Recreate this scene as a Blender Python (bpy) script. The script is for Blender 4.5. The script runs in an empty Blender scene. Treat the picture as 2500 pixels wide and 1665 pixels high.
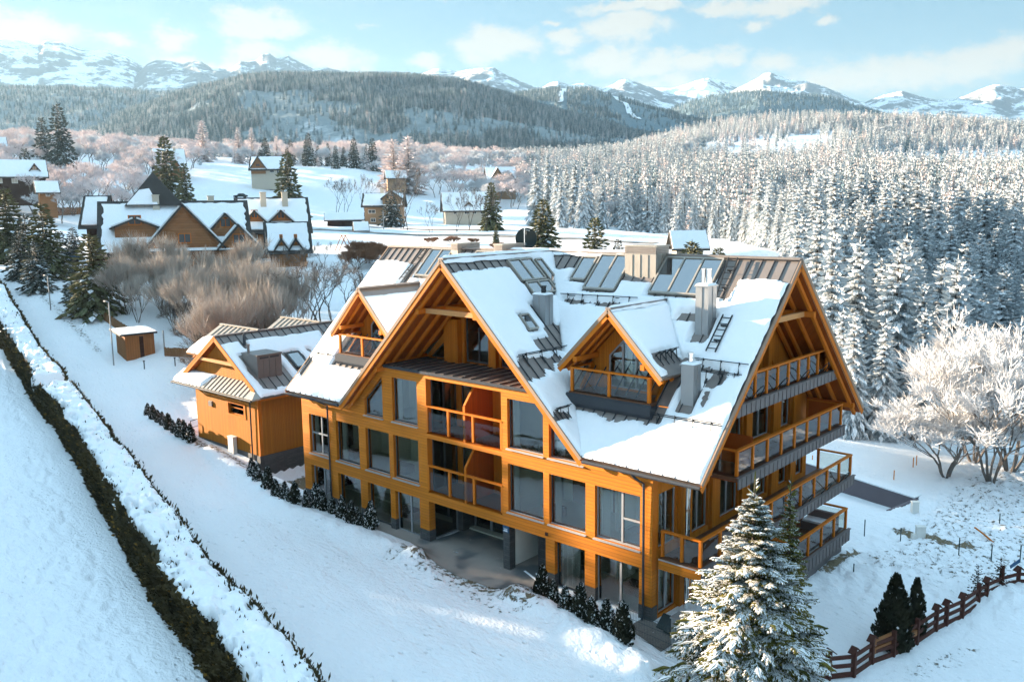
import bpy, math, random
import numpy as np
from mathutils import Matrix, Vector
from mathutils.geometry import tessellate_polygon
random.seed(7); rng = np.random.default_rng(7)
scene = bpy.context.scene

# ---------------------------------------------------------------- camera
CAMR = np.array([[0.74532621, 0.66658494, -0.01238408],
                 [0.09256138, -0.12185492, -0.98822253],
                 [-0.66024331, 0.73540186, -0.15252169]])       # rows: right, down, forward
CAMC = np.array([18.1915, -28.6213, 16.8175])
FPX = 2114.48                                                    # focal length for a 2500 px wide frame
cd = bpy.data.cameras.new('camera'); cam = bpy.data.objects.new('camera', cd)
scene.collection.objects.link(cam); scene.camera = cam
cd.sensor_fit = 'HORIZONTAL'; cd.sensor_width = 36.0; cd.lens = 36.0 * FPX / 2500.0
cd.clip_start = 0.5; cd.clip_end = 30000.0
Mc = Matrix.Identity(4)
for i in range(3):
    Mc[i][0] = CAMR[0][i]; Mc[i][1] = -CAMR[1][i]; Mc[i][2] = -CAMR[2][i]; Mc[i][3] = CAMC[i]
cam.matrix_world = Mc

def at(px, py, depth):
    """world point seen at photo pixel (2500 x 1665) at a distance along the view axis"""
    v = CAMR.T @ np.array([(px - 1250.0) / FPX, (py - 832.5) / FPX, 1.0])
    return CAMC + v * depth

# ---------------------------------------------------------------- world, sun, exposure
SUN_AZ = math.radians(14.0)         # direction in which the light travels, from +X
SUN_EL = math.radians(11.0)
sd = bpy.data.lights.new('sun', 'SUN'); sd.energy = 5.0; sd.angle = math.radians(0.5); sd.color = (1.0, 0.79, 0.57)
sun = bpy.data.objects.new('sun', sd); scene.collection.objects.link(sun)
tr = Vector((math.cos(SUN_AZ) * math.cos(SUN_EL), math.sin(SUN_AZ) * math.cos(SUN_EL), -math.sin(SUN_EL)))
sun.rotation_euler = tr.to_track_quat('-Z', 'Y').to_euler()
sun.location = (-60, -20, 60)
scene.view_settings.view_transform = 'Standard'; scene.view_settings.look = 'None'
scene.view_settings.exposure = 2.88; scene.view_settings.gamma = 1.0
SKY_STRENGTH = 0.05

class NT:
    """small helper to write node trees"""
    def __init__(s, tree): s.t = tree; s.n = tree.nodes; s.l = tree.links
    def new(s, typ, **kw):
        nd = s.n.new(typ)
        for k, v in kw.items(): setattr(nd, k, v)
        return nd
    def put(s, sock, v):
        if isinstance(v, bpy.types.NodeSocket): s.l.new(v, sock)
        elif v is not None:
            if hasattr(sock.default_value, '__len__') and not hasattr(v, '__len__'): v = [v] * len(sock.default_value)
            if hasattr(sock.default_value, '__len__') and len(sock.default_value) == 4 and len(v) == 3: v = tuple(v) + (1.0,)
            sock.default_value = v
    def math(s, op, a, b=None, c=None, clamp=False):
        nd = s.new('ShaderNodeMath', operation=op, use_clamp=clamp)
        for i, v in enumerate((a, b, c)):
            if v is not None: s.put(nd.inputs[i], v)
        return nd.outputs[0]
    def vmath(s, op, a, b=None):
        nd = s.new('ShaderNodeVectorMath', operation=op)
        s.put(nd.inputs[0], a)
        if b is not None: s.put(nd.inputs[1], b)
        return nd.outputs['Value'] if op in ('LENGTH', 'DOT_PRODUCT') else nd.outputs['Vector']
    def mix(s, f, a, b, blend='MIX'):
        nd = s.new('ShaderNodeMix', data_type='RGBA', blend_type=blend)
        s.put(nd.inputs[0], f)
        s.put(nd.inputs[6], a); s.put(nd.inputs[7], b); return nd.outputs[2]
    def mixshader(s, f, a, b):
        nd = s.new('ShaderNodeMixShader'); s.put(nd.inputs[0], f); s.l.new(a, nd.inputs[1]); s.l.new(b, nd.inputs[2]); return nd.outputs[0]
    def maprange(s, v, a, b, c=0.0, d=1.0, smooth=True):
        nd = s.new('ShaderNodeMapRange', interpolation_type='SMOOTHSTEP' if smooth else 'LINEAR')
        s.put(nd.inputs[0], v)
        for i, x in enumerate((a, b, c, d)): s.put(nd.inputs[1 + i], x)
        return nd.outputs[0]
    def noise(s, vec, scale, detail=3.0, rough=0.55, dist=0.0):
        nd = s.new('ShaderNodeTexNoise'); s.put(nd.inputs['Vector'], vec)
        s.put(nd.inputs['Scale'], scale); s.put(nd.inputs['Detail'], detail); s.put(nd.inputs['Roughness'], rough); s.put(nd.inputs['Distortion'], dist)
        return nd.outputs['Fac']
    def mapping(s, vec, scale=(1, 1, 1), rot=(0, 0, 0), loc=(0, 0, 0)):
        nd = s.new('ShaderNodeMapping'); s.put(nd.inputs['Vector'], vec)
        nd.inputs['Scale'].default_value = scale; nd.inputs['Rotation'].default_value = rot; nd.inputs['Location'].default_value = loc
        return nd.outputs[0]
    def bump(s, h, strength=0.3, dist=0.05, normal=None):
        nd = s.new('ShaderNodeBump'); s.put(nd.inputs['Height'], h); nd.inputs['Strength'].default_value = strength; nd.inputs['Distance'].default_value = dist
        if normal is not None: s.l.new(normal, nd.inputs['Normal'])
        return nd.outputs[0]
    def sep(s, v):
        nd = s.new('ShaderNodeSeparateXYZ'); s.put(nd.inputs[0], v); return nd.outputs
    def comb(s, x, y, z):
        nd = s.new('ShaderNodeCombineXYZ')
        for i, v in enumerate((x, y, z)): s.put(nd.inputs[i], v)
        return nd.outputs[0]

world = bpy.data.worlds.new('World'); scene.world = world; world.use_nodes = True
def build_world():
    N = NT(world.node_tree); N.n.clear()
    out = N.new('ShaderNodeOutputWorld'); bg = N.new('ShaderNodeBackground'); N.l.new(bg.outputs[0], out.inputs[0])
    sky = N.new('ShaderNodeTexSky'); sky.sky_type = 'NISHITA'; sky.sun_disc = False
    sky.sun_elevation = SUN_EL
    # sun_rotation 0 puts the sun over +Y and turns clockwise seen from above
    dx, dy = -math.cos(SUN_AZ), -math.sin(SUN_AZ)
    sky.sun_rotation = math.atan2(dx, dy)
    sky.air_density = 1.0; sky.dust_density = 0.4; sky.ozone_density = 3.0; sky.altitude = 900
    tc = N.new('ShaderNodeTexCoord'); d = tc.outputs['Generated']
    x, y, z = N.sep(d)
    az = N.math('ARCTAN2', x, y); el = N.math('ARCSINE', z)
    p = N.comb(az, el, 0.0)
    # cloud outlines are torn by noise, the puffs sit in given directions of the sky
    w1 = N.new('ShaderNodeTexNoise'); N.put(w1.inputs['Vector'], N.mapping(p, (1, 1.5, 1))); w1.inputs['Scale'].default_value = 16.0; w1.inputs['Detail'].default_value = 6.0; w1.inputs['Roughness'].default_value = 0.62
    warp = N.vmath('SCALE', N.vmath('SUBTRACT', w1.outputs['Color'], (0.5, 0.5, 0.5)), None)
    warp.node.inputs['Scale'].default_value = 0.055
    pw = N.vmath('ADD', p, warp)
    clouds = [  # photo px, py, half width, half height (px), weight
        (640, 55, 105, 34, 1.0), (600, 30, 60, 22, .7), (60, 80, 100, 40, 1.0), (280, 92, 70, 20, .8), (420, 88, 45, 26, .8), (620, 115, 70, 32, .8),
        (500, 150, 150, 26, .85), (800, 150, 110, 34, .9), (1040, 150, 45, 20, .7), (1220, 110, 100, 42, 1.0), (1380, 90, 45, 28, .9), (1520, 62, 110, 44, 1.0),
        (1490, 150, 85, 38, .9), (1600, 160, 90, 30, .85), (1690, 155, 60, 32, .9), (1780, 130, 40, 30, .6), (1880, 150, 70, 30, .7), (1350, 45, 30, 10, .7),
        (1560, 5, 150, 16, 1.0), (1900, 18, 110, 22, 1.0), (1750, 8, 60, 18, .9), (1840, 65, 35, 14, .7), (2030, 55, 22, 12, .7), (2250, 165, 330, 42, .8), (2430, 130, 180, 40, .8),
        (2050, 200, 260, 26, .7), (1640, 205, 200, 24, .6), (1750, 25, 40, 10, .6), (900, 60, 30, 10, .4), (150, 150, 160, 26, .7), (1060, 10, 40, 8, .5)]
    dens = None
    for px, py, hw, hh, wt in clouds:
        v = at(px, py, 1.0) - CAMC; v = v / np.linalg.norm(v)
        a0, e0 = math.atan2(v[0], v[1]), math.asin(v[2])
        q = N.vmath('MULTIPLY', N.vmath('SUBTRACT', pw, (a0, e0, 0)), (FPX / hw, FPX / hh, 0))
        k = N.math('MULTIPLY', N.math('SUBTRACT', 1.25, N.vmath('LENGTH', q)), wt)
        dens = k if dens is None else N.math('SMOOTH_MAX', dens, k, 0.25)
    fine = N.noise(N.mapping(p, (1, 1.6, 1)), 38.0, 7.0, 0.65)
    m = N.math('ADD', dens, N.math('MULTIPLY', N.math('SUBTRACT', fine, 0.5), 1.5))
    mask = N.maprange(m, 0.0, 0.75)
    # thin cloud elsewhere in the sky
    gen = N.noise(N.mapping(N.comb(N.math('DIVIDE', x, N.math('ADD', N.math('ABSOLUTE', z), 0.15)), N.math('DIVIDE', y, N.math('ADD', N.math('ABSOLUTE', z), 0.15)), 0.0), (1, 1, 1)), 1.2, 6.0, 0.6)
    mask = N.math('MAXIMUM', mask, N.math('MULTIPLY', N.maprange(gen, 0.55, 0.8), 0.35))
    mask = N.math('MULTIPLY', mask, 0.92)
    veil = N.mix(N.maprange(z, 0.0, 0.22, 0.0, 1.0), (1.05, 1.42, 1.52, 1), (0.66, 1.22, 1.58, 1)); veil = N.mix(N.maprange(z, 0.28, 0.75), veil, (2.3, 3.55, 4.5, 1))      # thin cloud, whiter towards the horizon; unseen overhead part brightened to lift ambient light
    skycol = N.mix(0.88, sky.outputs[0], veil)
    col = N.mix(mask, skycol, (1.92, 1.88, 1.76, 1))
    N.l.new(col, bg.inputs['Color']); bg.inputs['Strength'].default_value = SKY_STRENGTH
build_world()
cy = scene.cycles
cy.use_denoising = True; cy.max_bounces = 8; cy.diffuse_bounces = 5; cy.glossy_bounces = 3; cy.transmission_bounces = 4
cy.transparent_max_bounces = 24; cy.volume_bounces = 0; cy.caustics_reflective = False; cy.caustics_refractive = False
cy.sample_clamp_indirect = 6.0; cy.use_adaptive_sampling = True; cy.adaptive_threshold = 0.02

# ---------------------------------------------------------------- materials
MATS = {}
def mat(name):
    m = bpy.data.materials.new(name); m.use_nodes = True; N = NT(m.node_tree); N.n.clear()
    out = N.new('ShaderNodeOutputMaterial'); b = N.new('ShaderNodeBsdfPrincipled'); N.l.new(b.outputs[0], out.inputs[0])
    MATS[name] = m; N.b = b; N.out = out; N.co = N.new('ShaderNodeTexCoord').outputs['Object']
    return N
def pset(N, color=None, rough=None, metal=None, normal=None, spec=None):
    b = N.b
    if color is not None: N.put(b.inputs['Base Color'], color)
    if rough is not None: N.put(b.inputs['Roughness'], rough)
    if metal is not None: N.put(b.inputs['Metallic'], metal)
    if spec is not None: N.put(b.inputs['Specular IOR Level'], spec)
    if normal is not None: N.l.new(normal, b.inputs['Normal'])

def m_snow(name, c, scale, strength, dist):
    N = mat(name)
    n1 = N.noise(N.co, scale, 5.0, 0.6); n2 = N.noise(N.co, scale * 0.17, 3.0, 0.5)
    h = N.math('ADD', N.math('MULTIPLY', n1, 0.6), N.math('MULTIPLY', n2, 1.2))
    col = N.mix(n2, c, (c[0] * 0.95, c[1] * 0.96, c[2] * 0.97))
    pset(N, col, 0.65, 0.0, N.bump(h, strength, dist), 0.25)
m_snow('snow_roof', (0.86, 0.87, 0.89), 7.0, 0.35, 0.12)
m_snow('snow_lump', (0.86, 0.87, 0.89), 5.0, 0.5, 0.2)
m_snow('snow_leaf', (0.84, 0.86, 0.88), 12.0, 0.3, 0.05)

def wood(name, c1, c2, axis, period=0.0, grain=(1.5, 1.5, 24), rough=0.62, line=0.55):
    """stained timber: grain, board to board variation and dark joints every `period` metres along axis"""
    N = mat(name); x, y, z = N.sep(N.co)
    g = N.noise(N.mapping(N.co, grain), 2.2, 5.0, 0.62, 0.4)
    big = N.noise(N.co, 0.5, 3.0, 0.5)
    col = N.mix(g, c1, c2)
    h = N.math('MULTIPLY', g, 0.25)
    if period:
        u = {'x': x, 'y': y, 'z': z, 'xy': N.math('ADD', x, y)}[axis]
        s = N.math('DIVIDE', u, period); fr = N.math('FRACT', s); idx = N.math('FLOOR', s)
        wn = N.new('ShaderNodeTexWhiteNoise', noise_dimensions='1D'); N.put(wn.inputs['W'], idx)
        col = N.mix(N.math('MULTIPLY', wn.outputs['Value'], 0.5), col, (c1[0] * 0.55, c1[1] * 0.5, c1[2] * 0.5))
        edge = N.math('MINIMUM', fr, N.math('SUBTRACT', 1.0, fr))
        ln = N.maprange(edge, 0.0, 0.10, 1.0, 0.0)
        col = N.mix(N.math('MULTIPLY', ln, line), col, (c1[0] * 0.22, c1[1] * 0.2, c1[2] * 0.2))
        h = N.math('SUBTRACT', h, N.math('MULTIPLY', ln, 0.9))
    col = N.mix(N.maprange(big, 0.45, 0.8, 0.0, 0.35), col, (c2[0] * 0.7, c2[1] * 0.72, c2[2] * 0.8))
    pset(N, col, rough, 0.0, N.bump(h, 0.6, 0.025), 0.1)
wood('siding', (0.65, 0.225, 0.024), (0.50, 0.15, 0.014), 'z', 0.155, (1.2, 1.2, 14))
wood('boarding', (0.56, 0.185, 0.014), (0.44, 0.13, 0.009), 'xy', 0.13, (9, 9, 0.9), line=0.35)
wood('boarding_annex', (0.46, 0.175, 0.02), (0.36, 0.125, 0.013), 'xy', 0.13, (9, 9, 0.9), line=0.35)
wood('boarding_red', (0.44, 0.095, 0.010), (0.34, 0.065, 0.007), 'y', 0.12, (9, 9, 0.9))
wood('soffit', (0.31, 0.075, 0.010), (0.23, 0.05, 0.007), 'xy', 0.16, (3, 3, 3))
wood('timber', (0.55, 0.165, 0.015), (0.43, 0.115, 0.009), 'z', 0, (4, 4, 4))
wood('timber_pale', (0.52, 0.27, 0.11), (0.42, 0.20, 0.075), 'z', 0, (4, 4, 4))
wood('rustic', (0.085, 0.036, 0.027), (0.055, 0.022, 0.018), 'z', 0, (6, 6, 6), 0.8)
wood('old_timber', (0.34, 0.16, 0.07), (0.20, 0.09, 0.04), 'z', 0.32, (1.5, 1.5, 10), 0.8)
wood('dark_timber', (0.06, 0.03, 0.022), (0.035, 0.018, 0.014), 'z', 0.3, (1.5, 1.5, 8), 0.8)
wood('shed_boards', (0.33, 0.14, 0.05), (0.21, 0.085, 0.03), 'xy', 0.22, (8, 8, 0.8), 0.75)
wood('fence_boards', (0.30, 0.16, 0.075), (0.20, 0.10, 0.05), 'xy', 0.14, (8, 8, 0.8), 0.8)
wood('deck_boards', (0.17, 0.085, 0.05), (0.12, 0.06, 0.036), 'y', 0.14, (6, 6, 6), 0.6)

def metal(name, c, rough, met, var=0.25, spec=0.3):
    N = mat(name); n = N.noise(N.co, 1.3, 4.0, 0.6); n2 = N.noise(N.mapping(N.co, (1, 1, 0.25)), 9.0, 3.0, 0.6)
    col = N.mix(n, c, tuple(k * (1 - var) for k in c))
    r = N.math('ADD', rough, N.math('MULTIPLY', N.math('SUBTRACT', n2, 0.5), 0.25))
    pset(N, col, r, met, N.bump(N.math('ADD', n, N.math('MULTIPLY', n2, 0.3)), 0.12, 0.02), spec)
metal('roof_metal', (0.23, 0.20, 0.185), 0.42, 0.35)
metal('roof_metal_dark', (0.05, 0.056, 0.066), 0.65, 0.0, .25, .08)
metal('edge_metal', (0.30, 0.215, 0.16), 0.65, 0.0, .25, .1)
metal('zinc', (0.34, 0.345, 0.35), 0.38, 0.55)
metal('zinc_warm', (0.36, 0.33, 0.29), 0.42, 0.4)
metal('chrome', (0.78, 0.77, 0.75), 0.12, 1.0, 0.1)
metal('black_steel', (0.022, 0.026, 0.03), 0.5, 0.2)
metal('grey_frame', (0.30, 0.31, 0.325), 0.45, 0.1, 0.1)
metal('dark_frame', (0.055, 0.06, 0.066), 0.45, 0.1, 0.1)
metal('wall_concrete', (0.17, 0.145, 0.16), 0.85, 0.0, 0.3)
metal('fascia', (0.16, 0.145, 0.145), 0.55, 0.1, .25, .15)
metal('lead_sill', (0.42, 0.40, 0.39), 0.5, 0.2)
metal('white_box', (0.62, 0.60, 0.56), 0.6, 0.0, 0.1)
metal('green_steel', (0.02, 0.055, 0.06), 0.5, 0.1)
metal('dish_black', (0.012, 0.024, 0.026), 0.5, 0.0)
metal('rubber', (0.012, 0.012, 0.013), 0.6, 0.0)
metal('orange_plastic', (0.75, 0.25, 0.02), 0.5, 0.0)
metal('sign_blue', (0.01, 0.07, 0.16), 0.5, 0.0)
metal('sign_white', (0.75, 0.8, 0.85), 0.5, 0.0, 0.05)
metal('plaster', (0.50, 0.44, 0.36), 0.9, 0.0, 0.15)
metal('plaster_brown', (0.30, 0.19, 0.11), 0.9, 0.0, 0.2)
metal('plaster_white', (0.72, 0.70, 0.66), 0.9, 0.0, 0.1)
metal('interior', (0.86, 0.85, 0.78), 0.9, 0.0, 0.1)
metal('interior_floor', (0.64, 0.64, 0.52), 0.6, 0.0, 0.25)
metal('curtain', (0.66, 0.66, 0.64), 0.9, 0.0, 0.1)
metal('sofa', (0.20, 0.15, 0.14), 0.8, 0.0, 0.2)
metal('shingle', (0.05, 0.047, 0.045), 0.8, 0.0, 0.4)

def stone(name, c1, c2, c3):
    N = mat(name)
    br = N.new('ShaderNodeTexBrick'); N.put(br.inputs['Vector'], N.mapping(N.comb(N.math('ADD', N.sep(N.co)[0], N.sep(N.co)[1]), N.sep(N.co)[2], 0.0), (1, 1, 1)))
    br.inputs['Color1'].default_value = c1 + (1,); br.inputs['Color2'].default_value = c2 + (1,); br.inputs['Mortar'].default_value = c3 + (1,)
    br.inputs['Scale'].default_value = 1.0; br.inputs['Brick Width'].default_value = 0.42; br.inputs['Row Height'].default_value = 0.11; br.inputs['Mortar Size'].default_value = 0.008; br.inputs['Bias'].default_value = -0.1
    n = N.noise(N.co, 6.0, 5.0, 0.65)
    col = N.mix(N.math('MULTIPLY', n, 0.7), br.outputs['Color'], c3)
    pset(N, col, 0.75, 0, N.bump(N.math('ADD', n, N.math('MULTIPLY', br.outputs['Fac'], -1.0)), 0.6, 0.03))
stone('slate', (0.105, 0.105, 0.105), (0.055, 0.06, 0.065), (0.03, 0.03, 0.032))
def m_pave():
    N = mat('pavement'); n = N.noise(N.co, 0.9, 6.0, 0.65); n2 = N.noise(N.co, 14.0, 5.0, 0.7); n3 = N.noise(N.co, 0.35, 3.0, 0.5)
    col = N.mix(N.math('ADD', N.math('MULTIPLY', n, .6), N.math('MULTIPLY', n2, .4)), (0.36, 0.31, 0.27), (0.19, 0.18, 0.17)); col = N.mix(N.maprange(n3, 0.48, 0.62), col, (0.085, 0.10, 0.11))
    col = N.mix(N.maprange(N.noise(N.co, 5.5, 6.0, 0.75), 0.66, 0.72), col, (0.70, 0.72, 0.75))
    pset(N, col, N.maprange(n3, 0.45, 0.65, 0.75, 0.35), 0, N.bump(n2, 0.25, 0.01))
m_pave()
def m_gravel():
    N = mat('gravel'); v = N.new('ShaderNodeTexVoronoi'); N.put(v.inputs['Vector'], N.co); v.inputs['Scale'].default_value = 26.0
    col = N.mix(v.outputs['Color'], (0.23, 0.21, 0.19), (0.11, 0.10, 0.095)); pset(N, col, 0.9, 0, N.bump(v.outputs['Distance'], 0.6, 0.03))
m_gravel()

def glass(name, tint, base_reflect, rough=0.015):
    N = mat(name); N.n.remove(N.b)
    tr_ = N.new('ShaderNodeBsdfTransparent'); N.put(tr_.inputs[0], tint)
    gl = N.new('ShaderNodeBsdfGlossy'); gl.inputs['Roughness'].default_value = rough; N.put(gl.inputs[0], (0.95, 0.97, 1.0))
    w = N.noise(N.co, 0.7, 2.0, 0.5); N.l.new(N.bump(w, 0.12, 0.05), gl.inputs['Normal'])
    fr = N.new('ShaderNodeFresnel'); fr.inputs['IOR'].default_value = 1.5
    f = N.math('ADD', N.math('MULTIPLY', fr.outputs[0], 1.1), base_reflect, clamp=True)
    N.l.new(N.mixshader(f, tr_.outputs[0], gl.outputs[0]), N.out.inputs[0])
glass('window_glass', (0.92, 0.95, 0.91), 0.10)
glass('rail_glass', (0.90, 0.91, 0.88), 0.0)
glass('roof_glass', (0.10, 0.22, 0.24), 0.30)

def leafmat(name, c1, c2, rough=0.8, scale=1.5, sheen=False):
    N = mat(name); n = N.noise(N.co, scale, 4.0, 0.6); oi = N.new('ShaderNodeObjectInfo')
    col = N.mix(N.maprange(n, 0.35, 0.65), c1, c2)
    col = N.mix(N.math('MULTIPLY', oi.outputs['Random'], 0.35), col, tuple(k * 0.6 for k in c1))
    pset(N, col, rough, 0, None, 0.2)
leafmat('needle', (0.055, 0.068, 0.018), (0.21, 0.175, 0.032), 0.75)
leafmat('needle_olive', (0.085, 0.095, 0.045), (0.17, 0.155, 0.065), 0.75, 1.0)
leafmat('needle_blue', (0.055, 0.07, 0.062), (0.10, 0.11, 0.095), 0.8, 0.6)
leafmat('needle_frost', (0.36, 0.42, 0.45), (0.58, 0.61, 0.63), 0.85, 0.6)
leafmat('needle_far', (0.12, 0.215, 0.265), (0.20, 0.30, 0.345), 0.85, 0.6)  # blue of distant haze put into the needle colour
leafmat('needle_dark', (0.014, 0.018, 0.010), (0.03, 0.03, 0.015), 0.8)
leafmat('needle_brown', (0.045, 0.03, 0.018), (0.02, 0.022, 0.012), 0.8, 3.0)
leafmat('needle_gold', (0.28, 0.15, 0.02), (0.12, 0.09, 0.03), 0.8, 3.0)
leafmat('hedge_leaf', (0.030, 0.026, 0.012), (0.068, 0.05, 0.018), 0.8, 0.8)
leafmat('frost_pink', (0.80, 0.72, 0.71), (0.60, 0.51, 0.50), 0.85, 0.8)
leafmat('frost_white', (0.74, 0.75, 0.77), (0.50, 0.49, 0.49), 0.85, 0.8)
leafmat('frost_tan', (0.52, 0.46, 0.41), (0.28, 0.235, 0.20), 0.85, 0.8)
leafmat('twig_rust', (0.30, 0.15, 0.085), (0.20, 0.11, 0.07), 0.85, 0.8)
leafmat('bark', (0.105, 0.08, 0.062), (0.06, 0.045, 0.036), 0.9, 4.0)
leafmat('bark_grey', (0.20, 0.175, 0.155), (0.12, 0.10, 0.09), 0.9, 4.0)

# ---------------------------------------------------------------- mesh building helpers
ROOTS = {}
def link(o): scene.collection.objects.link(o); return o
def world_base(o):
    p = np.zeros(3)
    while o is not None: p = p + np.array(o.location); o = o.parent
    return p
def tag(o, label, cat, group=None):
    o['label'] = label; o['category'] = cat
    if group: o['group'] = group
    return o
def thing(name, label, cat, loc, group=None):
    o = bpy.data.objects.new(name, None); o.empty_display_size = 0.3; o.location = loc; link(o)
    return tag(o, label, cat, group)

class MB:
    """collects boxes, beams, tubes, prisms and panels; build() links them as one mesh object"""
    def __init__(s): s.v = []; s.f = []; s.m = []
    def add(s, vs, fs, m=0):
        o = len(s.v); s.v.extend([tuple(map(float, p)) for p in vs])
        for f in fs: s.f.append(tuple(i + o for i in f)); s.m.append(m)
    def box(s, x0, x1, y0, y1, z0, z1, m=0):
        x0, x1 = sorted((x0, x1)); y0, y1 = sorted((y0, y1)); z0, z1 = sorted((z0, z1))
        s.add([(x0, y0, z0), (x1, y0, z0), (x1, y1, z0), (x0, y1, z0), (x0, y0, z1), (x1, y0, z1), (x1, y1, z1), (x0, y1, z1)],
              [(0, 3, 2, 1), (4, 5, 6, 7), (0, 1, 5, 4), (1, 2, 6, 5), (2, 3, 7, 6), (3, 0, 4, 7)], m)
    def beam(s, p, q, w, h, m=0, up=(0, 0, 1)):
        p, q = np.array(p, float), np.array(q, float); d = q - p; d /= np.linalg.norm(d)
        u = np.array(up, float); r = np.cross(d, u)
        if np.linalg.norm(r) < 1e-4: r = np.cross(d, (1, 0, 0))
        r /= np.linalg.norm(r); u = np.cross(r, d)
        c = [(-w / 2, -h / 2), (w / 2, -h / 2), (w / 2, h / 2), (-w / 2, h / 2)]
        s.add([p + r * a + u * b for a, b in c] + [q + r * a + u * b for a, b in c],
              [(0, 1, 2, 3)[::-1], (4, 5, 6, 7), (0, 1, 5, 4), (1, 2, 6, 5), (2, 3, 7, 6), (3, 0, 4, 7)], m)
    def tube(s, pts, r, n=8, m=0, r2=None):
        pts = [np.array(p, float) for p in pts]; k = len(pts); vs = []
        for i, p in enumerate(pts):
            d = pts[min(i + 1, k - 1)] - pts[max(i - 1, 0)]; d /= (np.linalg.norm(d) + 1e-9)
            a = np.cross(d, (0.31, 0.17, 0.93)); a /= (np.linalg.norm(a) + 1e-9); b = np.cross(d, a)
            rr = r if r2 is None else r + (r2 - r) * i / max(k - 1, 1)
            for j in range(n): t = 2 * math.pi * j / n; vs.append(p + rr * (a * math.cos(t) + b * math.sin(t)))
        fs = [(i * n + j, i * n + (j + 1) % n, (i + 1) * n + (j + 1) % n, (i + 1) * n + j) for i in range(k - 1) for j in range(n)]
        fs += [tuple(range(n))[::-1], tuple((k - 1) * n + j for j in range(n))]
        s.add(vs, fs, m)
    def prism(s, pts, vec, m=0, m_side=None, m_back=None):
        """polygon extruded by a vector; first cap is the polygon itself"""
        pts = [np.array(p, float) for p in pts]; vec = np.array(vec, float); n = len(pts)
        s.panel(pts, [], vec, m, m if m_side is None else m_side, m if m_back is None else m_back)
    def panel(s, outer, holes, vec, m=0, m_side=None, m_back=None):
        """flat polygon with holes, given thickness"""
        m_side = m if m_side is None else m_side; m_back = m if m_back is None else m_back
        loops = [[Vector(map(float, p)) for p in lp] for lp in [outer] + holes]
        tris = tessellate_polygon(loops); flat = [p for lp in loops for p in lp]; n = len(flat)
        vec = Vector(map(float, vec))
        s.add(flat, tris, m); s.add([p + vec for p in flat], [t[::-1] for t in tris], m_back)
        for lp in loops:
            k = len(lp)
            s.add(list(lp) + [p + vec for p in lp], [(i, (i + 1) % k, k + (i + 1) % k, k + i) for i in range(k)], m_side)
    def build_each(s, name, mats, parent=None):
        """every separate piece becomes an object of its own"""
        key = {}; par = list(range(len(s.v)))
        def find(a):
            while par[a] != a: par[a] = par[par[a]]; a = par[a]
            return a
        for i, p in enumerate(s.v):
            k = tuple(round(c, 4) for c in p)
            if k in key: par[find(i)] = find(key[k])
            else: key[k] = i
        for f in s.f:
            for i in f[1:]: par[find(i)] = find(f[0])
        grp = {}
        for fi, f in enumerate(s.f): grp.setdefault(find(f[0]), []).append(fi)
        out = []
        for fl in grp.values():
            m = MB(); mp = {}
            for fi in fl:
                for i in s.f[fi]:
                    if i not in mp: mp[i] = len(m.v); m.v.append(s.v[i])
                m.f.append(tuple(mp[i] for i in s.f[fi])); m.m.append(s.m[fi])
            out.append(m.build(name, mats, parent))
        return out
    def build(s, name, mats, parent=None, smooth=False, fix=True):
        me = bpy.data.meshes.new(name); base = world_base(parent)
        me.from_pydata([(a - base[0], b - base[1], c - base[2]) for a, b, c in s.v], [], s.f)
        for k in ([mats] if isinstance(mats, str) else mats): me.materials.append(MATS[k])
        me.polygons.foreach_set('material_index', s.m)
        if fix:
            import bmesh
            bm = bmesh.new(); bm.from_mesh(me); bmesh.ops.recalc_face_normals(bm, faces=bm.faces); bm.to_mesh(me); bm.free()
        if smooth: me.polygons.foreach_set('use_smooth', [True] * len(me.polygons))
        me.update(); o = bpy.data.objects.new(name, me); link(o)
        if parent is not None: o.parent = parent
        return o

def mesh_np(name, V, F, mats, mi=None, parent=None, smooth=False):
    """mesh from numpy arrays; F is (n,4) or (n,3)"""
    me = bpy.data.meshes.new(name); V = np.asarray(V, np.float32); F = np.asarray(F, np.int32); k = F.shape[1]
    me.vertices.add(len(V)); me.vertices.foreach_set('co', V.ravel())
    me.loops.add(F.size); me.loops.foreach_set('vertex_index', F.ravel())
    me.polygons.add(len(F)); me.polygons.foreach_set('loop_start', np.arange(len(F), dtype=np.int32) * k); 
    for q in ([mats] if isinstance(mats, str) else mats): me.materials.append(MATS[q])
    if mi is not None: me.polygons.foreach_set('material_index', np.asarray(mi, np.int32))
    if smooth: me.polygons.foreach_set('use_smooth', np.ones(len(F), bool))
    me.update(calc_edges=True); me.validate(); o = bpy.data.objects.new(name, me); link(o)
    if parent is not None: o.parent = parent
    return o
def copy_tree(o, loc, rotz, scale, parent=None):
    """a thing with copies of its parts (mesh data shared)"""
    c = o.copy(); link(c)
    if parent is None: c.location = loc; c.rotation_euler = (0, 0, rotz); c.scale = (scale,) * 3 if not hasattr(scale, '__len__') else scale
    else: c.parent = parent
    for ch in list(o.children): copy_tree(ch, None, 0, 1, c)
    return c

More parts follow.
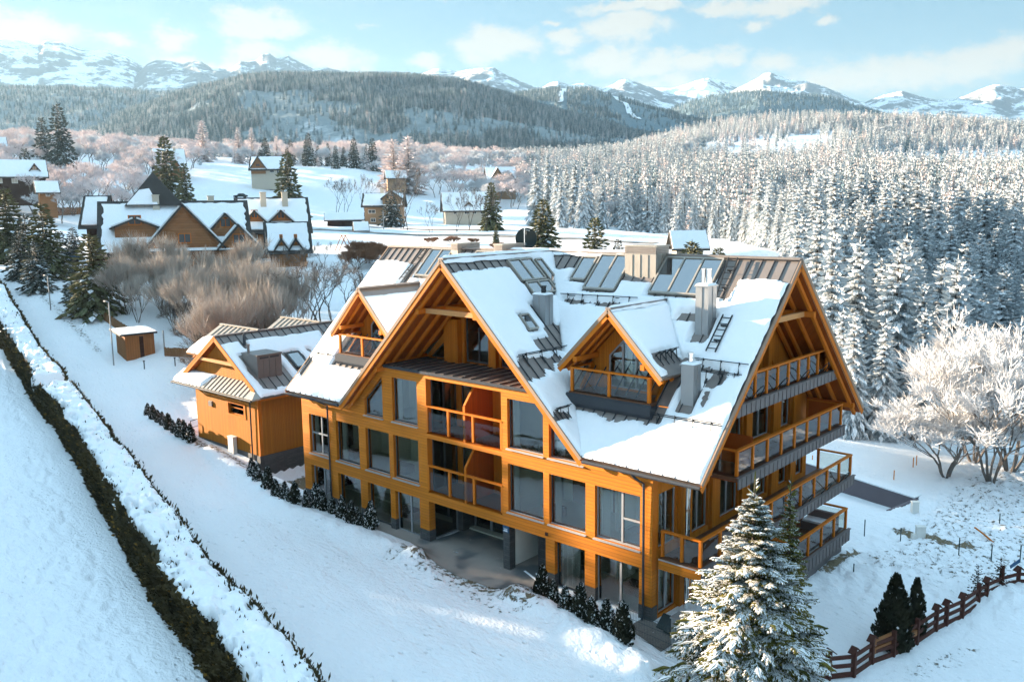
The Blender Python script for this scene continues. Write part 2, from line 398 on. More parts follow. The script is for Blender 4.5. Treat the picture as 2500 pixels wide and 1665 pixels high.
def hash2(ix, iy, seed):
    h = (ix.astype(np.int64) * 374761393 + iy.astype(np.int64) * 668265263 + seed * 974711) & 0x7fffffff
    h = ((h ^ (h >> 13)) * 1274126177) & 0x7fffffff
    return ((h ^ (h >> 16)) & 0xffff) / 65535.0
def vnoise(x, y, seed=0):
    x = np.asarray(x, float); y = np.asarray(y, float)
    ix = np.floor(x); iy = np.floor(y); fx = x - ix; fy = y - iy
    fx = fx * fx * (3 - 2 * fx); fy = fy * fy * (3 - 2 * fy)
    a = hash2(ix, iy, seed); b = hash2(ix + 1, iy, seed); c = hash2(ix, iy + 1, seed); d = hash2(ix + 1, iy + 1, seed)
    return (a * (1 - fx) + b * fx) * (1 - fy) + (c * (1 - fx) + d * fx) * fy
def fbm(x, y, octv=4, seed=0, gain=0.5):
    s = 0; a = 1; t = 0; x = np.asarray(x, float); y = np.asarray(y, float)
    for o in range(octv): s = s + a * vnoise(x * 2 ** o, y * 2 ** o, seed + o * 17); t += a; a *= gain
    return s / t
def ridged(x, y, octv=5, seed=0):
    s = 0; a = 1; t = 0
    for o in range(octv): s = s + a * (1 - np.abs(2 * vnoise(x * 2 ** o, y * 2 ** o, seed + o * 13) - 1)); t += a; a *= 0.55
    return s / t
def sstep(x, a, b):
    t = np.clip((x - a) / (b - a), 0, 1); return t * t * (3 - 2 * t)
SHADE_LIFT = 0.0; HAZE = 0.00007
# ---------------------------------------------------------------- terrain
CTRL = [(-24, 0, 0), (-12, 0, -.1), (0, 0, -.12), (-12, -6, -.05), (0, -6, -.25), (-24, -6, 0), (-12, 8, -.3), (-24, 8, 0), (-31, 1.5, .28), (-39, 1.5, .72), (-40, -5, .6),
        (-29, -9, 0), (-10, -14, 0), (10, -20, -.8), (18, -28, -1.0), (0, -25, -.2), (-14, -20, -.1), (-30, -25, .2), (-60, -20, 2.2), (-61, -1, 1.9), (-72, 0, 4.0), (-62.7, 7.5, 3.1),
        (-50, 6, 1.7), (-75, 10, 6.2), (-86, 9.6, 8.3), (-91, 28, 10.0), (-120, 15, 10.5), (-171, 32, 13.8), (-130, -20, 11), (-100, -40, 7), (-60, 28, 7.2), (-36, 14, 1.6), (-45, 20, 4.2),
        (-20, 22, .4), (3, 2, -.9), (3, 10, -1.5), (7, 5, -1.7), (10, 14, -2.2), (6, -3, -.7), (12, -10, -1.2), (3, 25, -1.8), (-8, 36, -1.4), (2, 37, -1.8), (-14, 22, -1.0), (-5, 28.7, -1.6), (20, 40, -3),
        (-56, 107, 9.8), (-45, 103, 8.8), (-96, 126, 11.6), (-162, 122, 12.7), (-140, 60, 11.5), (-110, 70, 10.8), (-275, 159, 29.7), (-302, 135, 30.9), (-250, 40, 22), (-230, 120, 20), (-200, 190, 17),
        (-60, 65, 8.3), (-35, 60, 4.0), (-12, 62, -4), (10, 70, -6), (-22, 90, -3), (20, 120, -3), (-62, 170, 7), (0, 200, 8), (-130, 250, 20), (100, 100, -4), (80, 250, 14), (60, 40, -5), (60, -30, -3),
        (100, -200, -5), (-100, -300, 8), (-400, -150, 25), (300, 0, 0), (-10, 45, -2.2), (4, 46, -2.8)]
for px, py, dd in [(1750, 303, 700), (1900, 288, 700), (2150, 290, 700), (2500, 312, 700), (2700, 330, 700), (1600, 370, 560), (1450, 400, 500), (1300, 415, 470), (1150, 405, 460), (1000, 400, 430),
                   (800, 400, 420), (550, 395, 420), (300, 380, 420), (100, 370, 400), (-200, 360, 400), (2000, 420, 400), (2400, 430, 400), (1700, 450, 380), (100, 365, 700), (300, 375, 700), (550, 398, 700), (800, 402, 700), (1000, 402, 700), (1150, 402, 700), (1300, 398, 700), (1450, 385, 700), (1600, 345, 700)]:
    CTRL.append(tuple(at(px, py, dd)))
CTRL = np.array(CTRL, float)
def tps_k(r2): return 0.5 * r2 * np.log(r2 + 1e-9)
def tps_fit(P, lam=60.0):
    n = len(P); XY = P[:, :2] / 100.0; z = P[:, 2]
    r2 = ((XY[:, None] - XY[None]) ** 2).sum(-1); K = tps_k(r2) + np.eye(n) * lam * 1e-5
    A = np.zeros((n + 3, n + 3)); A[:n, :n] = K; A[:n, n] = 1; A[:n, n + 1:] = XY; A[n, :n] = 1; A[n + 1:, :n] = XY.T
    return XY, np.linalg.solve(A, np.concatenate([z, np.zeros(3)]))
TXY, TW = tps_fit(CTRL)
def terrain_base(x, y):
    x = np.asarray(x, float); y = np.asarray(y, float)
    dx, dy = x - CAMC[0], y - CAMC[1]; r = np.hypot(dx, dy); s = np.minimum(1.0, 720.0 / np.maximum(r, 1e-6))
    X = (CAMC[0] + dx * s) / 100.0; Y = (CAMC[1] + dy * s) / 100.0
    out = np.zeros(x.shape); fx, fy, fo = X.ravel(), Y.ravel(), np.zeros(x.size)
    for k in range(0, fx.size, 40000):
        a, b = fx[k:k + 40000], fy[k:k + 40000]
        r2 = (a[:, None] - TXY[None, :, 0]) ** 2 + (b[:, None] - TXY[None, :, 1]) ** 2
        fo[k:k + 40000] = tps_k(r2) @ TW[:len(TXY)] + TW[len(TXY)] + a * TW[len(TXY) + 1] + b * TW[len(TXY) + 2]
    return fo.reshape(x.shape)
def seg_dist(x, y, a, b):
    a = np.array(a, float); b = np.array(b, float); d = b - a; L = d @ d
    t = np.clip(((x - a[0]) * d[0] + (y - a[1]) * d[1]) / L, 0, 1)
    return np.hypot(x - a[0] - t * d[0], y - a[1] - t * d[1]), t
WALL_A, WALL_B = np.array([-12.5, 30.6]), np.array([1.9, 27.7])      # garage ramp retaining wall
def building_mask(x, y, m=0.0):
    a = (x > -24.2 - m) & (x < 0.2 + m) & (y > -0.3 - m) & (y < 15.2 + m)
    return a
def terrain(x, y, detail=True):
    x = np.asarray(x, float); y = np.asarray(y, float)
    z = terrain_base(x, y); r = np.hypot(x - CAMC[0], y - CAMC[1])
    # flat yard under and in front of the chalet
    w = sstep(-np.maximum.reduce([np.abs(x + 12) - 13, np.abs(y - 6.3) - 8.6]), -3.0, 0.5) * sstep(-x, -1.2, 0.5)
    z = z * (1 - w) + (-0.1) * w
    # ramp wall: ground in front of the wall lies lower
    d = WALL_B - WALL_A; L = np.hypot(*d); n = np.array([d[1], -d[0]]) / L; u = ((x - WALL_A[0]) * d[0] + (y - WALL_A[1]) * d[1]) / L
    s = (x - WALL_A[0]) * n[0] + (y - WALL_A[1]) * n[1]
    pit = sstep(s, -0.62, -0.08) * sstep(4.5 - s, 0, 4.0) * sstep(u, -1, 1) * sstep(L + 0.2 - u, 0.0, 0.5)
    z = z - 1.0 * pit
    # sunken gap between the side building and the chalet
    gap = sstep(x, -31.6, -31.0) * sstep(-x, 24.4, 25.0) * sstep(y, .6, 1.8) * sstep(-y, -14, -12); z = z * (1 - gap) - 1.3 * gap
    if detail:
        near = np.clip(1 - r / 140.0, 0, 1)
        z = z + (fbm(x * .35, y * .35, 4, 3) - .5) * 0.22 * near * (1 - w * .8) + (fbm(x * .04, y * .04, 4, 8) - .5) * np.clip(r / 90.0 - .5, 0, 3.0)
        # trampled snow east and north east of the house
        tram = sstep(y - 0.55 * x, 6, 12) * sstep(x, 0.5, 3.5) * (r < 95)
        z = z + tram * (fbm(x * 1.9, y * 1.9, 3, 21) - .5) * 0.55 - tram * .2 * sstep(vnoise(x * 1.6, y * 1.6, 27), .62, .85)
        fld = sstep(-(y + 14.5 + .25 * (x + 9.5)), 0.4, 2.0) * (r < 120)
        z = z + fld * (fbm(x * 2.2 + y, y * 2.2, 3, 31) - .5) * 0.20 - fld * .16 * sstep(vnoise(x * 1.5 + y * .5, y * 2.6, 37), .66, .86)
        # shovelled banks along the planted strip and the house front
        for a, b, h, wd in [((-5.6, -2.0), (1.9, -3.4), .55, .85), ((-12.6, -1.9), (-24.5, -2.0), .38, .8), ((-26, -1.2), (-36, .4), .35, .8), ((-12.4, -2.0), (-9.8, -2.9), .25, .6), ((2.5, -3.6), (6, -6), .3, .9)]:
            dd, t = seg_dist(x, y, a, b)
            z = z + h * np.exp(-(dd / wd) ** 2) * (0.55 + 0.9 * fbm(x * 1.6, y * 1.6, 3, 5))
        # ploughed wheel tracks on the road
        for off in (-.9, .9):
            dd = np.abs((y + 5.2 + .235 * (x + 12)) - off); z = z - .05 * np.exp(-(dd / .35) ** 2) * (x < 12) * (r < 170)
        dd, t = seg_dist(x, y, (3.2, 14.4), (10.5, 17.5)); z = z + 0.55 * np.exp(-(dd / 2.2) ** 2)
    return z
def gz(x, y): return float(terrain(np.array([x]), np.array([y]), False)[0])

def build_ground():
    view = math.atan2(-CAMR[2][0] * -1, CAMR[2][1])            # heading of the view
    hd = math.atan2(CAMR[2][0], CAMR[2][1])                    # measured from +Y towards +X
    th = np.concatenate([np.linspace(hd - math.radians(40), hd + math.radians(40), 680), np.linspace(hd + math.radians(42), hd + math.radians(318), 70)])
    rr = [1.5]
    while rr[-1] < 4300: rr.append(rr[-1] * (1.05 if rr[-1] < 12 else 1.0062 if rr[-1] < 85 else 1.016 if rr[-1] < 760 else 1.12))
    rr = np.array(rr); T, Rr = np.meshgrid(th, rr)
    X = CAMC[0] + np.sin(T) * Rr; Y = CAMC[1] + np.cos(T) * Rr; Z = terrain(X, Y)
    nr, nt = X.shape
    V = np.stack([X, Y, Z], -1).reshape(-1, 3)
    i = np.arange(nr - 1)[:, None] * nt; j = np.arange(nt)[None, :]; j2 = (j + 1) % nt
    F = np.stack([i + j, i + j2, i + nt + j2, i + nt + j], -1).reshape(-1, 4)
    x, y = X.ravel(), Y.ravel(); r = Rr.ravel()
    dirt = np.zeros(x.size)
    tram = sstep(y - 0.55 * x, 8, 13) * sstep(x, 0.5, 4.0) * (r < 75); dirt = np.maximum(dirt, tram * 0.49)
    d1, t = seg_dist(x, y, (-13.0, -1.7), (-4.6, -2.2)); dirt = np.maximum(dirt, 0.60 * np.exp(-(d1 / 1.6) ** 2))
    d1, t = seg_dist(x, y, (-40, .9), (-25, -.3)); dirt = np.maximum(dirt, 0.62 * np.exp(-(d1 / .8) ** 2))
    d1, t = seg_dist(x, y, (3.0, 21.5), (6.5, 21.8)); dirt = np.maximum(dirt, 0.75 * np.exp(-(d1 / .9) ** 2))
    d1, t = seg_dist(x, y, (2.2, 12.5), (2.6, 16.2)); dirt = np.maximum(dirt, 0.72 * np.exp(-(d1 / .6) ** 2))
    d1, t = seg_dist(x, y, (-66, 6), (-84, 7.6)); dirt = np.maximum(dirt, 0.55 * np.exp(-(d1 / 1.0) ** 2))
    d1, t = seg_dist(x, y, (8.4, 6), (9.5, 10)); dirt = np.maximum(dirt, 0.5 * np.exp(-(d1 / .9) ** 2))
    gap = sstep(x, -31.3, -30.6) * sstep(-x, 24.4, 25.0) * sstep(y, .9, 2.0) * sstep(-y, -13, -11); dirt = np.maximum(dirt, gap * .8)
    d1, t = seg_dist(x, y, (-13.5, -2.6), (-5.2, -3.4)); dirt = np.maximum(dirt, 0.50 * np.exp(-(d1 / .9) ** 2))
    o = mesh_np('ground', V, F[:, ::-1], 'ground', smooth=True); o['kind'] = 'structure'
    a = o.data.attributes.new('dirt', 'FLOAT', 'POINT'); a.data.foreach_set('value', dirt.astype(np.float32))
    return o
def m_ground():
    N = mat('ground')
    at_ = N.new('ShaderNodeAttribute'); at_.attribute_name = 'dirt'
    n = N.noise(N.mapping(N.co, (1, 1, 1)), 3.6, 6.0, 0.72); n2 = N.noise(N.co, 0.5, 3.0, 0.5); n3 = N.noise(N.mapping(N.co, (1, 1.8, 1), (0, 0, .7)), 2.6, 4.0, 0.62); n4 = N.noise(N.co, 14.0, 3.0, 0.6)
    m = N.math('ADD', N.math('MULTIPLY', at_.outputs['Fac'], 1.0), N.math('MULTIPLY', N.math('SUBTRACT', n, 0.5), 1.35))
    mask = N.math('MULTIPLY', N.maprange(m, 0.56, 0.66), N.maprange(at_.outputs['Fac'], 0.02, 0.2))
    soil = N.mix(n4, (0.10, 0.075, 0.05), (0.24, 0.20, 0.125))
    snow = N.mix(n2, (0.86, 0.875, 0.90), (0.80, 0.82, 0.85))
    col = N.mix(mask, snow, soil)
    vo = N.new('ShaderNodeTexVoronoi'); N.put(vo.inputs['Vector'], N.mapping(N.co, (1, 1.7, 1), (0, 0, -.25))); vo.inputs['Scale'].default_value = 1.7; vo.inputs['Randomness'].default_value = 1.0
    pits = N.math('MULTIPLY', N.maprange(vo.outputs['Distance'], 0.06, 0.26, -1.0, 0.0), N.maprange(N.noise(N.co, .22, 3.0, .6), 0.42, 0.6))
    n3 = N.math('ADD', n3, N.math('MULTIPLY', pits, 0.55))
    h = N.math('ADD', N.math('MULTIPLY', n3, 1.0), N.math('ADD', N.math('MULTIPLY', n4, 0.12), N.math('MULTIPLY', mask, -0.5)))
    pset(N, col, 0.7, 0, N.bump(h, 0.9, 0.16), 0.2)
m_ground()
ground = build_ground()

# ---------------------------------------------------------------- hills and mountains: crest lines given as sight lines at a distance
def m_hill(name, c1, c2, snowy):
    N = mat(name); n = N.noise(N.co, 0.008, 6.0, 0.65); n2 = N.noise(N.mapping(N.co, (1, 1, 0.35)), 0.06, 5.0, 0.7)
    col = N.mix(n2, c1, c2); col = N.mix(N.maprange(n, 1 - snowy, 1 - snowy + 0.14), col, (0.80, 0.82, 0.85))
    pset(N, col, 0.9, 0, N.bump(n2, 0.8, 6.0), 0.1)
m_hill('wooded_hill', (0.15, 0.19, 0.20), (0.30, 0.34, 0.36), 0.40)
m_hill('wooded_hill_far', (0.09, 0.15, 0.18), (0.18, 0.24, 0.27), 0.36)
def m_mtn():
    N = mat('mountain_rock'); g = N.new('ShaderNodeNewGeometry'); nz = N.sep(g.outputs['Normal'])[2]
    n = N.noise(N.mapping(N.co, (1, 1, 1)), 0.018, 8.0, 0.74); n2 = N.noise(N.co, 0.05, 5.0, 0.7)
    a = N.new('ShaderNodeAttribute'); a.attribute_name = 'rock'
    steep = N.math('ADD', N.math('SUBTRACT', 0.80, nz), N.math('ADD', N.math('MULTIPLY', N.math('SUBTRACT', n, 0.5), 1.5), N.math('SUBTRACT', a.outputs['Fac'], 0.5)))
    mask = N.maprange(steep, 0.16, 0.32)
    rock = N.mix(n2, (0.19, 0.205, 0.225), (0.33, 0.345, 0.36))
    pset(N, N.mix(mask, (0.88, 0.89, 0.91), rock), 0.8, 0, N.bump(N.math('ADD', n2, n), 0.6, 8.0), 0.15)
m_mtn()
def ridge_mesh(name, crest, depth, run, base_py, material, amp, seed, rock=0.5, nv=60, step=4.0, rough_crest=0.0, jag=0.0):
    """crest: (px, py) sight lines at `depth`; front slope runs `run` metres towards the viewer down to base_py"""
    if name == 'mountains': depth *= .76; run *= .76; amp *= 1.45; rock += .32
    crest = np.array(crest, float); px = np.arange(crest[0, 0], crest[-1, 0] + .1, step); py = np.interp(px, crest[:, 0], crest[:, 1])
    py = py + (fbm(px * .013, px * 0 + seed, 5, seed, .6) - .5) * 2 * rough_crest
    nu = len(px)
    top = np.array([at(a, b, depth) for a, b in zip(px, py)]); bot = np.array([at(a, base_py, depth - run) for a in px])
    v = np.linspace(0, 1, nv)[:, None, None]
    prof = 1 - (1 - v) ** 1.25
    G = bot[None] * (1 - v) + top[None] * v; G[..., 2] = bot[None, :, 2] * (1 - prof[..., 0]) + top[None, :, 2] * prof[..., 0]
    sc = 1.0 / (amp * 5.0)
    dsp = ridged(G[..., 0] * sc, G[..., 1] * sc, 6, seed) - .55
    fall = np.sin(np.clip(v[..., 0] * 1.02, 0, 1) * math.pi) ** .6 * 1.0 + v[..., 0] ** 8 * jag
    G[..., 2] += dsp * amp * fall
    back = G[-1:].copy(); fw = np.array([CAMR[2][0], CAMR[2][1], 0]); 
    b1 = back + fw * run * .5; b1[..., 2] -= (back[..., 2] - bot[None, :, 2]) * .7; b2 = back + fw * run * 1.1; b2[..., 2] = bot[None, :, 2] - 30
    G = np.concatenate([G, b1, b2]); nvv = len(G)
    V = G.reshape(-1, 3); i = np.arange(nvv - 1)[:, None] * nu; j = np.arange(nu - 1)[None]
    F = np.stack([i + j, i + j + 1, i + nu + j + 1, i + nu + j], -1).reshape(-1, 4)
    o = mesh_np(name, V, F, material, smooth=True); o['kind'] = 'structure'
    a = o.data.attributes.new('rock', 'FLOAT', 'POINT'); a.data.foreach_set('value', np.full(len(V), rock, np.float32))
    return o, G[:nv]
HILLS = {}
HILLS['left'] = ridge_mesh('hills', [(-500, 232), (0, 217), (150, 220), (300, 226), (440, 231), (560, 246), (760, 280), (900, 300)], 1450, 460, 330, 'wooded_hill', 22, 11, nv=40)[1]
HILLS['centre'] = ridge_mesh('hills', [(180, 345), (270, 300), (340, 272), (480, 226), (600, 198), (690, 189), (800, 191), (1000, 194), (1120, 206), (1200, 228), (1300, 262), (1400, 292), (1520, 325), (1640, 350)], 1180, 490, 410, 'wooded_hill', 22, 23, nv=50)[1]
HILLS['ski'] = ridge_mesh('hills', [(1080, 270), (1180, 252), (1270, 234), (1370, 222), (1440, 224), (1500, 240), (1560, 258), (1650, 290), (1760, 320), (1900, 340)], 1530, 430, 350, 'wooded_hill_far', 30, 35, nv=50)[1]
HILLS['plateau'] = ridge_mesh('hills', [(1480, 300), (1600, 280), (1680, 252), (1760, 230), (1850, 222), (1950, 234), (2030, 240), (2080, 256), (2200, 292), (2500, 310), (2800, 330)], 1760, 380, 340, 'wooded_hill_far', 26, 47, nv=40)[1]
ridge_mesh('mountains', [(-500, 150), (-250, 118), (0, 99), (50, 104), (95, 116), (108, 102), (150, 104), (180, 118), (210, 127), (260, 129), (310, 150), (360, 180), (400, 200), (450, 225), (560, 250)], 3300, 800, 262, 'mountain_rock', 70, 51, .50, 90, 3, 3, .18)
ridge_mesh('mountains', [(330, 205), (362, 176), (385, 170), (420, 164), (450, 170), (472, 160), (492, 161), (520, 180), (555, 182), (575, 172), (590, 160), (606, 166), (625, 165), (642, 150), (660, 146), (676, 156), (692, 151), (705, 145), (740, 166), (765, 181), (800, 177), (830, 186), (900, 198), (980, 215)], 3050, 620, 262, 'mountain_rock', 62, 63, .62, 70, 2, 4, .3)
ridge_mesh('mountains', [(980, 215), (1010, 198), (1055, 181), (1072, 178), (1108, 183), (1130, 176), (1150, 171), (1180, 167), (1205, 168), (1215, 176), (1245, 191), (1270, 207), (1300, 225), (1340, 245)], 2900, 600, 270, 'mountain_rock', 58, 71, .58, 60, 2, 3, .25)
ridge_mesh('mountains', [(1270, 245), (1310, 225), (1342, 208), (1362, 200), (1392, 209), (1425, 204), (1470, 213), (1498, 206), (1512, 197), (1526, 193), (1552, 200), (1575, 210), (1610, 225), (1660, 240), (1720, 262)], 3000, 500, 285, 'mountain_rock', 52, 83, .56, 60, 2, 3, .2)
ridge_mesh('mountains', [(1520, 240), (1570, 214), (1640, 216), (1690, 205), (1730, 197), (1780, 214), (1850, 238), (1950, 262)], 3500, 600, 285, 'mountain_rock', 40, 91, .42, 50, 3, 2, .1)
ridge_mesh('mountains', [(1760, 250), (1815, 218), (1842, 203), (1862, 190), (1880, 187), (1905, 193), (1930, 202), (1965, 206), (2012, 216), (2060, 234), (2100, 252), (2160, 275), (2260, 300)], 3150, 560, 300, 'mountain_rock', 56, 101, .56, 60, 2, 3, .22)
ridge_mesh('mountains', [(2080, 275), (2140, 253), (2202, 229), (2232, 238), (2280, 249), (2328, 247), (2380, 230), (2428, 212), (2450, 215), (2475, 224), (2520, 226), (2620, 205), (2760, 190), (2950, 215)], 3300, 640, 310, 'mountain_rock', 50, 113, .55, 60, 3, 3, .15)
# ---------------------------------------------------------------- the chalet
RX, RY, RZ, SL = -11.3, 7.49, 14.44, 0.977           # cross ridge x, main ridge y, ridge height, pitch
XL, XR, YF, YB = -24.6, 2.54, -0.67, 15.65
TH = 0.34                                             # roof build-up
chalet = thing('chalet', 'large orange timber chalet with snow covered steep roofs and big windows', 'house', (-11.3, 7.0, -0.1))
def zf(y): return RZ - SL * abs(RY - y)               # main slopes
def zc(x): return RZ - SL * abs(x - RX)               # cross gable slopes
NF = np.array([0, -SL, 1.0]) / math.hypot(SL, 1); NBK = np.array([0, SL, 1.0]) / math.hypot(SL, 1)
NCR = np.array([SL, 0, 1.0]) / math.hypot(SL, 1); NCL = np.array([-SL, 0, 1.0]) / math.hypot(SL, 1)
P3 = lambda x, y, z: (x, y, z)

def slab(mb, plan, zfun, n, th=TH, holes=[]):
    outer = [(x, y, zfun(x, y)) for x, y in plan]; hs = [[(x, y, zfun(x, y)) for x, y in h] for h in holes]
    mb.panel(outer, hs, np.array(n) * -0.09, 0, 0, 1)
    low = lambda lp: [tuple(np.array(p) - np.array(n) * 0.092) for p in lp]
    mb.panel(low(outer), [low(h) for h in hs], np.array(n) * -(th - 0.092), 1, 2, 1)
DORM = [-2.95, 2 * RX + 2.95]                          # dormer centres
def build_roof():
    mb = MB()
    hole = lambda c: [(c - 2.0, 1.62), (c + 2.0, 1.62), (c + 2.0, 3.0), (c - 2.0, 3.0)]
    slab(mb, [(RX, RY), (XR, RY), (XR, YF), (RX + 8.16, YF)][::-1], lambda x, y: zf(y), NF, holes=[hole(DORM[0])])
    slab(mb, [(XL, RY), (RX, RY), (RX - 8.16, YF), (XL, YF)][::-1], lambda x, y: zf(y), NF, holes=[hole(DORM[1])])
    slab(mb, [(XL, RY), (XR, RY), (XR, YB), (XL, YB)], lambda x, y: zf(y), NBK)
    slab(mb, [(RX, YF), (RX, RY), (RX + 8.16, YF)], lambda x, y: zc(x), NCR)
    slab(mb, [(RX, YF), (RX - 8.16, YF), (RX, RY)], lambda x, y: zc(x), NCL)
    # ridge caps
    for a, b in (((XL, RY, RZ + .03), (XR + .02, RY, RZ + .03)), ((RX, YF - .02, RZ + .03), (RX, RY, RZ + .03))):
        mb.beam(a, b, .34, .10, 0)
    roof = mb.build('roof', ['roof_metal', 'soffit', 'edge_metal'], chalet)
    # standing seams
    sm = MB()
    def seam(a, b, n): sm.beam(np.array(a) + n * .02, np.array(b) + n * .02, .03, .06, 0, n)
    for x in np.arange(XL + .25, XR, .56):
        d = abs(x - RX)
        y0 = YF if d >= 8.16 else RY - d
        if d > .3: seam((x, y0, zf(y0)), (x, RY - .1, zf(RY - .1)), NF)
        seam((x, YB, zf(YB)), (x, RY + .1, zf(RY + .1)), NBK)
    for y in np.arange(YF + .25, RY - .4, .56):
        xe = RY - y
        seam((RX + .1, y, zc(RX + .1)), (RX + xe, y, zc(RX + xe)), NCR); seam((RX - .1, y, zc(RX - .1)), (RX - xe, y, zc(RX - xe)), NCL)
    sm.build('seams', 'roof_metal_dark', roof)
    # barge boards on the four gable ends, in two steps
    bb = MB()
    def barge(apex, foot, out):
        a, b = np.array(apex, float), np.array(foot, float); o = np.array(out, float)
        dn = np.array([0, 0, -1.0])
        bb.beam(a + o * .03 + dn * .05, b + o * .03 + dn * .05, .07, .16, 1); bb.beam(a + o * .015 + dn * .27, b + o * .015 + dn * .27, .05, .26, 0)
    barge((RX, YF, RZ), (RX - 8.2, YF, zc(RX - 8.2)), (0, -1, 0)); barge((RX, YF, RZ), (RX + 8.2, YF, zc(RX + 8.2)), (0, -1, 0))
    for x, o in ((XR, 1), (XL, -1)):
        barge((x, RY, RZ), (x, YF - .03, zf(YF)), (o, 0, 0)); barge((x, RY, RZ), (x, YB + .03, zf(YB)), (o, 0, 0))
    bb.build_each('barge_board', ['timber', 'edge_metal'], roof)
    # exposed rafters and purlins below the overhangs
    rf = MB()
    def rafter_x(y, s, x0, x1):      # on cross slope
        rf.beam((x0, y, zc(x0) - TH / .715 - .09), (x1, y, zc(x1) - TH / .715 - .09), .14, .2)
    for y in (-.35, .55, 1.45, 2.35):
        for s in (-1, 1): rafter_x(y, s, RX + s * .15, RX + s * (7.9 if y < 0 else 5.7))
    for x in (2.25, 1.5, .75, .25, -24.3):
        for s in (-1, 1):
            a, b = RY + s * .15, RY + s * 7.9
            rf.beam((x, a, zf(a) - TH / .715 - .09), (x, b, zf(b) - TH / .715 - .09), .14, .2)
    rf.build_each('rafter', 'timber', roof)
    pu = MB()
    for s in (-1, 1):
        pu.beam((RX + s * 1.95, -.5, zc(RX + 1.95) - .68), (RX + s * 1.95, 3.0, zc(RX + 1.95) - .68), .24, .26)
        pu.beam((RX + s * 5.3, -.5, zc(RX + 5.3) - .66), (RX + s * 5.3, 3.0, zc(RX + 5.3) - .66), .22, .24)
        pu.beam((XR - .1, RY + s * 1.95, zf(RY + 1.95) - .68), (0, RY + s * 1.95, zf(RY + 1.95) - .68), .24, .26)
        pu.beam((XR - .1, RY + s * 7.3, zf(RY + 7.3) - .62), (0, RY + s * 7.3, zf(RY + 7.3) - .62), .22, .24)
    pu.beam((RX - 1.9, .05, zc(RX + 1.95) - .68), (RX + 1.9, .05, zc(RX + 1.95) - .68), .2, .24, 1)
    pu.beam((RX - 1.9, 1.4, zc(RX + 1.95) - .68), (RX + 1.9, 1.4, zc(RX + 1.95) - .68), .2, .24, 0)
    pu.beam((1.9, RY - 1.9, zf(RY + 1.95) - .68), (1.9, RY + 1.9, zf(RY + 1.95) - .68), .2, .24, 1)
    pu.build_each('purlin', ['timber', 'timber_pale'], roof)
    return roof
roof = build_roof()

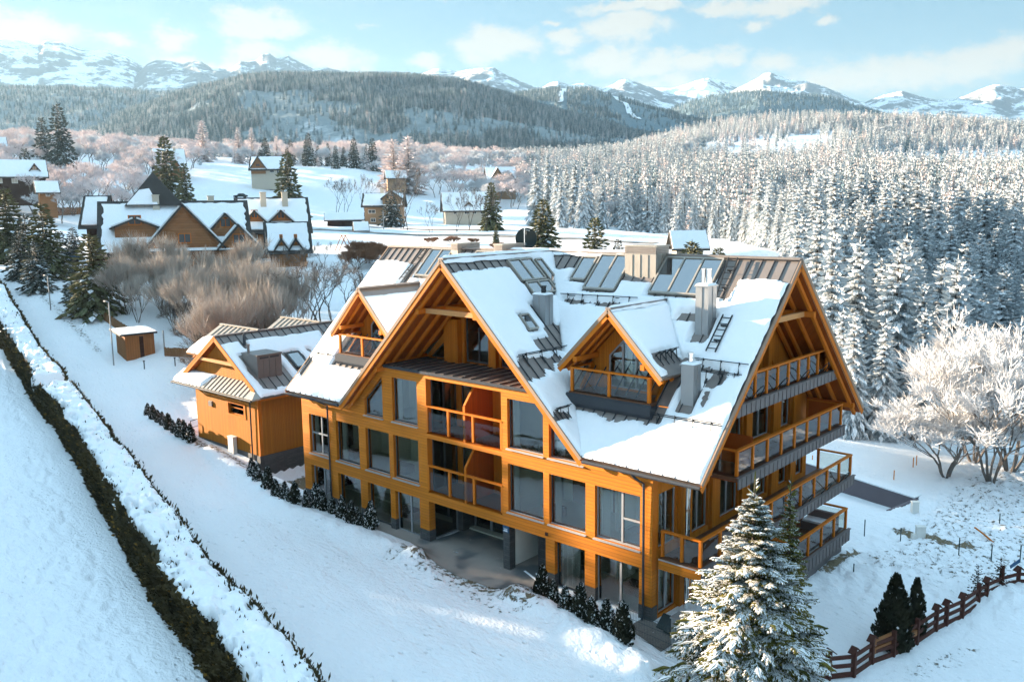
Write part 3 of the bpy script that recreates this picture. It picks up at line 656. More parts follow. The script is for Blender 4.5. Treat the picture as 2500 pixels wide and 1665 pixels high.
def rect(x0, x1, z0, z1): return [(x0, z0), (x1, z0), (x1, z1), (x0, z1)]
FY = lambda lp, y=0.0: [(x, y, z) for x, z in lp]      # facade plane
FXp = lambda lp, x=0.0: [(x, y, z) for y, z in lp]     # gable plane
W1 = [(-23.45, -21.58), (-20.9, -18.85), (-18.26, -16.32), (-15.97, -14.02), (-7.86, -5.73), (-5.40, -3.38), (-2.88, -.60)]
def facade():
    zu = lambda x: RZ - .42 - SL * abs(x - RX)
    out = [(-24.13, 2.08), (0, 2.08), (0, 6.62), (RX + 7.55, 6.62), (RX + 5.3, 8.76), (RX - 5.3, 8.76), (RX - 7.55, 6.62), (-24.13, 6.62)]
    holes = [rect(a, b, 2.83, 5.13) for a, b in W1] + [rect(-13.34, -8.24, 2.55, 5.40), rect(-13.34, -8.24, 5.62, 8.45)]
    holes += [[(-18.26, 5.88), (-16.74, 5.88), (-16.74, 8.17), (-18.26, 6.72)], rect(-16.34 + .4, -14.02, 5.88, 8.2), rect(-7.86, -5.73, 5.88, 8.2), [(-5.40, 5.88), (-3.5, 5.88), (-5.40, 7.85)]]
    mb = MB(); mb.panel(FY(out), [FY(h) for h in holes], (0, .34, 0), 0, 1, 0)
    mb.build('facade_wall', ['siding', 'timber'], chalet)
    # piers of the ground floor with slate feet
    pr = MB(); ft = MB()
    for x0, x1 in ((-24.13, -23.45), (-21.58, -20.88), (-18.87, -18.24), (-16.34, -15.95), (-14.04, -13.34), (-5.62, -5.10), (-3.42, -2.86), (-.62, 0)):
        pr.box(x0, x1, .003, .42, .5, 2.08); ft.box(x0 - .012, x1 + .012, -.01, .43, -.4, .5)
    pr.build_each('pier', 'siding', chalet); ft.build_each('pier_foot', 'slate', chalet)
    # windows: frame, glass pane, sloping sill
    def window(lp, mull=(), sill=True, frame='dark_frame', y=.17, light=False):
        n = len(lp); c = np.mean(np.array(lp), 0); t = .055
        fm = MB(); inner = []
        # inset polygon
        P = [np.array(p, float) for p in lp]
        for i in range(n):
            p0, p1, p2 = P[i - 1], P[i], P[(i + 1) % n]; d1 = (p1 - p0) / np.linalg.norm(p1 - p0); d2 = (p2 - p1) / np.linalg.norm(p2 - p1)
            n1 = np.array([-d1[1], d1[0]]); n2 = np.array([-d2[1], d2[0]]); b = n1 + n2; b = b / (b @ n1); inner.append(tuple(p1 + b * t))
        fm.panel(FY(lp, y), [FY(inner, y)], (0, .07, 0))
        for kind, u, a, b2 in mull:
            if kind == 'v': fm.box(u - .05, u + .05, y - .012, y + .06, a, b2)
            else: fm.box(a, b2, y - .008, y + .055, u - .045, u + .045)
        w = fm.build('window', frame, chalet)
        g = MB(); g.panel(FY(inner, y + .03), [], (0, .012, 0)); g.build('pane', 'window_glass', w)
        if sill:
            x0, x1 = min(p[0] for p in lp), max(p[0] for p in lp); z0 = min(p[1] for p in lp)
            s = MB(); s.prism([(x0 - .06, -.09, z0 - .045), (x0 - .06, .16, z0 + .02), (x0 - .06, .16, z0 - .02), (x0 - .06, -.09, z0 - .085)], (x1 - x0 + .12, 0, 0)); s.build('sill', 'lead_sill', w)
        return w
    for i, (a, b) in enumerate(W1):
        mull = ()
        if i == 0: mull = (('v', a + 1.0, 2.88, 5.08), ('h', 4.02, a + .05, b - .05))
        if i == 6: mull = (('v', b - .98, 2.88, 5.08), ('h', 3.95, b - .95, b - .05))
        window(rect(a, b, 2.83, 5.13), mull, True, 'grey_frame' if mull else 'dark_frame')
    window([(-18.26, 5.88), (-16.74, 5.88), (-16.74, 8.17), (-18.26, 6.72)]); window(rect(-15.94, -14.02, 5.88, 8.2)); window(rect(-7.86, -5.73, 5.88, 8.2)); window([(-5.40, 5.88), (-3.5, 5.88), (-5.40, 7.85)])
    for a, b, m in ((-23.45, -21.58, 1), (-20.88, -18.87, 0), (-18.24, -16.34, 0), (-15.95, -14.04, 1), (-5.10, -3.42, 0), (-2.86, -.62, 1)):
        window(rect(a, b, -.06, 2.08), (('v', (a + b) / 2 + .08, 0, 2.03),) if m else (), False, 'grey_frame' if m else 'dark_frame', .2)
    # loggias
    for z0, z1 in ((2.55, 5.40), (5.62, 8.45)):
        lg = MB(); lg.box(-13.34, -8.24, .34, 2.1, z0 - .18, z0 - .005); lg.build('loggia_floor', 'deck_boards', chalet)
        bk = MB(); bk.panel(FY(rect(-13.34, -8.24, z0, z1), 2.1), [FY(rect(-12.95, -11.15, z0 + .06, z1 - .45), 2.1)], (0, .15, 0)); bk.box(-8.24, -8.12, .34, 2.1, z0, z1)
        bk.build('loggia_wall', 'boarding', chalet)
        d = window(rect(-12.95, -11.15, z0 + .06, z1 - .45), (('v', -12.05, z0 + .1, z1 - .5),), False, 'dark_frame', 2.15)
        sg = MB(); sg.panel(FXp([(.36, z0), (2.08, z0), (2.08, z1), (.36, z1)], -13.30), [FXp([(.42, z0 + .06), (1.16, z0 + .06), (1.16, z1 - .06), (.42, z1 - .06)], -13.30), FXp([(1.24, z0 + .06), (2.02, z0 + .06), (2.02, z1 - .06), (1.24, z1 - .06)], -13.30)], (-.08, 0, 0))
        sw = sg.build('side_window', 'dark_frame', chalet)
        sp = MB(); sp.box(-13.345, -13.335, .4, 2.04, z0 + .04, z1 - .04); sp.build('pane', 'window_glass', sw)
        # clipped boarded partition
        pt = MB(); pt.panel(FXp([(.14, z0), (2.08, z0), (2.08, z1 - .05), (.95, z1 - .05), (.14, z0 + 1.75)], -10.72), [], (-.08, 0, 0), 0, 1)
        pt.beam((-10.76, .13, z0 + 1.78), (-10.76, .97, z1 - .01), .13, .06, 2); pt.box(-10.83, -10.69, .08, .15, z0, z0 + 1.76, 2)
        pt.build('partition', ['boarding_red', 'timber', 'timber'], chalet)
        rl = thing_railing('loggia_railing', [(-13.32, .06, z0 + .1), (-8.26, .06, z0 + .1)], 1.32, [0, .30, .635, 1], chalet, glass_h=1.0)
    # open entrance passage with slate walls
    st = MB(); st.box(-13.95, -13.05, 2.12, 3.2, -.3, 2.05); st.box(-10.6, -9.6, 2.62, 3.2, -.3, 2.05); st.box(-9.6, -8.6, 3.0, 3.2, -.3, 2.05); st.box(-7.1, -5.62, 1.2, 1.9, -.3, 2.05); st.build_each('passage_wall', 'slate', chalet)
    dr = MB(); dr.panel(FY(rect(-13.05, -10.6, -.1, 2.05), 3.0), [FY(rect(-12.95, -11.9, 0, 1.98), 3.0), FY(rect(-11.75, -10.7, 0, 1.98), 3.0)], (0, .08, 0)); dr.panel(FY(rect(-9.6 + 1.0, -7.1, -.1, 2.05), 2.4), [FY(rect(-8.5, -7.95, .05, 1.98), 2.4), FY(rect(-7.8, -7.2, .05, 1.98), 2.4)], (0, .08, 0))
    dd = dr.build('entrance_door', 'grey_frame', chalet); g = MB(); g.box(-12.98, -10.66, 3.03, 3.04, -.02, 2.0); g.box(-8.55, -7.15, 2.43, 2.44, .02, 2.0); g.build_each('pane', 'window_glass', dd)
    pw = MB(); pw.panel(FXp(rect(.4, 2.12, -.1, 2.08), -13.42), [FXp(rect(.46, 2.06, -.04, 2.02), -13.42)], (-.06, 0, 0)); o = pw.build('side_window', 'grey_frame', chalet); g = MB(); g.box(-13.46, -13.45, .44, 2.08, -.06, 2.04); g.build('pane', 'window_glass', o)
    pl = MB(); pl.box(-8.24, -7.84, .02, .42, -.4, 2.08); pl.build('stone_pillar', 'slate', chalet)
    cl = MB(); cl.box(-13.34, -5.62, .35, 6.0, 2.08, 2.2); cl.build('passage_ceiling', 'soffit', chalet)
    # parking line on the passage floor
    ln = MB(); ln.beam((-7.2, .35, -.035), (-6.0, -.1, -.035), .1, .02); ln.build('floor_line', 'sign_white', chalet)
    # house number plate
    sg = MB(); sg.box(-8.235, -7.86, -.005, .018, 1.74, 2.07); pltt = sg.build('number_plate', 'sign_blue', chalet)
    text('28F', (-8.05, -.012, 1.885), .17, 'sign_white', pltt); tl = MB(); tl.box(-8.19, -7.93, -.008, -.004, 1.79, 1.835); tl.build('street_line', 'sign_white', pltt)
    lamp = MB(); lamp.box(-5.62, -5.48, -.05, 0.0, 2.22, 2.36); lamp.build('wall_lamp', 'dark_timber', chalet)

def text(s, loc, size, m, parent, rot=(math.pi / 2, 0, 0)):
    cu = bpy.data.curves.new('lettering', 'FONT'); cu.body = s; cu.size = size; cu.align_x = 'CENTER'; cu.align_y = 'CENTER'; cu.extrude = .003
    o = bpy.data.objects.new('lettering', cu); link(o); dg = bpy.context.evaluated_depsgraph_get(); dg.update()
    me = bpy.data.meshes.new_from_object(o.evaluated_get(dg)); bpy.data.objects.remove(o)
    me.materials.clear(); me.materials.append(MATS[m]); r = bpy.data.objects.new('lettering', me); link(r); r.parent = parent
    r.location = np.array(loc) - world_base(parent); r.rotation_euler = rot; return r

def thing_railing(name, pts, h, fr, parent, post=.13, glass_h=None, drop=0.0, ends=True):
    """railing along a polyline: hand rail, posts at fractions of every leg, glass infill"""
    pts = [np.array(p, float) for p in pts]; rail = MB(); posts = []; gl = []
    for k, (a, b) in enumerate(zip(pts[:-1], pts[1:])):
        d = b - a; L = np.linalg.norm(d); up = np.array([0, 0, 1.0])
        frk = fr[k] if hasattr(fr[0], '__len__') else fr
        ext = d / L * .06
        rail.beam(a + up * h - ext * (k == 0), b + up * h + ext, .17, .07)
        for i, f in enumerate(frk):
            if k and i == 0: continue
            posts.append((a + d * f - up * drop, a + d * f + up * (h - .035)))
        for f0, f1 in zip(frk[:-1], frk[1:]): gl.append((a + d * f0, a + d * f1, d / L))
    r = rail.build(name, 'timber', parent)
    for p, q in posts:
        m = MB(); m.beam(p, q, post, post, 0, (0, 1, 0.01)); m.build('rail_post', 'timber', r)
    for p, q, d in gl:
        m = MB(); g0, g1 = p + d * (post / 2 + .03), q - d * (post / 2 + .03); hh = h - .12 if glass_h is None else glass_h; z = np.array([0, 0, 1.0])
        m.beam((g0 + g1) / 2 + z * .06, (g0 + g1) / 2 + z * hh, np.linalg.norm(g1 - g0), .012, 0, np.cross(d, z)) if False else m.panel([g0 + z * .06, g1 + z * .06, g1 + z * hh, g0 + z * hh], [], np.cross(d, z) * .012)
        m.build('glass_panel', 'rail_glass', r)
    return r
facade()

# terrace in front of the recessed gable wall
def gable_front():
    t = MB(); t.box(RX - 5.25, RX + 5.25, -.06, 3.0, 8.765, 8.80); 
    for i, x in enumerate(np.arange(RX - 5.0, RX + 5.2, .62)): t.beam((x, -.06, 8.82), (x, 3.0, 8.82), .035, .06, 1)
    t.box(RX - 5.3, RX + 5.3, -.085, -.06, 8.66, 8.805, 1)
    t.build('terrace_roof', ['roof_metal', 'roof_metal_dark'], chalet)
    zu = lambda x: RZ - .42 - SL * abs(x - RX)
    w = MB(); holes = [[(-16.15, 8.86), (-14.62, 8.86), (-14.62, 10.15)], rect(-13.45, -11.6, 8.86, 11.35), [(-10.95, 8.86), (-9.2, 8.86), (-9.2, 10.9), (-10.95, 10.9)]]
    w.panel(FY([(RX - 5.25, 8.80), (RX + 5.25, 8.80), (RX, zu(RX))], 3.0), [FY(h, 3.0) for h in holes], (0, .2, 0))
    w.build('gable_wall', 'boarding', chalet)
    px = MB(); px.box(-14.62, -13.6, 2.55, 3.0, 8.8, 11.1); px.box(-13.62, -13.42, 2.86, 3.0, 8.8, 11.3); px.box(-11.6, -11.1, 2.75, 3.0, 8.8, 11.6); px.build_each('pilaster', 'boarding', chalet)
    for h in holes:
        f = MB(); c = np.mean(np.array(h), 0); inner = [tuple(np.array(p) + (c - np.array(p)) * .09) for p in h]
        f.panel(FY(h, 3.06), [FY(inner, 3.06)], (0, .06, 0))
        if len(h) == 4: xm = (h[0][0] + h[1][0]) / 2; f.box(xm - .04, xm + .04, 3.05, 3.1, 8.95, 10.7)
        o = f.build('window', 'dark_frame', chalet); g = MB(); g.panel(FY(inner, 3.09), [], (0, .012, 0)); g.build('pane', 'window_glass', o)
    # low kerb boards under the slopes of the recess
    kb = MB(); kb.panel([(RX - 5.2, .1, 8.8), (RX - 5.2, 3.0, 8.8), (RX - 5.2, 3.0, 9.0), (RX - 5.2, .1, 9.0)], [], (.05, 0, 0)); kb.build('kerb_board', 'timber', chalet)
gable_front()

# east gable with four levels of balconies
def gable_east():
    zu = lambda y: RZ - .42 - SL * abs(y - RY)
    out = [(.35, -.6), (14.95, -.6), (14.95, zu(14.95)), (RY, zu(RY)), (.35, zu(.35))]
    holes = [rect(.45, 1.85, 2.9, 5.25), rect(2.95, 4.5, 2.75, 5.1), rect(5.4, 7.3, 2.75, 5.0), rect(8.3, 10.3, 2.75, 5.0), rect(11.4, 12.6, 2.75, 4.9), rect(13.4, 14.5, 2.75, 4.9),
             rect(3.2, 4.9, 5.75, 7.9), rect(5.7, 7.55, 5.75, 7.95), rect(8.38, 10.42, 5.75, 7.95), rect(11.43, 12.72, 5.75, 7.95),
             [(8.1, 8.9), (10.55, 8.9), (10.55, 11.2), (8.1 + .3, 9.4)] if False else [(5.0, 8.85), (6.9, 8.85), (6.9, 11.3), (6.2, 11.3), (5.0, 10.1)], [(7.15, 8.85), (9.2, 8.85), (9.2, 11.3), (7.15, 11.3)], [(9.5, 8.85), (10.9, 8.85), (9.5, 10.5)],
             rect(.5, 1.9, .0, 2.1), rect(2.9, 4.6, .0, 2.1), rect(6, 8, .0, 2.1), rect(9.5, 11.5, .0, 2.1), rect(12.5, 14.2, .0, 2.1)]
    w = MB(); w.panel(FXp(out), [FXp(h) for h in holes], (-.3, 0, 0), 0, 1, 0); w.build('gable_wall', ['boarding', 'timber'], chalet)
    for h in holes:
        n = len(h); P = [np.array(p, float) for p in h]; c = np.mean(np.array(h), 0); inner = [tuple(p + np.sign(c - p) * np.minimum(.07, np.abs(c - p) * .3)) for p in P]
        f = MB(); f.panel(FXp(h, -.12), [FXp(inner, -.12)], (-.07, 0, 0))
        y0, y1 = min(p[0] for p in h), max(p[0] for p in h); z0, z1 = min(p[1] for p in h), max(p[1] for p in h)
        if n == 4 and y1 - y0 > 1.2: f.box(-.19, -.11, (y0 + y1) / 2 - .05, (y0 + y1) / 2 + .05, z0 + .07, z1 - .07)
        o = f.build('window', 'grey_frame', chalet); g = MB(); g.panel(FXp(inner, -.15), [], (-.012, 0, 0)); g.build('pane', 'window_glass', o)
    pi = MB()
    for y0, y1, za, zb in ((7.66, 8.26, 5.6, 8.2), (10.5, 11.34, 5.6, 8.2), (12.8, 13.25, 5.6, 8.2), (5.0, 5.35, 5.6, 8.2), (4.6, 5.3, 2.55, 5.2), (7.4, 8.2, 2.55, 5.2), (10.5, 11.3, 2.55, 5.2), (12.65, 13.3, 2.55, 5.2), (1.95, 2.85, -.1, 5.9), (4.7, 5.2, -.1, 2.2), (8.3, 9.2, -.1, 2.2)): pi.box(0.003, .16, y0, y1, za, zb)
    pi.box(-.02, .42, -.004 + .36, .36 + .1, 8.9, 8.9 + .01); pi.box(.02, .3, RY + 1.95, RY + 2.3, 8.75, 12.0); pi.box(.02, .3, RY - 2.3, RY - 1.95, 8.75, 12.0)
    pi.build_each('pilaster', 'boarding', chalet)
    # return of the front corner
    cr = MB(); cr.box(-.2, -.003, .34, .35, 0, .1); 
    # balconies
    def balcony(z, y0, y1, xo, frac, fas_h, side_front=True, side_back=True, wood_front=False, inset=0.12):
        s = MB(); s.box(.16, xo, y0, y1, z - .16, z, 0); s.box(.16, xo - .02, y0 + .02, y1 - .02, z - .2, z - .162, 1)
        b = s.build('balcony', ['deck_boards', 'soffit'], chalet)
        f = MB(); f.box(xo, xo + .06, y0 - .05, y1 + .05, z - fas_h, z + .02)
        for y in np.arange(y0 + .2, y1, .42): f.box(xo + .06, xo + .09, y - .012, y + .012, z - fas_h, z)
        f.box(xo - .05, xo + .12, y0 - .06, y1 + .06, z + .02, z + .05); f.build('fascia', 'fascia', b)
        if wood_front:
            q = MB(); q.box(.16, xo - .003, y0 - .06, y0 - .002, z - .46, z - .03); q.build('fascia', 'siding', b); q = MB(); q.box(.16, xo + .06, y0 - .1, y0 - .062, z - .06, z - .01); q.build('trim', 'lead_sill', b)
        xr = xo - .14; pts = []; fr = []
        if side_front: pts += [(.24, y0 + .12, z + .05)]; fr.append([0, .52, 1] if wood_front else [0, 1])
        pts += [(xr, y0 + inset, z + .05), (xr, y1 - inset, z + .05)]; fr.append(frac)
        if side_back: pts += [(.24, y1 - .12, z + .05)]; fr.append([0, 1])
        thing_railing('railing', pts, 1.08, fr, b, .12)
        return b
    lin = lambda n: list(np.linspace(0, 1, n + 1))
    balcony(8.75, 2.5, 13.2, 2.12, lin(8), .46, False, False, False, 1.05); balcony(5.65, 3.15, 14.45, 2.1, lin(8), .46, True, True)
    balcony(2.62, .30, 16.1, 2.1, lin(10), .46, True, True, True); balcony(-.08, 8.8, 15.4, 2.25, lin(4), .6, True, True)
    pt = MB(); pt.box(.17, 1.7, 5.1, 5.18, 5.66, 6.95); pt.box(.17, 1.9, 14.28, 14.36 - .02, 5.66, 6.9) ; pt.build_each('partition', 'boarding_red', chalet)
    pl = MB(); pl.box(.2, 2.0, 9.0, 15.2, -2.4, -.29); pl.build('balcony_base', 'fascia', chalet)
    wl = MB(); wl.box(-.35, -.01, .35, 14.95, -2.4, -.605); wl.build('plinth', 'slate', chalet)
gable_east()

# remaining outer walls, floors and rooms behind the glass
def shell():
    w = MB(); zu = lambda y: RZ - .42 - SL * abs(y - RY)
    w.panel(FXp([(.35, -.3), (14.95, -.3), (14.95, zu(14.95)), (RY, zu(RY)), (.35, zu(.35))], -24.13), [], (.3, 0, 0)); w.box(-23.83, -.3, 14.7, 14.95, -.3, 6.3); w.build('rear_wall', 'dark_timber', chalet)  # unseen side and rear walls darkened to keep orange bounce off the annex
    f = MB(); 
    for z in (-.16, 2.3, 5.42, 8.5): f.box(-23.8, -.32, 2.5 if z > 8 else .5 if z > 0 else 2.6, 12.4 if z > 8 else 14.6, z, z + .16)
    f.build_each('floor_slab', 'interior_floor', chalet)
    f2 = MB(); f2.box(-23.8, -14.05, .46, 2.58, -.2, -.08); f2.box(-5.05, -.35, .46, 2.58, -.2, -.08); f2.build_each('floor_slab', 'interior_floor', chalet)
    i = MB()
    for z0, z1 in ((.02, 2.28), (2.48, 5.40), (5.6, 8.48)):
        i.box(-23.8, -14.0, 3.4, 3.5, z0, z1); i.box(-7.6, -.6, 3.8, 3.9, z0, z1)
        for x in (-21.2, -18.55, -13.6, -7.95, -3.1): i.box(x - .06, x + .06, (1.9 if x not in (-13.6, -7.95) else .5), 3.39, z0, z1)
    i.box(-16.0, -15.6, 1.6, 2.0, 5.6, 8.0); i.build_each('inner_wall', 'interior', chalet)
    def drape(x0, x1, z0, z1, y=.36):
        c = MB(); xs = np.linspace(x0, x1, 40); pts = [(x, y + .05 * math.sin(k * 1.9)) for k, x in enumerate(xs)]
        for (a, b), (p, q) in zip(pts[:-1], pts[1:]): c.add([(a, b, z0), (p, q, z0), (p, q, z1), (a, b, z1), (a, b + .01, z0), (p, q + .01, z0), (p, q + .01, z1), (a, b + .01, z1)], [(0, 1, 2, 3), (7, 6, 5, 4)])
        c.build('curtain', 'curtain', chalet, fix=False)
    for a in ((-20.75, -20.35, 2.7, 5.2), (-19.3, -18.95, 2.7, 5.2), (-2.75, -2.3, 2.7, 5.2), (-7.75, -7.45, 2.7, 5.2), (-15.85, -15.5, 5.7, 8.2), (-7.78, -7.4, 5.7, 8.3), (-23.35, -23.0, 2.7, 5.2), (-5.3, -5.0, 2.7, 5.2)): drape(*a)
    dr = MB()
    for x, z in ((-20.0, 2.48), (-15.2, 2.48), (-7.0, 2.48), (-4.6, 2.48), (-2.0, 2.48), (-17.6, 5.6), (-7.0, 5.6), (-15.2, .02), (-4.4, .02)): y = 3.36 if x < -13 else 3.76; dr.box(x, x + .9, y, y + .03, z, z + 2.0)
    dr.build_each('inner_door', 'old_timber', chalet)
    fu = MB()
    for x, z, w in ((-22.6, 2.48, 1.5), (-17.8, 2.48, 1.2), (-6.9, 2.48, .9), (-2.2, 2.48, 1.3), (-17.4, .02, 1.4), (-2.3, .02, 1.2)): fu.box(x, x + w, 1.3, 2.0, z, z + .45)
    fu.build_each('furniture', 'sofa', chalet)
    c = MB(); xs = np.linspace(-4.95, -3.9, 40); pts = [(x, .36 + .05 * math.sin(k * 1.9)) for k, x in enumerate(xs)]
    for (a, b), (p, q) in zip(pts[:-1], pts[1:]): c.add([(a, b, 0), (p, q, 0), (p, q, 2.0), (a, b, 2.0), (a, b + .01, 0), (p, q + .01, 0), (p, q + .01, 2.0), (a, b + .01, 2.0)], [(0, 1, 2, 3), (7, 6, 5, 4)])
    c.build('curtain', 'curtain', chalet, fix=False)
shell()

# dormers
def dormer(c):
    zr, hw, s, y0 = 12.54, 2.65, 1.0, 1.0
    zd = lambda x: zr - s * abs(x - c); ns = lambda sg: np.array([sg * s, 0, 1.0]) / math.hypot(s, 1)
    yv = lambda x: RY - (RZ - zd(x)) / SL + .12
    mb = MB()
    for sg in (-1, 1):
        plan = [(c, y0), (c + sg * hw, y0), (c + sg * hw, yv(c + hw)), (c, yv(c))]
        slab(mb, plan if sg > 0 else plan[::-1], lambda x, y: zd(x), ns(sg), .28)
    mb.beam((c, y0 - .02, zr + .02), (c, yv(c), zr + .02), .28, .08, 0)
    for sg in (-1, 1):
        mb.beam((c, y0 - .03, zr - .05), (c + sg * (hw + .03), y0 - .03, zr - hw - .08), .06, .15, 2); mb.beam((c, y0 - .015, zr - .24), (c + sg * hw, y0 - .015, zr - hw - .24), .05, .22, 3)
        for y in (1.45, 2.1): mb.beam((c + sg * .1, y, zr - .52), (c + sg * 2.5, y, zr - 2.92), .12, .16, 3)
        mb.beam((c + sg * 1.75, .95, zr - 1.75 - .56), (c + sg * 1.75, 2.6, zr - 1.75 - .56), .2, .22, 3)
    d = mb.build('dormer', ['roof_metal', 'soffit', 'edge_metal', 'timber'], chalet)
    zw = lambda x: zr - .4 - abs(x - c)
    w = MB(); hole = [(c - 1.1, 8.85), (c + 1.1, 8.85), (c + 1.1, 10.25), (c, 11.35), (c - 1.1, 10.25)]
    w.panel(FY([(c - 2.03, 8.72), (c + 2.03, 8.72), (c + 2.03, zw(c + 2.03)), (c, zw(c)), (c - 2.03, zw(c - 2.03))], 2.6), [FY(hole, 2.6)], (0, .15, 0))
    for sg in (-1, 1):
        x = c + sg * 2.03; w.panel(FXp([(1.62, 8.3), (3.6, 8.3), (3.6, 10.1), (2.6, 10.1), (2.6, 9.9), (1.7, 8.9)], x), [], (-sg * .1, 0, 0))
    w.build('dormer_wall', 'boarding', d)
    f = MB(); inner = [tuple(np.array(p) + (np.array([c, 9.9]) - np.array(p)) * np.array([.07, .05])) for p in hole]
    f.panel(FY(hole, 2.64), [FY(inner, 2.64)], (0, .07, 0))
    for x in (c - .36, c + .36): f.box(x - .05, x + .05, 2.63, 2.7, 8.9, 10.85)
    win = f.build('window', 'grey_frame', d); g = MB(); g.panel(FY(inner, 2.67), [], (0, .012, 0)); g.build('pane', 'window_glass', win)
    cu = MB(); cu.box(c - .34, c - .05, 2.9, 2.93, 8.9, 10.7); cu.box(c + .1, c + .36, 2.9, 2.93, 8.9, 10.6); cu.build_each('curtain', 'curtain', d)
    ba = MB(); ba.box(c - 2.1, c + 2.1, 1.0, 2.6, 8.60, 8.75, 0); b = ba.build('balcony', 'deck_boards', d)
    fa = MB(); fa.prism([(c - 2.2, .95, 8.70), (c - 2.2, 1.0, 8.70), (c - 2.2, 1.0, 8.1), (c - 2.2, .85, 8.3), (c - 2.2, .85, 8.62)], (4.4, 0, 0))
    fa.prism([(c - 2.2, 1.0, 8.59), (c - 2.2, 1.62, 8.59), (c - 2.2, 1.0, 8.05)], (4.4, 0, 0)); fa.build('fascia', 'roof_metal_dark', b)
    thing_railing('railing', [(c - 2.0, 2.45, 8.76), (c - 2.0, 1.12, 8.76), (c + 2.0, 1.12, 8.76), (c + 2.0, 2.45, 8.76)], 1.05, [[0, 1], [0, .5, 1], [0, 1]], b, .13)
for c in DORM: dormer(c)

# roof equipment --------------------------------------------------
def on_front(x, y, h=0.0): return np.array([x, y, zf(y)]) + NF * h
def skylight(quad, n, cols, fr=.05):
    """glazed roof panel: quad corners on the roof, raised frame and panes"""
    q = [np.array(p, float) + n * .10 for p in quad]; m = MB(); g = MB()
    m.beam(q[0], q[1], .09, .14, 0, n); m.beam(q[3], q[2], .09, .14, 0, n)
    for i in range(cols + 1):
        a = q[0] + (q[1] - q[0]) * i / cols; b = q[3] + (q[2] - q[3]) * i / cols; m.beam(a, b, .08, .15, 0, n)
    o = m.build('skylight', 'zinc_warm', roof); g.panel([p + n * .02 for p in q], [], -n * .015); g.build('pane', 'roof_glass', o); return o
fr_q = lambda x0, x1, y0, y1: [(x0, y1, zf(y1)), (x1, y1, zf(y1)), (x1, y0, zf(y0)), (x0, y0, zf(y0))]
skylight(fr_q(-8.9, -8.0, 6.14, 7.2), NF, 1); skylight(fr_q(-7.8, -5.95, 5.75, 7.34), NF, 2); skylight(fr_q(-3.98, -.98, 5.76, 7.32), NF, 3)
skylight(fr_q(-20.35, -18.6, 5.85, 7.34), NF, 2); skylight(fr_q(-16.6, -15.2, 6.3, 7.3), NF, 2)
cr_q = lambda y0, y1, x0, x1: [(x0, y0, zc(x0)), (x0, y1, zc(x0)), (x1, y1, zc(x1)), (x1, y0, zc(x1))]
skylight(cr_q(3.5, 5.3, -10.97, -9.98), NCR, 2); skylight(cr_q(3.62, 5.4, -9.88, -9.35), NCR, 2); skylight(cr_q(5.55, 6.05, -10.9, -9.65), NCR, 1); skylight(cr_q(1.58, 2.2, -8.52, -7.9), NCR, 1)

def chimney(x0, x1, y0, y1, zb, zt, m='zinc', seams=3, vent=False, pots=(), cap=True):
    c = MB(); c.box(x0, x1, y0, y1, zb, zt)
    for i in range(1, seams): 
        x = x0 + (x1 - x0) * i / seams; c.box(x - .012, x + .012, y0 - .025, y0, zb, zt - (.38 if vent else 0.0))
    for i in range(1, 2): y = (y0 + y1) / 2; c.box(x1, x1 + .025, y - .012, y + .012, zb, zt - (.38 if vent else 0.0))
    if cap: c.box(x0 - .05, x1 + .05, y0 - .05, y1 + .05, zt, zt + .06)
    o = c.build('chimney', m, roof)
    if vent:
        v = MB()
        for i in range(4): z = zt - .32 + i * .075; v.box(x0 - .012, x1 + .012, y0 - .03, y1 + .012, z, z + .045)
        v.build('vent_louvre', 'roof_metal', o)
    for px, py, r, h, pm in pots:
        p = MB(); p.tube([(px, py, zt + .05), (px, py, zt + h)], r, 14); p.tube([(px, py, zt + h), (px, py, zt + h + .05)], r * 1.25, 14); p.build('flue', pm, o)
    return o
chimney(-5.84, -4.08, 6.42, 7.55, 12.6, 14.88, 'zinc_warm', 4, True)
chimney(-18.5, -17.95, 7.0, 8.85, 13.3, 14.72, 'zinc_warm', 1, True); chimney(-15.05, -14.43, 7.0, 8.9, 13.3, 14.74, 'zinc_warm', 1, True)
chimney(-.68, -.06, 4.24, 4.95, 10.5, 13.36, 'zinc', 2, False, ((-.52, 4.6, .1, .72, 'chrome'), (-.24, 4.6, .1, .72, 'chrome')))
chimney(.20, .77, 1.68, 2.27, 8.3, 10.4, 'zinc', 1, False, ((.46, 1.97, .1, .46, 'chrome'),))
chimney(-8.78, -8.0, 2.95, 3.55, 10.8, 12.62, 'zinc', 2, False, ((-8.3, 3.2, .12, .42, 'black_steel'),))
fp = MB(); fp.tube([(.46, 1.97, -.08), (.46, 1.97, 8.1)], .11, 14)
for z in (1.2, 2.1, 3.4, 4.3, 5.2): fp.tube([(.46, 1.97, z), (.46, 1.97, z + .07)], .125, 14)
fp.build('flue_pipe', 'chrome', chalet)
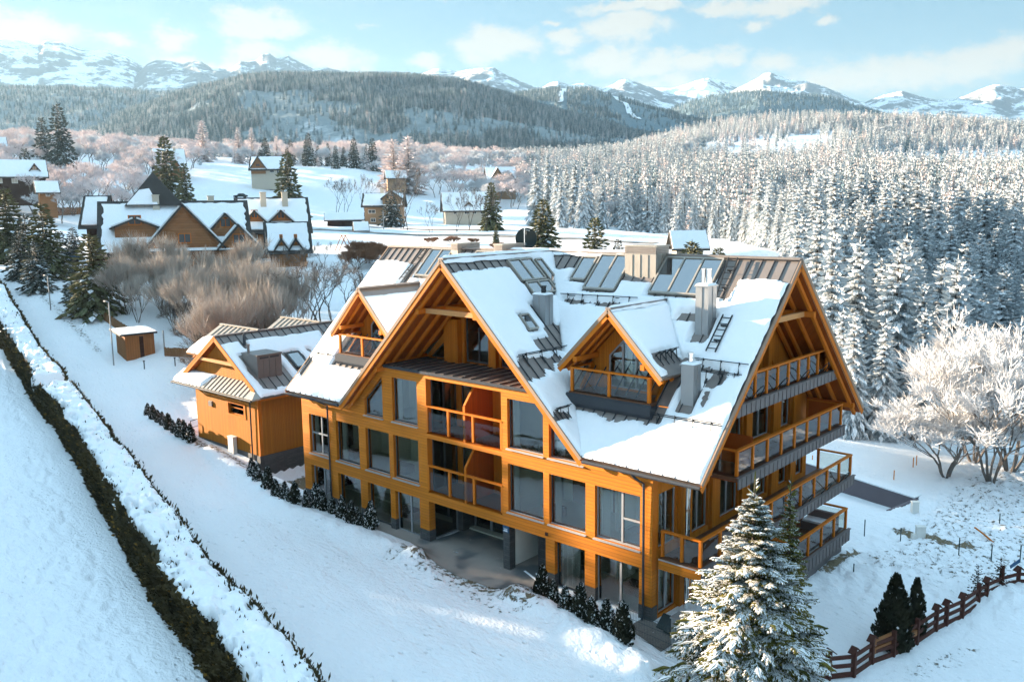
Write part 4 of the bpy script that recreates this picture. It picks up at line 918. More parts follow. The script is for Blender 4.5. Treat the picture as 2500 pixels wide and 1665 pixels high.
# bent metal flashing skirts below the chimneys
fl = MB()
for x0, x1, yb in ((-5.9, -4.02, 6.42), (-.74, 0.0, 4.24), (.14, .83, 1.68)):
    fl.add([on_front(x0, yb, .02), on_front(x1, yb, .02), on_front(x1 + .05, yb - .3, .02), on_front(x0 - .05, yb - .3, .02)] + [on_front(x0, yb, -.02), on_front(x1, yb, -.02), on_front(x1 + .05, yb - .3, -.02), on_front(x0 - .05, yb - .3, -.02)], [(0, 1, 2, 3), (7, 6, 5, 4), (0, 3, 7, 4), (1, 0, 4, 5), (2, 1, 5, 6), (3, 2, 6, 7)])
fl.build_each('flashing', 'roof_metal', roof)
def ladder(p, q, side, w, n, nrm):
    m = MB(); p, q = np.array(p, float), np.array(q, float); s = np.array(side, float)
    for k in (-.5, .5): m.beam(p + s * w * k, q + s * w * k, .045, .05, 0, nrm)
    for i in range(n): a = p + (q - p) * (i + .5) / n; m.beam(a - s * w * .5, a + s * w * .5, .03, .03, 0, nrm)
    for i in range(2): a = p + (q - p) * (.3 + .4 * i); m.beam(a - nrm * .2, a + nrm * .04, .035, .035, 0, (1, 0, 0)); m.beam(a + s * w * .55, a - s * w * .2, .06, .07, 0, nrm)
    return m.build('roof_ladder', 'black_steel', roof)
ladder(on_front(-.45, 7.3, .28), on_front(-.12, 5.5, .28), (1, 0, 0), .43, 7, NF); ladder(on_front(.58, 4.97, .28), on_front(.58, 3.55, .28), (1, 0, 0), .43, 6, NF); ladder(on_front(-20.75, 7.3, .22), on_front(-21.1, 5.5, .22), (1, 0, 0), .43, 7, NF)
def guard(p, q, n, k=3):
    m = MB(); p, q = np.array(p, float), np.array(q, float); d = (q - p); L = np.linalg.norm(d); d /= L; dn = np.cross(d, n); dn = dn if dn[2] < 0 else -dn
    for h in (.16, .28): m.tube([p + n * h, q + n * h], .022, 6)
    for i in range(k):
        a = p + d * L * (i + .5) / k; m.beam(a, a + n * .32, .05, .03, 0, d); m.beam(a + n * .05, a + n * .05 + dn * .55, .05, .02, 0, n); m.beam(a + n * .30, a + n * .03 + dn * .35, .03, .02, 0, d)
    return m.build('snow_guard', 'black_steel', roof)
def cr_p(x, y): return (x, y, zc(x))
for a, b, k in (((-8.81, 5.33), (-4.28, 5.39), 5), ((.02, 3.25), (2.46, 3.24), 3), ((.5, 2.85), (2.37, 2.86), 3), ((-.83, 1.13), (2.42, 1.15), 4), ((-5.64, .67), (-5.0, .75), 1), ((-24.2, 1.25), (-22.4, 1.29), 2)):
    guard((a[0], a[1], zf(a[1])), (b[0], b[1], zf(b[1])), NF, k)
for a, b, k in (((-6.94, -.43), (-6.93, 3.75), 4), ((-4.8, -.45), (-4.8, .6), 2)): guard(cr_p(*a), cr_p(*b), NCR, k)
dn_ = np.array([1.0, 0, 1.0]) / math.sqrt(2); guard((-1.05, 1.5, 10.64), (-1.05, 3.2, 10.64), dn_, 4)
# gutters and downpipes
gt = MB()
for a, b in (((XL, YF - .07, zf(YF) - .16), (RX - 8.3, YF - .07, zf(YF) - .16)), ((RX + 8.3, YF - .07, zf(YF) - .16), (XR, YF - .07, zf(YF) - .16))): gt.tube([a, b], .075, 8)
gt.build_each('gutter', 'roof_metal_dark', chalet)
dp = MB(); dp.tube([(-.55, YF - .05, 6.25), (-.45, YF + .1, 6.05), (-.36, -.12, 5.75), (-.35, -.09, .1), (-.35, -.2, -.05)], .05, 8); dp.build('downpipe', 'roof_metal_dark', chalet)
dp = MB(); dp.tube([(-21.47, YF - .05, 6.25), (-21.47, -.12, 5.9), (-21.48, -.09, .3)], .05, 8); dp.build('downpipe', 'roof_metal_dark', chalet)
# dish aerial on the rear slope
da = MB(); c0 = np.array([-14.4, 9.0, 15.03]); ax = np.array([.72, -.69, .05]); ax /= np.linalg.norm(ax); u = np.cross(ax, (0, 0, 1)); u /= np.linalg.norm(u); v = np.cross(ax, u)
vs = []; NR, NA = 5, 28
for i in range(NR + 1):
    r = .62 * i / NR
    for j in range(NA): t = 2 * math.pi * j / NA; vs.append(c0 - ax * .16 * (1 - (i / NR) ** 2) + r * (u * math.cos(t) + v * math.sin(t)))
fs = [(i * NA + j, i * NA + (j + 1) % NA, (i + 1) * NA + (j + 1) % NA, (i + 1) * NA + j) for i in range(NR) for j in range(NA)]
da.add(vs, fs); da.add([p - ax * .02 for p in vs], [f[::-1] for f in fs])
dish = da.build('dish_aerial', 'dish_black', chalet, True, False)
mm = MB(); mm.tube([(-14.4, 8.85, 12.8), (-14.4, 8.85, 15.75)], .03, 8); mm.tube([(-14.4, 8.85, 15.55), (-13.9, 8.7, 15.5)], .02, 6); mm.tube([(-14.4, 8.8, 14.6), (-13.8, 8.3, 14.75)], .025, 6)
for k in range(5): mm.tube([(-14.55, 8.85, 15.3 + k * .08), (-14.25, 8.85, 15.3 + k * .08)], .012, 5)
mm.build('mast', 'chrome', dish)
# ---------------------------------------------------------------- snow lying on roofs
def snow_sheet(name, us, vs, pos, nrm, thick, parent, mat_='snow_roof'):
    """us, vs: grid coordinates; pos(u, v) -> xyz on the roof; thick(u, v) -> snow depth (<= 0: bare)"""
    U, V = np.meshgrid(us, vs); P = np.stack(pos(U, V), -1); t = thick(U, V)
    keep = t > 0.004; t = np.where(keep, t, -0.03); P = P + np.array(nrm) * t[..., None]
    nv, nu = U.shape; base = world_base(parent); Vv = P.reshape(-1, 3) - base
    i = np.arange(nv - 1)[:, None] * nu; j = np.arange(nu - 1)[None]
    F = np.stack([i + j, i + j + 1, i + nu + j + 1, i + nu + j], -1).reshape(-1, 4)
    k = keep.ravel(); F = F[k[F].any(1)]
    used = np.unique(F); mp = np.zeros(len(Vv), int); mp[used] = np.arange(len(used)); Vv = Vv[used]; F = mp[F]
    a = Vv[F[:, 1]] - Vv[F[:, 0]]; b = Vv[F[:, 3]] - Vv[F[:, 0]]; 
    if (np.cross(a, b) @ np.array(nrm)).sum() < 0: F = F[:, ::-1]
    return mesh_np(name, Vv, F, mat_, parent=parent, smooth=True)
def rect_d(x, y, r):
    dx = np.maximum(r[0] - x, x - r[1]); dy = np.maximum(r[2] - y, y - r[3])
    return np.hypot(np.maximum(dx, 0), np.maximum(dy, 0)) + np.minimum(np.maximum(dx, dy), 0)
def bare_factor(x, y, rects, seed):
    f = np.ones(x.shape); nz = fbm(x * 2.2, y * 2.2, 4, seed) - .5
    for r in rects:
        rag = r[4] if len(r) > 4 else .3
        f = np.minimum(f, sstep(rect_d(x, y, r) + nz * rag, 0.0, .10))
    return f
def under_dormer(x, y, c):
    zd = 12.54 - np.abs(x - c); inside = (zd > RZ - SL * (RY - y) - .05) & (y > .9) & (np.abs(x - c) < 2.68)
    return inside
def seams_x(x, off=XL + .25): d = np.abs((x - off + .28) % .56 - .28); return np.exp(-(d / .07) ** 2)
def thick_front(x, y, side):
    n = fbm(x * .8, y * .8, 4, 41); n2 = fbm(x * 4, y * 4, 3, 44)
    low = sstep(y, .2, 3.2)
    T = (0.10 + .11 * low) * (0.7 + .6 * n) + .018 * (n2 - .5)
    T = T - .03 * seams_x(x) * (1 - low * .8) * (0.4 + n2)
    e = np.minimum(x - XL, XR - x); e = np.minimum(e, (y - YF)); T = T * sstep(e + (n2 - .5) * .08, -.03, .08)
    T = T * sstep(6.62 - y + (n - .5) * .5, 0, .12)
    if side == 'right':
        R = [(-9.0, -7.95, 6.05, 7.5, .1), (-7.9, -5.85, 5.65, 7.5, .1), (-4.1, -.9, 5.65, 7.5, .1), (-5.95, -4.0, 6.2, 7.6, .2), (-.85, .12, 5.75, 7.5, .3), (-.78, .05, 4.1, 5.0, .1), (-.72, -.02, 3.95, 4.3, .2), (.12, .86, 1.4, 2.3, .15),
             (-4.7, -.85, .85, 1.9, .45), (-8.6, -4.4, 5.06, 5.22, .28), (-1.9, -.6, 4.75, 5.1, .3), (.8, 1.35, 2.35, 2.75, .5), (1.0, 1.7, 2.5, 2.85, .45), (.95, 1.25, 1.7, 2.3, .4), (.3, 2.3, 2.92, 3.05, .3), (-5.6, -4.9, .2, .6, .5), (-1.1, .1, 3.0, 3.3, .3), (-.9, -.2, 2.2, 3.0, .5)]
        T = T * bare_factor(x, y, R, 61); T = np.where(under_dormer(x, y, DORM[0]), -1, T)
        T = np.where(x < RX + (RY - y) - .12, -1, T)
        T = T * np.where(rect_d(x, y, (-4.98, -.92, .9, 2.7)) < 0, 0, 1)
    else:
        R = [(-20.45, -18.5, 5.75, 7.5, .1), (-16.7, -15.1, 6.2, 7.5, .1), (-21.35, -20.6, 5.4, 7.5, .2), (-18.6, -17.8, 6.8, 7.6, .1), (-15.2, -14.3, 6.8, 7.6, .1), (-24.6, -23.9, .2, 1.0, .7), (-20.6, -19.3, .9, 1.4, .5)]
        T = T * bare_factor(x, y, R, 67); T = np.where(under_dormer(x, y, DORM[1]), -1, T); T = np.where(x > RX - (RY - y) + .12, -1, T)
        T = T * np.where(rect_d(x, y, (DORM[1] - 2.05, DORM[1] + 2.05, .9, 2.7)) < 0, 0, 1)
    return T
gx = lambda a, b, s=.1: np.arange(a, b + s * .5, s)
snow_sheet('roof_snow', gx(RX, XR), gx(YF, RY), lambda x, y: (x, y, RZ - SL * (RY - y)), NF, lambda x, y: thick_front(x, y, 'right'), roof)
snow_sheet('roof_snow', gx(XL, RX), gx(YF, RY), lambda x, y: (x, y, RZ - SL * (RY - y)), NF, lambda x, y: thick_front(x, y, 'left'), roof)
snow_sheet('roof_snow', gx(XL, XR, .3), gx(RY, YB, .3), lambda x, y: (x, y, RZ - SL * (y - RY)), NBK, lambda x, y: .14 * (0.6 + .6 * fbm(x, y, 3, 5)) * sstep(np.minimum(np.minimum(x - XL, XR - x), np.minimum(YB - y, y - RY - .5)), 0, .3), roof)
def thick_cr(x, y):
    n = fbm(x * .8, y * .8, 4, 81); n2 = fbm(x * 4, y * 4, 3, 84); T = .15 * (.7 + .6 * n) + .02 * (n2 - .5)
    T = T * sstep(y - YF + (n2 - .5) * .06, -.01, .14)
    bandfree = np.where(y > 5.6, 1, sstep(x - RX - .58 + (n - .5) * .25, 0, .12)); T = T * bandfree
    R = [(-11.05, -9.9, 3.35, 5.45, .1), (-9.95, -9.25, 3.5, 5.5, .1), (-10.95, -9.55, 5.45, 6.1, .1), (-8.62, -7.85, 1.5, 2.28, .1), (-8.9, -7.85, 2.8, 3.66, .1), (-7.95, -7.55, 2.7, 4.3, .4), (-7.5, -6.97, 1.4, 3.95, .3), (-6.85, -6.25, -.5, 2.3, .75), (-4.75, -4.45, -.5, .3, .5)]
    T = T * bare_factor(x, y, R, 91)
    return np.where(x > RX + (RY - y) + .12, -1, T)
snow_sheet('roof_snow', gx(RX, RX + 8.2), gx(YF, RY), lambda x, y: (x, y, RZ - SL * (x - RX)), NCR, thick_cr, roof)
def thick_cl(x, y):
    n2 = fbm(x * 4, y * 4, 3, 88); T = .12 * (.7 + .6 * fbm(x, y, 3, 87)) * sstep(y - YF + (n2 - .5) * .06, -.01, .14) * sstep(RX - x - .5, 0, .12)
    return np.where(x < RX - (RY - y) - .12, -1, T)
snow_sheet('roof_snow', gx(RX - 8.2, RX), gx(YF, RY), lambda x, y: (x, y, RZ - SL * (RX - x)), NCL, thick_cl, roof)
# snow caps on the cross ridge and valleys
def ridge_snow(a, b, w, h, parent, seed=1, n=60):
    a, b = np.array(a, float), np.array(b, float); d = b - a; L = np.linalg.norm(d); d /= L; s = np.cross(d, (0, 0, 1)); s /= np.linalg.norm(s)
    uu = np.linspace(0, L, n); vv = np.linspace(-1, 1, 9)
    U, V = np.meshgrid(uu, vv); k = fbm(U * 1.2, U * 0 + seed, 3, seed); ww = w * (0.75 + .5 * k); hh = h * (.6 + .8 * k) * np.clip(np.minimum(U, L - U) / .25, 0.05, 1)
    P = a + d * U[..., None] + s * (V * ww)[..., None]; P[..., 2] += hh * np.sqrt(np.clip(1 - V ** 2, 0, 1)) - .9 * np.abs(V) * ww + .02
    nv, nu = U.shape; i = np.arange(nv - 1)[:, None] * nu; j = np.arange(nu - 1)[None]
    F = np.stack([i + j, i + j + 1, i + nu + j + 1, i + nu + j], -1).reshape(-1, 4)
    return mesh_np('roof_snow', P.reshape(-1, 3) - world_base(parent), F, 'snow_lump', parent=parent, smooth=True)
ridge_snow((RX, YF, RZ + .05), (RX, RY, RZ + .05), .27, .14, roof, 3); ridge_snow((RX - 3.0, RY, RZ + .05), (-6.0, RY, RZ + .05), .24, .12, roof, 5)
# dormer snow
for c in DORM:
    dob = [o for o in chalet.children if o.name.startswith('dormer')][DORM.index(c)]
    ns = lambda sg: np.array([sg * 1.0, 0, 1.0]) / math.sqrt(2)
    for sg in (-1, 1):
        def th(x, y, c=c, sg=sg):
            n = fbm(x * .9, y * .9, 4, 101); n2 = fbm(x * 4, y * 4, 3, 104); u = np.abs(x - c)
            T = .14 * (.6 + .7 * n); T = T * sstep(y - 1.0 + (n2 - .5) * .06, 0, .13) * sstep(2.65 - u + (n2 - .5) * .08, 0, .13)
            T = T * sstep(u - (.12 if c == DORM[0] else .45) + (n - .5) * .12, 0, .1)
            if sg > 0 and c == DORM[0]: T = T * bare_factor(x, y, [(-1.2, -.2, 1.4, 3.2, .75)], 7)
            return np.where(y > RY - (RZ - (12.54 - u)) / SL + .15, -1, T)
        xs = gx(c, c + 2.65) if sg > 0 else gx(c - 2.65, c)
        snow_sheet('dormer_snow', xs, gx(1.0, 5.8), lambda x, y, c=c: (x, y, 12.54 - np.abs(x - c)), ns(sg), th, dob)
    if c == DORM[0]: ridge_snow((c, 1.0, 12.58), (c, 5.4, 12.58), .2, .1, dob, 9)
# snow caps on the chimney tops
for o in [c for c in roof.children if c.name.startswith('chimney')][3:]:
    b = np.array([v.co for v in o.data.vertices]) + world_base(roof); x0, y0, _ = b.min(0); x1, y1, z1 = b.max(0)
    us = np.linspace(x0, x1, 9); vs = np.linspace(y0, y1, 9)
    snow_sheet('snow_cap', us, vs, lambda x, y, z1=z1: (x, y, x * 0 + z1), (0, 0, 1), lambda x, y, x0=x0, x1=x1, y0=y0, y1=y1: .07 * sstep(np.minimum(np.minimum(x - x0, x1 - x), np.minimum(y - y0, y1 - y)), -.01, .1), o, 'snow_lump')

# ---------------------------------------------------------------- annex beside the chalet
annex = thing('annex', 'low orange boarded side building with metal roof left of the chalet', 'house', (-35.5, 6.0, .5))
AX, AZ, AS = -36.0, 8.36, .655
za = lambda x: AZ - AS * abs(x - AX)
def build_annex():
    w = MB(); hw = rect(-35.05, -32.98, 3.14, 3.9)
    w.panel(FY(rect(-39.4, -31.3, .75, 5.0), 1.5), [FY(hw, 1.5)], (0, .25, 0), 0, 1, 0)
    w.panel(FY([(-40.2, 5.4), (-31.7, 5.4), (AX, za(AX) - .25)], 1.78), [], (0, .2, 0))
    w.panel(FXp([(1.76, .75), (14, .75), (14, 4.9), (1.76, 4.9)], -31.3), [], (-.25, 0, 0)); w.box(-39.4, -39.15, 1.76, 14, .3, 4.9)
    w.build('wall', ['boarding_annex', 'timber'], annex)
    t = MB()
    for a, b, c, d in ((-35.2, -34.99, 3.0, 4.05), (-33.04, -32.83, 3.0, 4.05)): t.box(a, b, 1.46, 1.5, c, d)
    t.box(-34.99, -33.04, 1.46, 1.499, 3.9, 4.05); t.box(-34.99, -33.04, 1.46, 1.499, 3.0, 3.14); t.box(-31.62, -31.28, 1.475, 1.499, .75, 4.8); t.build('trim', 'timber', annex)
    f = MB(); f.panel(FY(hw, 1.6), [FY(rect(-34.97, -33.06, 3.2, 3.84), 1.6)], (0, .06, 0)); f.box(-34.97, -33.06, 1.6, 1.64, 3.56, 3.62); o = f.build('window', 'timber', annex)
    g = MB(); g.box(-34.98, -33.05, 1.62, 1.632, 3.18, 3.85); g.build('pane', 'window_glass', o)
    p = MB(); p.box(-39.42, -31.28, 1.44, 1.75, -.6, .745); p.box(-31.55, -31.26, 1.752, 14, -1.8, .745); p.build('plinth', 'slate', annex)
    r = MB(); n1 = np.array([AS, 0, 1.0]) / math.hypot(AS, 1); n2 = np.array([-AS, 0, 1.0]) / math.hypot(AS, 1)
    slab(r, [(AX, 1.3), (-30.55, 1.3), (-30.55, 14.5), (AX, 14.5)][::-1], lambda x, y: za(x), n1, .28); slab(r, [(AX, 1.3), (-41.4, 1.3), (-41.4, 14.5), (AX, 14.5)], lambda x, y: za(x), n2, .28)
    r.beam((AX, 1.28, AZ + .02), (AX, 14.5, AZ + .02), .3, .08)
    for sg in (-1, 1): r.beam((AX, 1.27, AZ - .05), (AX + sg * 4.75, 1.27, za(AX + 4.75) - .05), .05, .14, 2); r.beam((AX, 1.28, AZ - .22), (AX + sg * 4.7, 1.28, za(AX + 4.7) - .2), .05, .22, 2)
    ro = r.build('roof', ['roof_metal', 'soffit', 'timber'], annex)
    s = MB()
    for y in np.arange(1.6, 14.4, .62):
        s.beam(np.array([AX + .1, y, za(AX + .1)]) + n1 * .02, np.array([-30.55, y, za(-30.55)]) + n1 * .02, .03, .06, 0, n1); s.beam(np.array([AX - .1, y, za(AX - .1)]) + n2 * .02, np.array([-41.4, y, za(-41.4)]) + n2 * .02, .03, .06, 0, n2)
    # pent roof under the gable
    a, b, c, d = (-41.3, .75, 4.74), (-30.75, .75, 4.74), (-31.55, 1.77, 5.52), (-40.55, 1.77, 5.52); npn = np.array([0, -.78, 1.02]); npn /= np.linalg.norm(npn)
    pe = MB(); pe.panel([a, b, c, d], [], npn * -.12); pe.panel([(-41.3, .75, 4.74), (-40.55, 1.77, 5.52), (-41.3, 1.77, 5.0)], [], (0, 0, -.1)); pe.panel([(-30.75, .75, 4.74), (-30.62, 1.3, 4.8), (-31.55, 1.77, 5.52)], [], (0, 0, -.1))
    for x in np.arange(-40.4, -31.4, .5): pe.beam(np.array([x, 1.77, 5.54]), np.array([x, .75, 4.76]), .03, .06, 0, npn)
    pr = pe.build('pent_roof', 'zinc_warm', annex)
    g = MB(); g.tube([(-41.3, .68, 4.66), (-30.75, .68, 4.66)], .07, 8); g.tube([(-32.0, .68, 4.6), (-32.05, 1.36, 4.35), (-32.1, 1.38, 0.4)], .05, 8); g.build('gutter', 'roof_metal_dark', annex)
    co = MB(); co.beam((-38.2, 1.4, 6.62), (-33.8, 1.4, 6.62), .16, .2); co.build('collar_beam', 'timber_pale', annex)
    # cross gables on the far side
    for yc in (4.79, 10.04):
        q = MB(); h = 8.42
        for sg in (-1, 1):
            pl = [(-41.2, yc, h), (-36.0, yc, h), (-38.7, yc + sg * 2.9, h - 1.75), (-41.2, yc + sg * 2.9, h - 1.75)]; nn = np.array([0, sg * 1.75, 2.9]); nn /= np.linalg.norm(nn)
            q.panel(pl if sg < 0 else pl[::-1], [], nn * -.16, 0, 2, 1)
            for k in range(1, 8): x = -41.2 + k * .58; e = min(1.0, max(0.05, (-36 - x) / 2.7)); q.beam(np.array([x, yc, h + .03]), np.array([x, yc + sg * 2.9 * min(1, (-36 - x) / 2.7), h + .03 - 1.75 * min(1, (-36 - x) / 2.7)]), .03, .06, 0, nn)
        q.beam((-41.2, yc, h + .03), (-36, yc, h + .03), .2, .07); q.build('roof', ['zinc_warm', 'soffit', 'timber_pale'], annex)
        v = MB(); v.panel(FXp([(yc - 2.6, 6.3), (yc + 2.6, 6.3), (yc, 8.2)], -40.9), [], (.2, 0, 0)); v.build('wall', 'boarding', annex)
    # metal clad dormer box, vents, skylight
    b = MB(); b.box(-33.9, -32.05, 2.1, 3.95, 5.6, 7.28)
    for y in (2.55, 3.0, 3.48): b.box(-32.05, -32.02, y - .012, y + .012, 5.7, 7.0)
    b.box(-33.95, -31.98, 2.05, 4.0, 7.28, 7.36); b.box(-32.05, -32.01, 2.3, 2.95, 7.08, 7.2, 1); b.box(-32.05, -32.01, 3.1, 3.75, 7.08, 7.2, 1); bo = b.build('chimney', ['roof_metal', 'dark_frame'], ro)
    v = MB(); v.tube([(-33.4, 2.3, 7.3), (-33.4, 2.3, 7.9)], .09, 10); v.tube([(-33.4, 2.3, 7.85), (-33.4, 2.3, 7.95)], .13, 10); v.build('flue', 'roof_metal', bo)
    v = MB(); v.tube([(-35.0, 3.0, 7.4), (-35.0, 3.0, 8.45)], .1, 10); v.tube([(-35, 3, 7.4), (-35, 3, 7.85)], .2, 10, 0, .1); v.build('vent_pipe', 'roof_metal_dark', ro)
    m = MB(); q = [np.array((x, y, za(x))) + n1 * .1 for x, y in ((-33.65, 5.35), (-33.65, 6.35), (-32.35, 6.35), (-32.35, 5.35))]
    for k in range(4): m.beam(q[k], q[(k + 1) % 4], .12, .12, 0, n1)
    so = m.build('skylight', 'dark_frame', ro); m = MB(); m.panel([p + n1 * .02 for p in q], [], -n1 * .02); m.build('pane', 'roof_glass', so)
    s.build('seams', 'roof_metal_dark', ro)
    def th(x, y):
        n = fbm(x * .8, y * .8, 4, 141); n2 = fbm(x * 4, y * 4, 3, 144); T = .15 * (.6 + .7 * n); T = T * sstep(np.minimum(y - 1.3, -30.55 - x) + (n2 - .5) * .08, 0, .14) * sstep(x - AX - .75 + (n - .5) * .3, 0, .1)
        return T * bare_factor(x, y, [(-34.1, -31.1, 1.9, 4.5, .35), (-33.8, -31.9, 5.1, 6.5, .25), (-31.6, -30.5, 4.5, 7.5, .6), (-33.8, -31.5, 7.2, 7.5, .5), (-35.2, -34.6, 2.7, 3.2, .2), (-35.3, -31, 9.3, 12.5, .9)], 147)
    snow_sheet('roof_snow', gx(AX, -30.55), gx(1.3, 14.5), lambda x, y: (x, y, AZ - AS * (x - AX)), n1, th, ro)
    def th2(u, v): return .16 * sstep(np.minimum(np.minimum(u + 41.3, -37.1 - u + (v - .4) * .6), np.minimum(v, 1 - v * .92)) + (fbm(u * 2, v * 5, 3, 5) - .5) * .15, 0, .25)
    snow_sheet('roof_snow', gx(-41.3, -36.6), np.linspace(0, 1, 16), lambda u, v: (u, .75 + 1.02 * v, 4.74 + .78 * v), npn, th2, pr)
    for yc in (4.79,):
        nn = np.array([0, -1.75, 2.9]); nn /= np.linalg.norm(nn)
        snow_sheet('roof_snow', gx(-41.2, -38.4), np.linspace(0, 1, 20), lambda u, v: (u, yc - 2.9 * v, 8.42 - 1.75 * v), nn, lambda u, v: .12 * sstep(v - .42 + (fbm(u * 2, v * 3, 3, 3) - .5) * .2, 0, .1) * sstep(np.minimum(u + 41.2, 1.0 - v), 0, .1) * (u < -36.05 - 2.7 * v + .1), ro)
build_annex()
bx = MB(); bx.box(-34.72, -34.05, 1.12, 1.40, .0, 1.6); bx.box(-34.75, -34.02, 1.09, 1.43, 1.6, 1.66); tag(bx.build('meter_cabinet', 'white_box'), 'tall pale meter cabinet against the boarded side building', 'cabinet')
v = MB(); v.prism([(-37.55, 1.40, 3.3), (-37.55, 1.40, 3.62), (-37.55, 1.497, 3.68), (-37.55, 1.497, 3.3)], (.45, 0, 0)); v.build('vent_cover', 'roof_metal', annex)
# ---------------------------------------------------------------- placing things on the ground along a line of sight
_T = np.concatenate([np.arange(8, 120, .25), np.arange(120, 700, 1.0)])
def ground_hit(px, py, near=8.0):
    v = at(px, py, 1.0) - CAMC; P = CAMC + v * _T[:, None]; below = (P[:, 2] < terrain_fast(P[:, 0], P[:, 1])) & (_T > near)
    if not below.any(): return None
    p = P[np.argmax(below)]; return np.array([p[0], p[1], gz(p[0], p[1])])
def terrain_fast(x, y): return terrain(x, y, False)
def on_ground(px, depth):
    p = at(px, 832, depth); return np.array([p[0], p[1], gz(p[0], p[1])])
def depth_of(p): return float((np.array(p) - CAMC) @ CAMR[2])
def facing(p): d = np.array(p)[:2] - CAMC[:2]; return math.atan2(d[1], d[0]) - math.pi / 2
def local(mb, name, mats, parent, **k):
    b = world_base(parent); mb.v = [(a + b[0], c + b[1], d + b[2]) for a, c, d in mb.v]; return mb.build(name, mats, parent, **k)

# ---------------------------------------------------------------- vegetation generators
class QB:
    """collects quads as numpy blocks"""
    def __init__(s): s.q = []; s.m = []
    def add(s, a, b, c, d, m):
        Q = np.stack([a, b, c, d], -2).reshape(-1, 4, 3); s.q.append(Q); s.m.append(np.full(len(Q), m) if np.isscalar(m) else np.asarray(m).ravel())
    def obj(s, name, mats, parent=None):
        Q = np.concatenate(s.q); M = np.concatenate(s.m)
        return mesh_np(name, Q.reshape(-1, 3), np.arange(len(Q) * 4).reshape(-1, 4), mats, M, parent)
def fan(B, az, L, pit, sag, m, ratio, t0=.12, beta=52, rg=rng, taper=.72, tipl=.3):
    """side shoots of drooping branches: returns start, direction, length, position along the branch"""
    n = len(B); t = np.linspace(t0, 1, m)[None, :, None] * np.ones((n, 1, 2)); t = np.clip(t + rg.uniform(-.5, .5, t.shape) / m, .03, 1)
    h = np.stack([np.cos(az), np.sin(az)], -1); Lx = L[:, None, None]
    hor = Lx * t * np.cos(pit)[:, None, None]; ver = Lx * (t * np.sin(pit)[:, None, None] - sag[:, None, None] * t * t)
    P = np.empty((n, m, 2, 3)); P[..., 0] = B[:, 0, None, None] + h[:, 0, None, None] * hor; P[..., 1] = B[:, 1, None, None] + h[:, 1, None, None] * hor; P[..., 2] = B[:, 2, None, None] + ver
    sd = np.array([-1.0, 1.0])[None, None, :]; be = np.radians(beta) * (1 - .45 * t) * sd + rg.uniform(-.25, .25, t.shape)
    a2 = az[:, None, None] + be; tl = Lx * ratio * (1 - taper * t) * rg.uniform(.75, 1.2, t.shape) 
    pt = pit[:, None, None] - 2 * sag[:, None, None] * t * .7
    return P.reshape(-1, 3), a2.ravel(), tl.ravel(), np.broadcast_to(pt, t.shape).ravel(), t.ravel()
def leafs(qb, P, az, L, pit, w, m_top, m_side, lift=.0, droop=.25, vert=True, vscale=.95):
    d = np.stack([np.cos(az) * np.cos(pit), np.sin(az) * np.cos(pit), np.sin(pit) - droop], -1); c = np.stack([-np.sin(az), np.cos(az), 0 * az], -1)
    tip = P + d * L[:, None]; mid = P + d * (L * .45)[:, None] + np.array([0, 0, 1.0]) * (lift + .06 * L)[:, None]; cw = c * (w * L)[:, None]
    qb.add(P, mid + cw, tip, mid - cw, m_top)
    if vert:
        z = np.zeros_like(P); z[:, 2] = w * L * vscale; md = P + d * (L * .5)[:, None]
        qb.add(P, md + z * .3, tip, md - z * 1.6, m_side)
